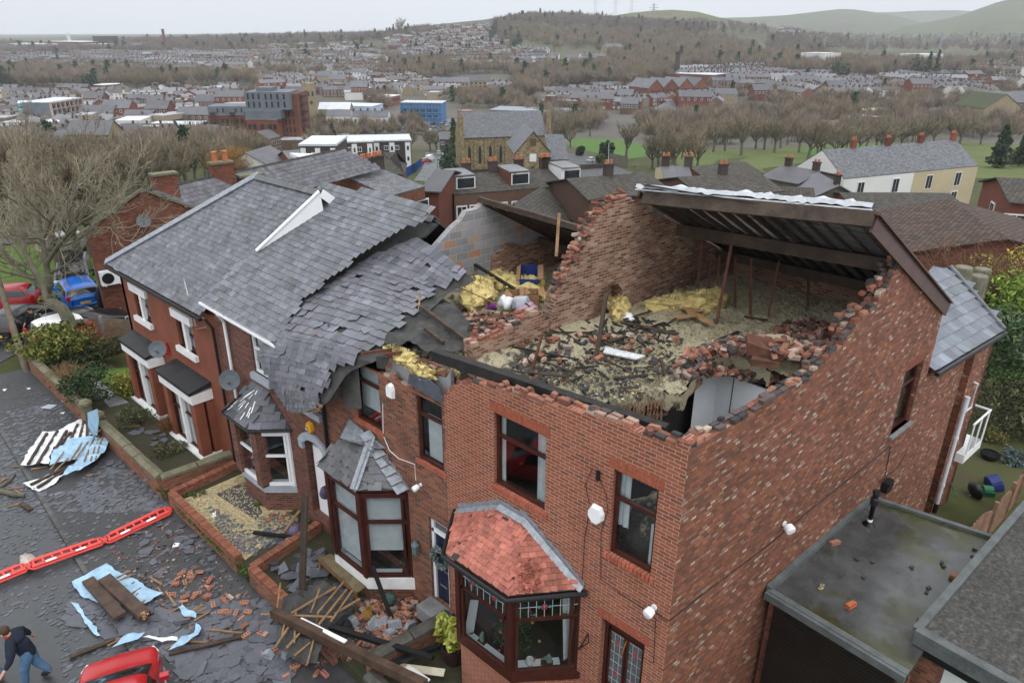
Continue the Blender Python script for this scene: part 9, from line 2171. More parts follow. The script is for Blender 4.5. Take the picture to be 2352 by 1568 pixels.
# brick mill-like flats with four gables
A_=EP(q02(1258,800),10);B_=EP(q02(1810,800),10);ez=(A_[2]+B_[2])/2
for i in range(4):
 a,b_=lerp2(q02(1258,812),q02(1815,790),i/4),lerp2(q02(1258,812),q02(1815,790),(i+.95)/4)
 pa,pb=GZ(a,ez),GZ(b_,ez);t_=thing('gabled_flats',('first','second','third','fourth')[i]+' steep red brick gable of the four-gabled flats','flats',(pa[0],pa[1],ez-10));d=nrm(pb-pa);L_=NL(pb-pa);n=NX(Zv,d);n=n if n@FH>0 else-n;pk_=(pa+pb)/2+Zv*5
 mb=MB().slab([pa-Zv*11,pb-Zv*11,pb,pk_,pa],n*22);mb.build('wall',WM['red'],t_)
 mb=MB().slab([pa-d*.4-Zv*.3-n*.3,pk_+Zv*.1-n*.3,pk_+Zv*.1+n*22,pa-d*.4-Zv*.3+n*22],Zv*.2);mb.slab([pb+d*.4-Zv*.3-n*.3,pk_+Zv*.1-n*.3,pk_+Zv*.1+n*22,pb+d*.4-Zv*.3+n*22],Zv*.2);mb.build('roof',M_fslate,t_)
 for f in(.25,.5,.75):
  for z in(-2.5,-5.5,-8.5):mb=MB();c=pa+d*L_*f-n*.05+Zv*z;mb.slab([c-d*.6,c+d*.6,c+d*.6+Zv*1.3,c-d*.6+Zv*1.3],-n*.05);mb.build('window',Mfd,t_)
block('red_brick_hall','low flat-roofed red brick hall with a small tower at its left','hall',q02(285,940),q02(605,930),6,14,'red','flat',((.35,.45,.55),(2.6,),1.6,1.5));block('red_brick_tower','square red brick tower block at the left of the red hall','tower',q02(310,890),q02(390,890),9.5,9,'red','flat',None)
ter(q02(645,525),q02(868,515),5,['pale lilac house at the left of the hillside terrace','white house second from left in the hillside terrace','white house in the middle of the hillside terrace','red brick house second from right in the hillside terrace','red brick house at the right end of the hillside terrace'],H=9,depth=10,rise=3,wall=['white','white','white','red','red'],roof='slate',win=((.3,.7),(6,3,.6),1.2,1.7),parts=False,chim=[(.9,)]*5)
bld('white_house','white gabled house standing left of the hillside terrace','house',q02(500,540),q02(600,540),7,9,3,'white','slate',((.3,.7),(4,1),1.2,1.6),parts=False);bld('villa','buff stone villa on the wooded hillside','house',q02(880,440),q02(1040,430),8,12,4,'stone','slate',((.2,.5,.8),(5,1.5),1.5,2),parts=False,hip=4)
bld('mossy_mill','big mill building with a mossy green roof at the right','mill',q03(1700,960),q03(1990,1000),8,26,7,'stone',fmt('mossy_roof',(.05,.058,.028)),None);bld('stone_mill','dark stone building with white windows at the right edge','building',q03(2050,940),q03(2420,940),10,16,5,'dstone','slate',((.1,.3,.45,.6,.75),(6.5,2.6),1.7,2.2))
block('cream_shed','long low building with a cream flat roof behind the park trees','shed',q03(780,1020),q03(1190,1020),4.5,14,'brown',fmt('cream_roof',(.42,.38,.28)),None)
block('white_shed','white roofed shed among the park trees','shed',q03(850,1075),q03(1060,1075),4,10,'brown','metal',None);block('red_roof_hall','low hall with a dull red roof behind the park trees','hall',q03(380,1180),q03(900,1130),4.5,22,'brown',fmt('dull_red_roof',(.13,.075,.06)),None)
pyr=bld('pyramid_pavilion','grey pyramid roofed pavilion beside a small car park','pavilion',q02(1330,1020),q02(1535,1020),4,18,5.5,'brown','slate',None,hip=8.9)
block('orange_container','bright orange site container by the town car park','container',q01(1890,1025),q01(2005,1020),5,6,fmt('orange_paint',(.52,.12,.03)),'flat',None,rise=-1)
block('long_grey_shed','long grey metal roofed shed along the road behind the church','shed',q01(2150,1020),q02(570,1035),5,22,'dstone',fmt('grey_metal_roof',(.24,.26,.29)),None)
for(z,x0,x1,y,H_,dp_,wl,rf,lb)in((0,655,930,1065,6,14,'white','metal','white flat-roofed shop with a dark glazed front'),(0,1315,1800,1165,7,16,'red','metal','long red brick market hall with white roof and pediment'),(0,990,1310,1180,5,20,'white','flat','white fronted shop under a wide grey flat roof'),(0,1270,1660,1235,4,22,'dark','metal','low dark shop with a pale edged flat roof'),(0,1680,2020,1225,5,18,'white','flat','low white shop with green-grey flat roof'),(0,0,240,1130,5,20,'white','metal','white roofed store at the left edge of town'),(0,180,420,1210,6,16,'stone','slate','stone building with a broad dark slate roof at the left'),(0,30,560,1275,4,16,'dark','flat','sprawling dark flat-roofed building at the left'),(0,370,600,1140,4,12,'brown','metal','low pale roofed store beside the flat roofs'),(0,2130,2352,1210,4,12,'white','flat','low white building in front of the apartment block'),(0,1180,1420,850,6,15,'stone','flat','station building with a flat grey canopy'),(1,180,460,1290,3.5,10,'brown','metal','long white roofed garages below the apartments')):
 block('shop_building',lb,'shop',Q(0,z,x0,y),Q(0,z,x1,y),H_,dp_,wl,rf,((.15,.35,.55,.75,.92),(H_-2.2,),1.3,1.2)if H_>4.5 else None)
for(z,x0,x1,y,H_,wl,lb)in((0,600,990,1240,8,'stone','large buff stone chapel with a grey slate roof'),(0,760,930,905,7,'red','red brick hall with a wide slate roof near the railway'),(0,930,1180,995,9,'red','tall red brick hall with solar panels on its slate roof'),(0,1330,1530,1000,9,'red','twin-gabled dark red brick warehouse'),(0,1620,1920,1055,7,'brown','brown brick chapel with white windows'),(0,1130,1400,1085,5,'red','brick hall with a mossy grey roof and white verge'),(0,1790,1970,935,6,'red','red hall with a cream roof'),(0,720,1030,1040,7,'red','twin red brick gables in the town centre'),(0,1970,2230,890,9,'red','red gabled Victorian terrace with white trim'),(1,90,210,850,8,'red','red school wing with arched gable left'),(1,260,500,850,8,'stone','green-grey roofed school with arched brick gables'),(1,560,680,700,10,'stone','stone church with steep gables on the slope'),(1,670,820,730,9,'stone','stone church hall with steep roof beside trees'),(1,870,1020,800,9,'red','red brick gable hall below the stone church'),(1,500,670,580,6,'red','bright red brick terrace on the slope'),(1,690,875,600,5,'white','white semi-detached pair on the slope'),(1,870,1010,665,7,'white','white and blue hillside house'),(1,835,1040,545,5,'white','white bungalow row high on the slope'),(1,1215,1400,420,6,'red','long red brick terrace below the hill estate'),(1,1860,1990,520,5,'brown','brown terrace with pale roofs on the hillside'),(2,380,640,860,7,'stone','long buff stone range with a slate roof'),(2,540,930,905,7,'red','red brick and slate range with dormers'),(2,970,1110,880,8,'red','orange brick house with a pale lean-to roof'),(2,1540,1840,890,7,'red','brick terrace end with white arched windows'),(2,1830,2080,870,6,'stone','stone terrace behind the park trees'),(2,1000,1160,955,6,'brown','brown terrace with two white windows'),(2,2230,2400,830,7,'red','tall red brick gable with sash windows'),(3,180,480,745,7,'red','red brick gabled house with chimneys'),(3,560,740,790,6,'brown','brown row with white dormers'),(3,1330,1510,770,8,'red','red brick gabled hall with two white dormers'),(2,90,420,520,6,'red','red brick hillside row with roof lights'),(2,200,350,450,6,'white','white flat-fronted block high on the hillside'),(2,110,400,580,6,'brown','brown and red hillside terrace')):
 bld('hall' if 'hall' in lb else 'building',lb,'building',Q(0,z,x0,y),Q(0,z,x1,y),H_,11,3.4,wl,'slate',((.1,.3,.5,.7,.9),((H_-2.3,)if H_<7.5 else(H_-2.4,H_-5.6)),1.2,1.5),parts=False,chim=(.2,.9)if 'terrace' in lb else())
 # chimneys and landmarks
def stack(px_,top,r_,m_,label):
 P=EP(px_,.3);T_=AT(top,dep(P));mb=MB().tube([P-Zv*3,NA([P[0],P[1],T_[2]])],[r_,r_*.72],14);mb.lathe(NA([P[0],P[1],T_[2]-2]),[(r_*.72,0),(r_*.9,.5),(r_*.9,1.6),(r_*.7,2)],14);tag(mb.build('chimney_stack',m_),label,'chimney')
stack(q02(1510,715),q02(1520,470),2.6,WM['dark'],'tall dark factory chimney rising before the wooded hill');stack(q00(1522,440),q00(1506,268),3.2,WM['red'],'slender red brick chimney on the far left plain');stack(q00(640,380),q00(628,303),5,Mfw,'white chimney above the distant red hospital')
block('hospital','distant long red and white hospital on the far left plain','hospital',q00(405,385),q00(740,385),14,60,'red','metal',None);block('distant_tower','distant dark office tower on the far left plain','tower',q00(845,335),q00(940,335),22,30,'dark','flat',None);block('white_works','distant white and blue works left of the hospital','works',q00(90,405),q00(390,405),12,50,'white','metal',None);block('grey_works','distant grey sheds right of the dark office tower','works',q00(740,410),q00(1080,410),10,60,'grey','metal',None)
block('white_store','white box warehouse in the wooded valley at the right','warehouse',q03(528,495),q03(675,490),14,30,'white','metal',None);block('white_store','long low white warehouse in the wooded valley','warehouse',q03(632,530),q03(860,528),6,30,'white','metal',None);block('white_store','white curved-roof shed right of the substation','warehouse',q03(1410,505),q03(1615,500),10,30,'white','metal',None);block('substation','grey switchgear buildings of the valley substation','substation',q03(780,530),q03(1340,535),6,40,'grey','flat',None)
block('valley_works','brick works with white roof below the dark chimney','works',q02(1500,680),q02(1860,690),8,25,'red','metal',None)
for(z,x,yb,yt,sc,lb)in((2,765,150,-20,1,'left'),(2,950,118,-10,1,'second'),(2,1098,105,-30,1,'third'),(2,1295,220,35,1,'fourth'),(3,510,470,330,.9,'a'),(3,968,450,365,.9,'b'),(3,1570,470,300,1.2,'c'),(3,1415,430,350,.8,'d'),(3,905,480,345,.9,'e')):
 P=EP(Q(0,z,x,yb),.2)if yb>160 or z==3 else EP(Q(0,z,x,max(yb,130)),.2);T_=AT(Q(0,z,x,yt),dep(P));h=max(20,T_[2]-P[2]);w_=h*.09;mb=MB();th=max(.25,dep(P)*.00035)
 for sx in(-1,1):
  for sy in(-1,1):mb.bar(P+RH*sx*w_+FH*sy*w_-Zv,P+RH*sx*w_*.15+FH*sy*w_*.15+Zv*h,th,th)
 for k in range(5):
  z0,z1=h*k/5,h*(k+1)/5;f0,f1=1-.85*k/5,1-.85*(k+1)/5;mb.bar(P-RH*w_*f0+Zv*z0,P+RH*w_*f1+Zv*z1,th*.7,th*.7);mb.bar(P+RH*w_*f0+Zv*z0,P-RH*w_*f1+Zv*z1,th*.7,th*.7)
 for k,wd_ in((.68,2.2),(.80,2.8),(.92,2.0)):mb.bar(P+Zv*h*k-RH*w_*wd_,P+Zv*h*k+RH*w_*wd_,th,th*1.3)
 tag(mb.build('pylon',Mmg),'grey lattice electricity pylon '+{'left':'on the skyline behind the wooded hilltop','second':'on the skyline left of the green hill','third':'on the skyline above the dark trees of the green hill','fourth':'standing in front of the green hill','a':'at the left of the wooded valley by the white house','b':'above the valley substation, middle one','c':'tallest one in the right of the wooded valley','d':'small one between two taller valley ones','e':'thin one left of the middle valley one'}[lb],'pylon')
mb=MB();P=EP(q01(2198,165),1);mb.tube([P-Zv*3,P+Zv*22],[3.5,2.2],8);mb.lathe(P+Zv*22,[(2.6,0),(.3,9)],8);tag(mb.build('hilltop_monument',WM['dark']),'slender stone monument tower on the green hilltop','monument')
# railway gantries
for(x0,x1,y0,y1)in((228,318,800,870),(685,722,790,850),(1105,1120,780,860),(1412,1465,768,840),(1585,1660,768,850)):
 P0,P1=EP(q00(x0,y1),.3),EP(q00(x1,y1),.3);h=(y1-y0)/2.352*S_*dep(P0)/FOC;mb=MB()
 for p in(P0,P1):mb.bar(p-Zv,p+Zv*h,.5,.5)
 mb.bar(P0+Zv*h,P1+Zv*h,.5,.6);tag(mb.build('railway_gantry',Mmg),'grey steel railway gantry standing before the left woods','gantry','railway gantries')
 # ---- ordinary houses: rows of separate houses nearer, one merged mass further off
R5=random.Random(5);R5U=R5.uniform
def rows(poly,n,unit,walls,label,group,ang,spread=.25,H=5.2,wd=5.4,cross=.3,chim=True,roofs=('slate',)):
 made=0;tries=0;placed=[]
 while made<n and tries<n*6:
  tries+=1;p=samp(poly,1,R5)[0];P=GT(p)
  if P is None:continue
  if any(NL(P[:2]-o)<17 for o in placed):continue
  placed.append(P[:2]);a=ang+R5.gauss(0,spread)+(PI/2 if R5.random()<cross else 0);d=RH*cos(a)+FH*sin(a);k=R5.randint(*unit);wl=R5.choice(walls);rf=R5.choice(roofs)
  for i in range(k):
   if made>=n:break
   A=P+d*wd*(i-k/2);B=A+d*wd;g0=tz((A[0]+B[0])/2,(A[1]+B[1])/2);A[2]=B[2]=g0+H
   bld('terraced_house',label,'house',None,None,H,8,2.5,wl if R5.random()<.85 else R5.choice(walls),rf,((.28,.72),(3.0,.6),1.1,1.5),P=(A,B),parts=False,group=group,over=.02,chim=(.95,)if chim else());made+=1
rows([q00(0,1290),q00(1000,1280),q00(2352,1290),q01(250,1340),q01(250,1420),q00(2000,1400),q00(0,1480)],44,(2,5),['brown','red','white','brown'],'brick or white house among the bare trees below the town','houses below the town',.0)
rows([q00(0,880),q00(1800,850),q01(0,850),q01(0,960),q00(1500,1150),q00(0,1180)],60,(2,5),['red','brown','red','stone','white'],'small slate roofed building packed in the town centre left of the apartments','town centre buildings',.1,H=5.5)
rows([q01(600,830),q01(1350,830),q01(1600,900),q01(1250,930),q01(700,900)],24,(2,4),['stone','brown','red','dark'],'terraced house between the stone tower and the long stone flats','houses near the long flats',.05)
rows([q02(400,830),q02(1200,860),q02(1250,1000),q02(600,1010)],22,(2,5),['red','brown','stone'],'slate roofed house in the rows beyond the church field','houses beyond the church field',.1)
rows([q02(1800,690),q03(1900,730),q03(1900,900),q03(600,870),q02(1700,850)],100,(4,9),['red','brown','dstone','brown'],'slate roofed terraced house in the rows beyond the park trees','terraces beyond the park',.08,spread=.12,cross=.15)
rows([q03(1700,860),q03(2352,740),q03(2352,900),q03(1700,930)],20,(3,6),['red','dstone'],'slate roofed terraced house near the mossy mill','houses near the mossy mill',.05)
M_dist=mat('distant_building',(1,1,1),.85,.1,.2,attr=True)
dm_=MB()
def fr1(P,d,k,wd,H,col,rcol):
 n=NX(Zv,d);L_=k*wd
 A=P-d*L_/2;B=P+d*L_/2;g0=tz(P[0],P[1]);z0,z1,z2=g0-3,g0+H,g0+H+2.6
 q_=lambda p,k_,z:NA([*(p+n*k_)[:2],z])
 for s in(-4,4):dm_.quad([q_(A,s,z0),q_(B,s,z0),q_(B,s,z1),q_(A,s,z1)],0,col);dm_.quad([q_(A,s*1.05,z1-.1),q_(B,s*1.05,z1-.1),q_(B,0,z2),q_(A,0,z2)],0,rcol)
 for p in(A,B):dm_.quad([q_(p,-4,z0),q_(p,4,z0),q_(p,4,z1),q_(p,0,z2),q_(p,-4,z1)],0,col)
 for i in range(k):
  for f in(.28,.72):
   for zz in(.8,3.2):
    for s in(-4.06,4.06):
     c=A+d*wd*(i+f);lum=R5.choice(((.5,.5,.5),(.04,.04,.045),(.25,.25,.26)));dm_.quad([q_(c-d*.6,s,g0+zz),q_(c+d*.6,s,g0+zz),q_(c+d*.6,s,g0+zz+1.4),q_(c-d*.6,s,g0+zz+1.4)],0,lum)
  c=A+d*wd*(i+1);dm_.box(q_(c,0,z2+.3),(.8,.8,1.6),None,0,(.09,.06,.05))
def frs(poly,n,unit,cols,ang,spread,cross=.3,H=5.2):
 for p in samp(poly,int(n*1.5),R5):
  P=GT(p)
  if P is None:continue
  a=ang+R5.gauss(0,spread)+(PI/2 if R5.random()<cross else 0);c=R5.choice(cols);kk=R5U(.75,1.2);r_=R5U(.75,1.15)
  fr1(P,RH*cos(a)+FH*sin(a),R5.randint(*unit),5.5,H,tuple(v*kk for v in c),tuple(v*r_ for v in R5.choice(((.15,.148,.157),(.15,.148,.157),(.12,.105,.095),(.22,.22,.23)))))
RD,BR_,ST_,WH_=(.22,.08,.055),(.16,.10,.08),(.30,.25,.18),(.65,.65,.62)
frs([q00(0,500),q00(900,500),q00(2352,470),q00(2352,620),q00(1500,690),q00(600,640),q00(0,620)],120,(4,9),[RD,BR_,BR_,ST_],.15,.2)
frs([q01(0,440),q01(900,420),q01(1200,520),q01(1350,700),q01(800,740),q01(0,620)],85,(3,7),[RD,BR_,WH_,ST_,BR_],.0,.35)
frs([q01(1150,390),q01(1450,320),q01(1700,250),q01(2150,240),q01(2300,400),q01(2200,560),q01(1400,560)],190,(1,3),[RD,BR_,(.13,.05,.045),ST_],.1,.6)
frs([q01(1700,470),q02(300,470),q02(350,640),q01(1800,620)],60,(3,6),[RD,BR_,WH_,ST_],.1,.3)
frs([q02(1500,690),q03(0,640),q03(0,740),q02(1700,760)],30,(3,7),[RD,BR_,ST_],.1,.2)
frs([q03(1500,610),q03(2352,560),q03(2352,700),q03(1600,680)],26,(2,5),[BR_,ST_,WH_],.1,.3);frs([q03(0,250),q03(250,260),q03(500,300),q03(100,330)],16,(1,3),[BR_,ST_,(.3,.15,.08)],.1,.4)
frs([q00(0,440),q00(1400,430),q00(1200,470),q00(0,490)],30,(4,12),[RD,ST_,WH_,BR_],.1,.3,H=8)
frs([q00(0,870),q00(1200,840),q00(2352,830),q01(0,870),q00(1850,1000),q00(1800,1180),q00(800,1250),q00(0,1250)],60,(1,3),[RD,BR_,RD,WH_,ST_],.1,.3,H=5)
frs([q01(0,740),q01(1300,720),q01(1900,830),q01(2352,830),q01(2352,900),q01(700,880),q01(0,850)],44,(1,4),[RD,BR_,ST_,ST_,WH_],.05,.3)
frs([q02(250,850),q02(1250,900),q02(1900,900),q02(2000,1000),q02(900,1030),q02(250,1010)],30,(1,4),[RD,BR_,ST_],.05,.3)
frs([q03(0,730),q03(1900,720),q03(2352,780),q03(2352,900),q03(0,920)],26,(2,7),[RD,BR_,ST_,WH_,RD],.06,.3,cross=.3)
for p in samp([q00(0,880),q00(2352,840),q01(300,1000),q00(1800,1230),q00(0,1280)],40,R5)+samp([q01(600,760),q01(1800,740),q01(1600,1000),q01(650,930)],14,R5):
 P=GT(p);a=R5.gauss(.6,.3);s=R5U(6,16);h=R5U(4,8);c=R5.choice((RD,WH_,BR_,ST_,WH_));Rz=rotm(0,0,a);dm_.box(P+Zv*h/2,(s*1.6,s,h),Rz,0,c);k=R5.choice((.2,.35,.65));dm_.box(P+Zv*h,(s*1.62,s*1.02,.4),Rz,0,(k,k,k*1.03));dm_.box(P+Zv*(h*.6),(s*1.45,s*1.01,1.1),Rz,0,(.05,.05,.055))
o=dm_.build('distant_houses',M_dist,uv=False);o['kind']='stuff'
# ---- woods
def tri_tree(n,seed):
 r_=np.random.default_rng(seed);d=r_.normal(size=(n,3));d[:,2]=np.abs(d[:,2])*.75+.05;d/=NL(d,axis=1)[:,None]
 tip=d*NA([.42,.42,.60])*r_.uniform(.65,1.0,(n,1))+NA([0,0,.36]);b0=tip*r_.uniform(.25,.6,(n,1));b0[:,2]=.12+(tip[:,2]-.1)*r_.uniform(.25,.6,n)
 ax=tip-b0;sd=NX(ax,r_.normal(size=(n,3)));sd/=NL(sd,axis=1)[:,None];w=.016
 T=np.stack([b0-sd*w,b0+sd*w,tip],1)
 tr=NA([[[-.02,0,-.05],[.02,0,-.05],[0,0,.55]],[[0,-.02,-.05],[0,.02,-.05],[0,0,.55]]]);return np.concatenate([T,tr])
def fir_tree(n,seed):
 r_=np.random.default_rng(seed);z=r_.uniform(.08,.98,n);rad=.26*(1-z)+.02;a=r_.uniform(0,6.28,n);c=np.stack([rad*np.cos(a)*.7,rad*np.sin(a)*.7,z],1)
 o1=r_.normal(size=(n,3))*.07;o2=r_.normal(size=(n,3))*.07;return np.stack([c+o1,c+o2,c-o1*.8-o2*.6-NA([0,0,.05])],1)
TT={nn:[tri_tree(nn,s)for s in range(4)]for nn in(46,80,130)};FT=[fir_tree(90,s)for s in range(3)]
def wood(name,specs,m_):
 Vs=[];Cs=[]
 for poly,n,h0,h1,nn,cols,fir in specs:
  for p in samp(poly,int(n*1.7),R5):
   P=GT(p)
   if P is None:continue
   isf=R5.random()<fir;T=R5.choice(FT if isf else TT[nn]);h=R5U(h0,h1);a=R5.random()*6.28;c,s=cos(a),sin(a);Rz=NA([[c,-s,0],[s,c,0],[0,0,1]])
   V=(T@Rz.T)*NA([h*R5U(.85,1.3),h*R5U(.85,1.3),h])+P;Vs.append(V.reshape(-1,3));k=R5U(.75,1.25);col=NA((.04,.068,.034)if isf else R5.choice(cols))*k
   Cs.append(np.tile(NA([*col,1.0],np.float32),(len(T)*3,1))*np.repeat(np.append(np.ones(3),1)[None],len(T)*3,0))
 V=np.concatenate(Vs).astype(np.float32);C=np.concatenate(Cs).astype(np.float32);nv=len(V);me=bpy.data.meshes.new(name);me.vertices.add(nv);me.vertices.foreach_set('co',V.ravel());me.loops.add(nv);me.loops.foreach_set('vertex_index',AR(nv,dtype=np.int32));me.polygons.add(nv//3);me.polygons.foreach_set('loop_start',AR(0,nv,3,dtype=np.int32));me.update(calc_edges=True)
 ca=me.color_attributes.new('Col','FLOAT_COLOR','CORNER');ca.data.foreach_set('color',C.ravel());me.materials.append(m_);o=ON(name,me);LK(o);o['kind']='stuff';return o
M_wd=mat('winter_wood',(1,1,1),1.0,.12,.05,attr=True,spec=.0)
TW=[(.25,.205,.145),(.21,.17,.13),(.24,.19,.165),(.20,.175,.12),(.235,.18,.125)]
TWd=[(.19,.155,.13),(.165,.14,.13),(.21,.165,.13)]
Z=lambda c,*pts:[Q(0,c,*p)for p in pts]
wood('railway_woodland',[(Z(0,(0,700),(600,680),(1300,700),(1900,720),(2352,720),(2352,800),(1800,790),(1300,810),(600,800),(0,800)),330,11,17,130,TW,.04),(Z(0,(0,600),(700,600),(1500,640),(1300,700),(500,690),(0,690)),160,10,15,80,TW,.03)],M_wd)
wood('far_plain_woodland',[(Z(0,(0,460),(800,460),(1300,470),(2352,430),(2352,500),(1600,500),(800,510),(0,520)),420,13,20,46,TWd,.03),(Z(0,(1100,395),(2352,350),(2352,440),(1100,450)),420,14,22,46,TWd,.02),(Z(0,(0,400),(400,440),(0,460)),60,14,20,46,TWd,.02)],M_wd)
wood('far_slope_woodland',[(Z(1,(0,330),(700,330),(1150,330),(1600,260),(1650,300),(1200,370),(700,410),(0,430)),520,12,19,46,TWd,.03),(Z(1,(0,420),(900,400),(1200,500),(1400,700),(900,740),(500,700),(0,700)),260,9,15,80,TW,.05),(Z(1,(1000,690),(1500,640),(2352,600),(2352,680),(1900,680),(1600,760),(1200,740)),190,10,16,80,TW,.03),(Z(1,(1200,560),(2352,540),(2352,610),(1500,640),(1250,680)),170,9,15,80,TW,.03),(Z(1,(1300,330),(2300,230),(2300,500),(1500,500)),150,7,12,46,TW,.10)],M_wd)
wood('hill_woodland',[(Z(1,(2150,220),(2352,170),(2352,400),(2240,420)),90,12,18,80,TWd,.03),(Z(2,(-60,190),(250,130),(600,150),(1000,200),(1600,240),(1800,300),(1500,330),(900,290),(300,240)),620,12,18,80,TWd,.02),(Z(2,(-60,230),(900,290),(1700,330),(2200,420),(2352,560),(2352,640),(1600,640),(1450,700),(1200,640),(900,600),(880,480),(700,440),(400,460),(200,400),(0,360)),1050,11,17,80,TW,.02),(Z(2,(0,660),(500,640),(900,620),(1450,690),(1480,740),(1200,800),(700,790),(380,810),(280,900),(30,880)),420,11,17,130,TW,.02)],M_wd)
wood('valley_woodland',[(Z(3,(0,490),(500,470),(540,540),(900,590),(1500,600),(1950,590),(2352,520),(2352,560),(1600,700),(1300,700),(700,720),(0,700)),430,11,18,130,TW,.03),(Z(3,(0,340),(900,320),(1500,320),(2352,290),(2352,480),(1700,470),(900,480),(500,460),(0,480)),620,11,18,46,TWd,.03),(Z(2,(1600,200),(2352,260),(2352,330),(1700,300)),90,11,17,46,TWd,.03),(Z(3,(1600,620),(2352,560),(2352,700),(1800,720)),110,9,15,80,TW,.04)],M_wd)
wood('park_edge_woodland',[(Z(2,(30,930),(560,1050),(880,1080),(880,1180),(500,1250),(340,1180),(60,1040)),60,8,13,130,TW,.02),(Z(2,(1150,1150),(2352,1050),(2352,1300),(1900,1350),(1250,1330)),85,9,14,130,TW,.01),(Z(3,(0,950),(1900,900),(2352,1000),(2352,1280),(1500,1300),(0,1330)),190,9,14,130,TW,.01)],M_wd)
wood('town_tree_belt',[(Z(0,(200,1300),(1500,1280),(2300,1350),(2352,1480),(1700,1552),(600,1552),(0,1552),(0,1400)),120,8,13,130,TW,.01),(Z(1,(400,1150),(1500,1130),(1560,1250),(900,1270),(500,1300)),50,6,11,130,TW,.03),(Z(1,(1000,900),(1280,900),(1250,1010),(1040,1010)),22,9,13,130,TW,.02),(Z(1,(1720,900),(2352,850),(2352,1000),(1900,1010)),42,9,13,130,TW,.03),(Z(0,(1500,780),(2352,800),(2352,900),(1700,880)),26,7,11,130,TW,.03),(Z(3,(0,720),(2352,740),(2352,900),(0,930)),70,6,11,130,TW,.06),(Z(2,(300,840),(2352,760),(2352,960),(300,1010)),60,6,11,130,TW,.05),(Z(0,(300,1000),(2000,960),(2352,1180),(400,1250)),40,6,10,130,TW,.03)],M_wd)
P_=EP(q01(1328,345),.2);tree(P_,3.0,'very tall bare tree standing alone on the far skyline',None,sz=1.15)
for i,(c,x,y,r_,h_)in enumerate(((1,970,420,4,16),(1,905,440,4,13),(1,1140,370,6,14),(1,470,490,5,15),(1,285,395,6,14),(1,1478,480,5,15),(1,1505,660,5,15),(1,2165,400,6,26),(1,2195,380,6,30),(1,2265,450,5,14),(2,60,440,6,20),(2,20,480,6,18),(1,120,640,4,11),(1,1690,400,5,12),(2,800,460,4,15),(2,290,720,7,9),(3,1360,730,7,22),(3,1450,725,5,25),(3,1528,725,5,25),(3,640,735,10,20),(3,725,745,4,11),(3,1640,725,9,9),(3,1800,725,10,8),(3,2335,470,8,18),(0,530,540,6,16),(0,1180,670,5,14),(0,50,800,8,12),(0,820,810,7,12))):
 ever(EP(Q(0,c,x,y),.1),r_,h_,'dark green evergreen standing out among the bare woods and houses',GRN,n=500,size=1.0,group='evergreens in the far landscape',cone=r_<5.5,name='evergreen_tree')
 # ---- far hills
def hill(name,sky_pts,base_y,D1,D0,m_,rows_=12,rough=6):
 mb=MB();xs=np.linspace(sky_pts[0][0],sky_pts[-1][0],70);ys=np.interp(xs,[p[0]for p in sky_pts],[p[1]for p in sky_pts]);nx=len(xs)
 for j in range(rows_+2):
  for i,(x,y)in enumerate(zip(xs,ys)):
   if j<=rows_:
    f=j/rows_;yy=base_y+(y-base_y)*f**.9;dd=D0+(D1-D0)*f;d=ray((x,yy));P=CAM+d*(dd/(d@FH));P=P+Zv*rough*sin(x*.05+j)*sin(j*1.3+x*.021)*(0 if j in(0,rows_)else 1)
   else:P=P0s[i]+FH*D1*.25-Zv*(abs(P0s[i][2])+250)
   mb.v.append(tuple(P))
  if j==rows_:P0s=[NA(v)for v in mb.v[-nx:]]
 for j in range(rows_+1):
  for i in range(nx-1):mb.f.append([j*nx+i,j*nx+i+1,(j+1)*nx+i+1,(j+1)*nx+i]);mb.m.append(0);mb.c.append((1,1,1))
 o=mb.build(name,m_,uv=False,smooth=True);o['kind']='structure';return o
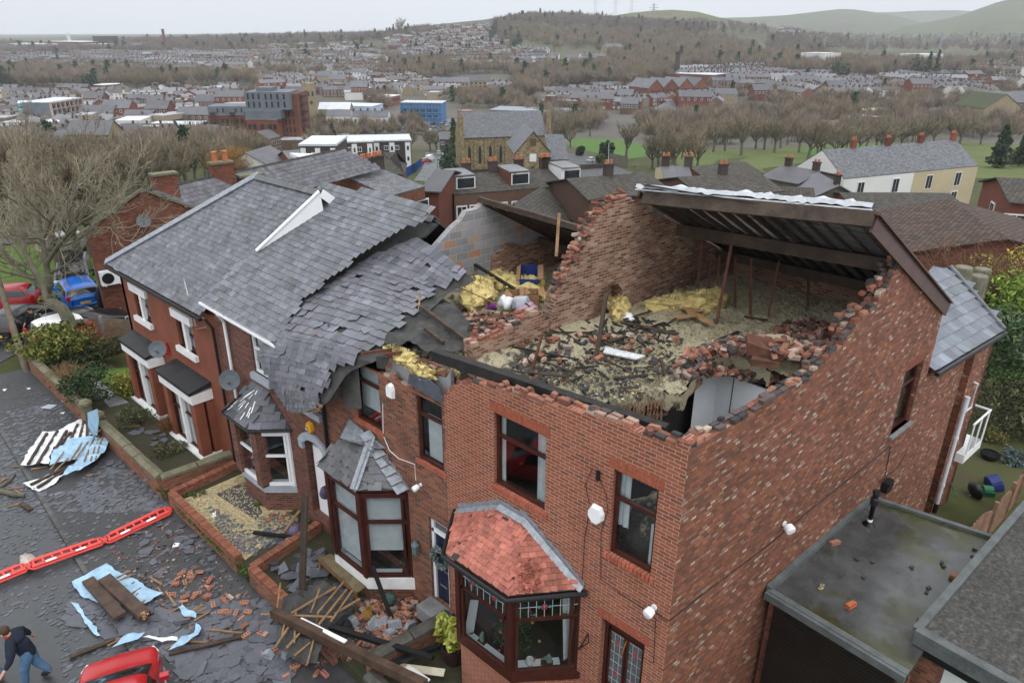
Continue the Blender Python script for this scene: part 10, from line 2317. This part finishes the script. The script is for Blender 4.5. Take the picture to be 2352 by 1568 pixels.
def hillmat(name,cols,sc):
 m,t,b,N,L=nmt(name);v=cds(N,L);n1=nz(N,L,v,sc,6,.65);n2=nz(N,L,v,sc*6,5,.7);ad=N('ShaderNodeMath');ad.operation='MULTIPLY_ADD';IV(ad,1,.45);L(n2.outputs['Fac'],ad.inputs[0]);L(n1.outputs['Fac'],ad.inputs[2])
 r=rmp(N,cols);L(ad.outputs[0],r.inputs[0]);L(r.outputs[0],b.inputs['Base Color']);IV(b,'Roughness',1);IV(b,'Specular IOR Level',0);return m
M_moor=hillmat('moorland',[(.42,(.062,.055,.042)),(.58,(.08,.082,.045)),(.70,(.10,.115,.05)),(.85,(.095,.085,.055))],.0022)
M_green=hillmat('green_hill_fields',[(.48,(.075,.065,.045)),(.6,(.10,.12,.05)),(.75,(.13,.125,.06)),(.9,(.07,.06,.045))],.0045)
hill('hills',[(1360,48),(1400,38),(1450,30),(1500,25),(1545,23),(1600,27),(1650,40),(1720,55),(1800,70),(1900,95)],120,2300,1500,M_green)
hill('hills',[(1560,60),(1640,42),(1720,40),(1800,36),(1870,28),(1930,21),(1960,22),(2020,30),(2080,42),(2140,60),(2180,75)],105,4600,3200,M_moor,rough=10)
hill('hills',[(1990,30),(2060,28),(2110,25),(2200,24),(2300,30),(2400,40)],90,6200,5000,M_moor,rough=8)
hill('hills',[(1980,85),(2060,68),(2110,55),(2160,46),(2210,35),(2250,20),(2290,6),(2330,-4),(2400,-14),(2600,-20),(2800,10)],125,3600,2200,M_moor,rough=12)
hill('hills',[(930,62),(1000,58),(1060,52),(1110,46),(1140,41),(1170,45),(1230,50)],80,2400,1700,M_green,rough=2)
hill('hills',[(-200,88),(40,86),(120,84),(250,86),(420,82),(520,80),(640,80),(760,76),(900,74)],96,5800,4800,M_moor,rough=3)
# -- damp winter air
hz=MB();hz.box((3000,3000,240),(13000,13000,760))
m=bpy.data.materials.new('haze_air');m.use_nodes=True;t=m.node_tree;t.nodes.clear()
o=t.nodes.new('ShaderNodeOutputMaterial');vol=t.nodes.new('ShaderNodeVolumePrincipled')
IV(vol,'Color',(.90,.95,1,1));IV(vol,'Density',.00013);IV(vol,'Anisotropy',.0)
t.links.new(vol.outputs[0],o.inputs['Volume'])
h=hz.build('haze',m,uv=False);h['kind']='stuff'
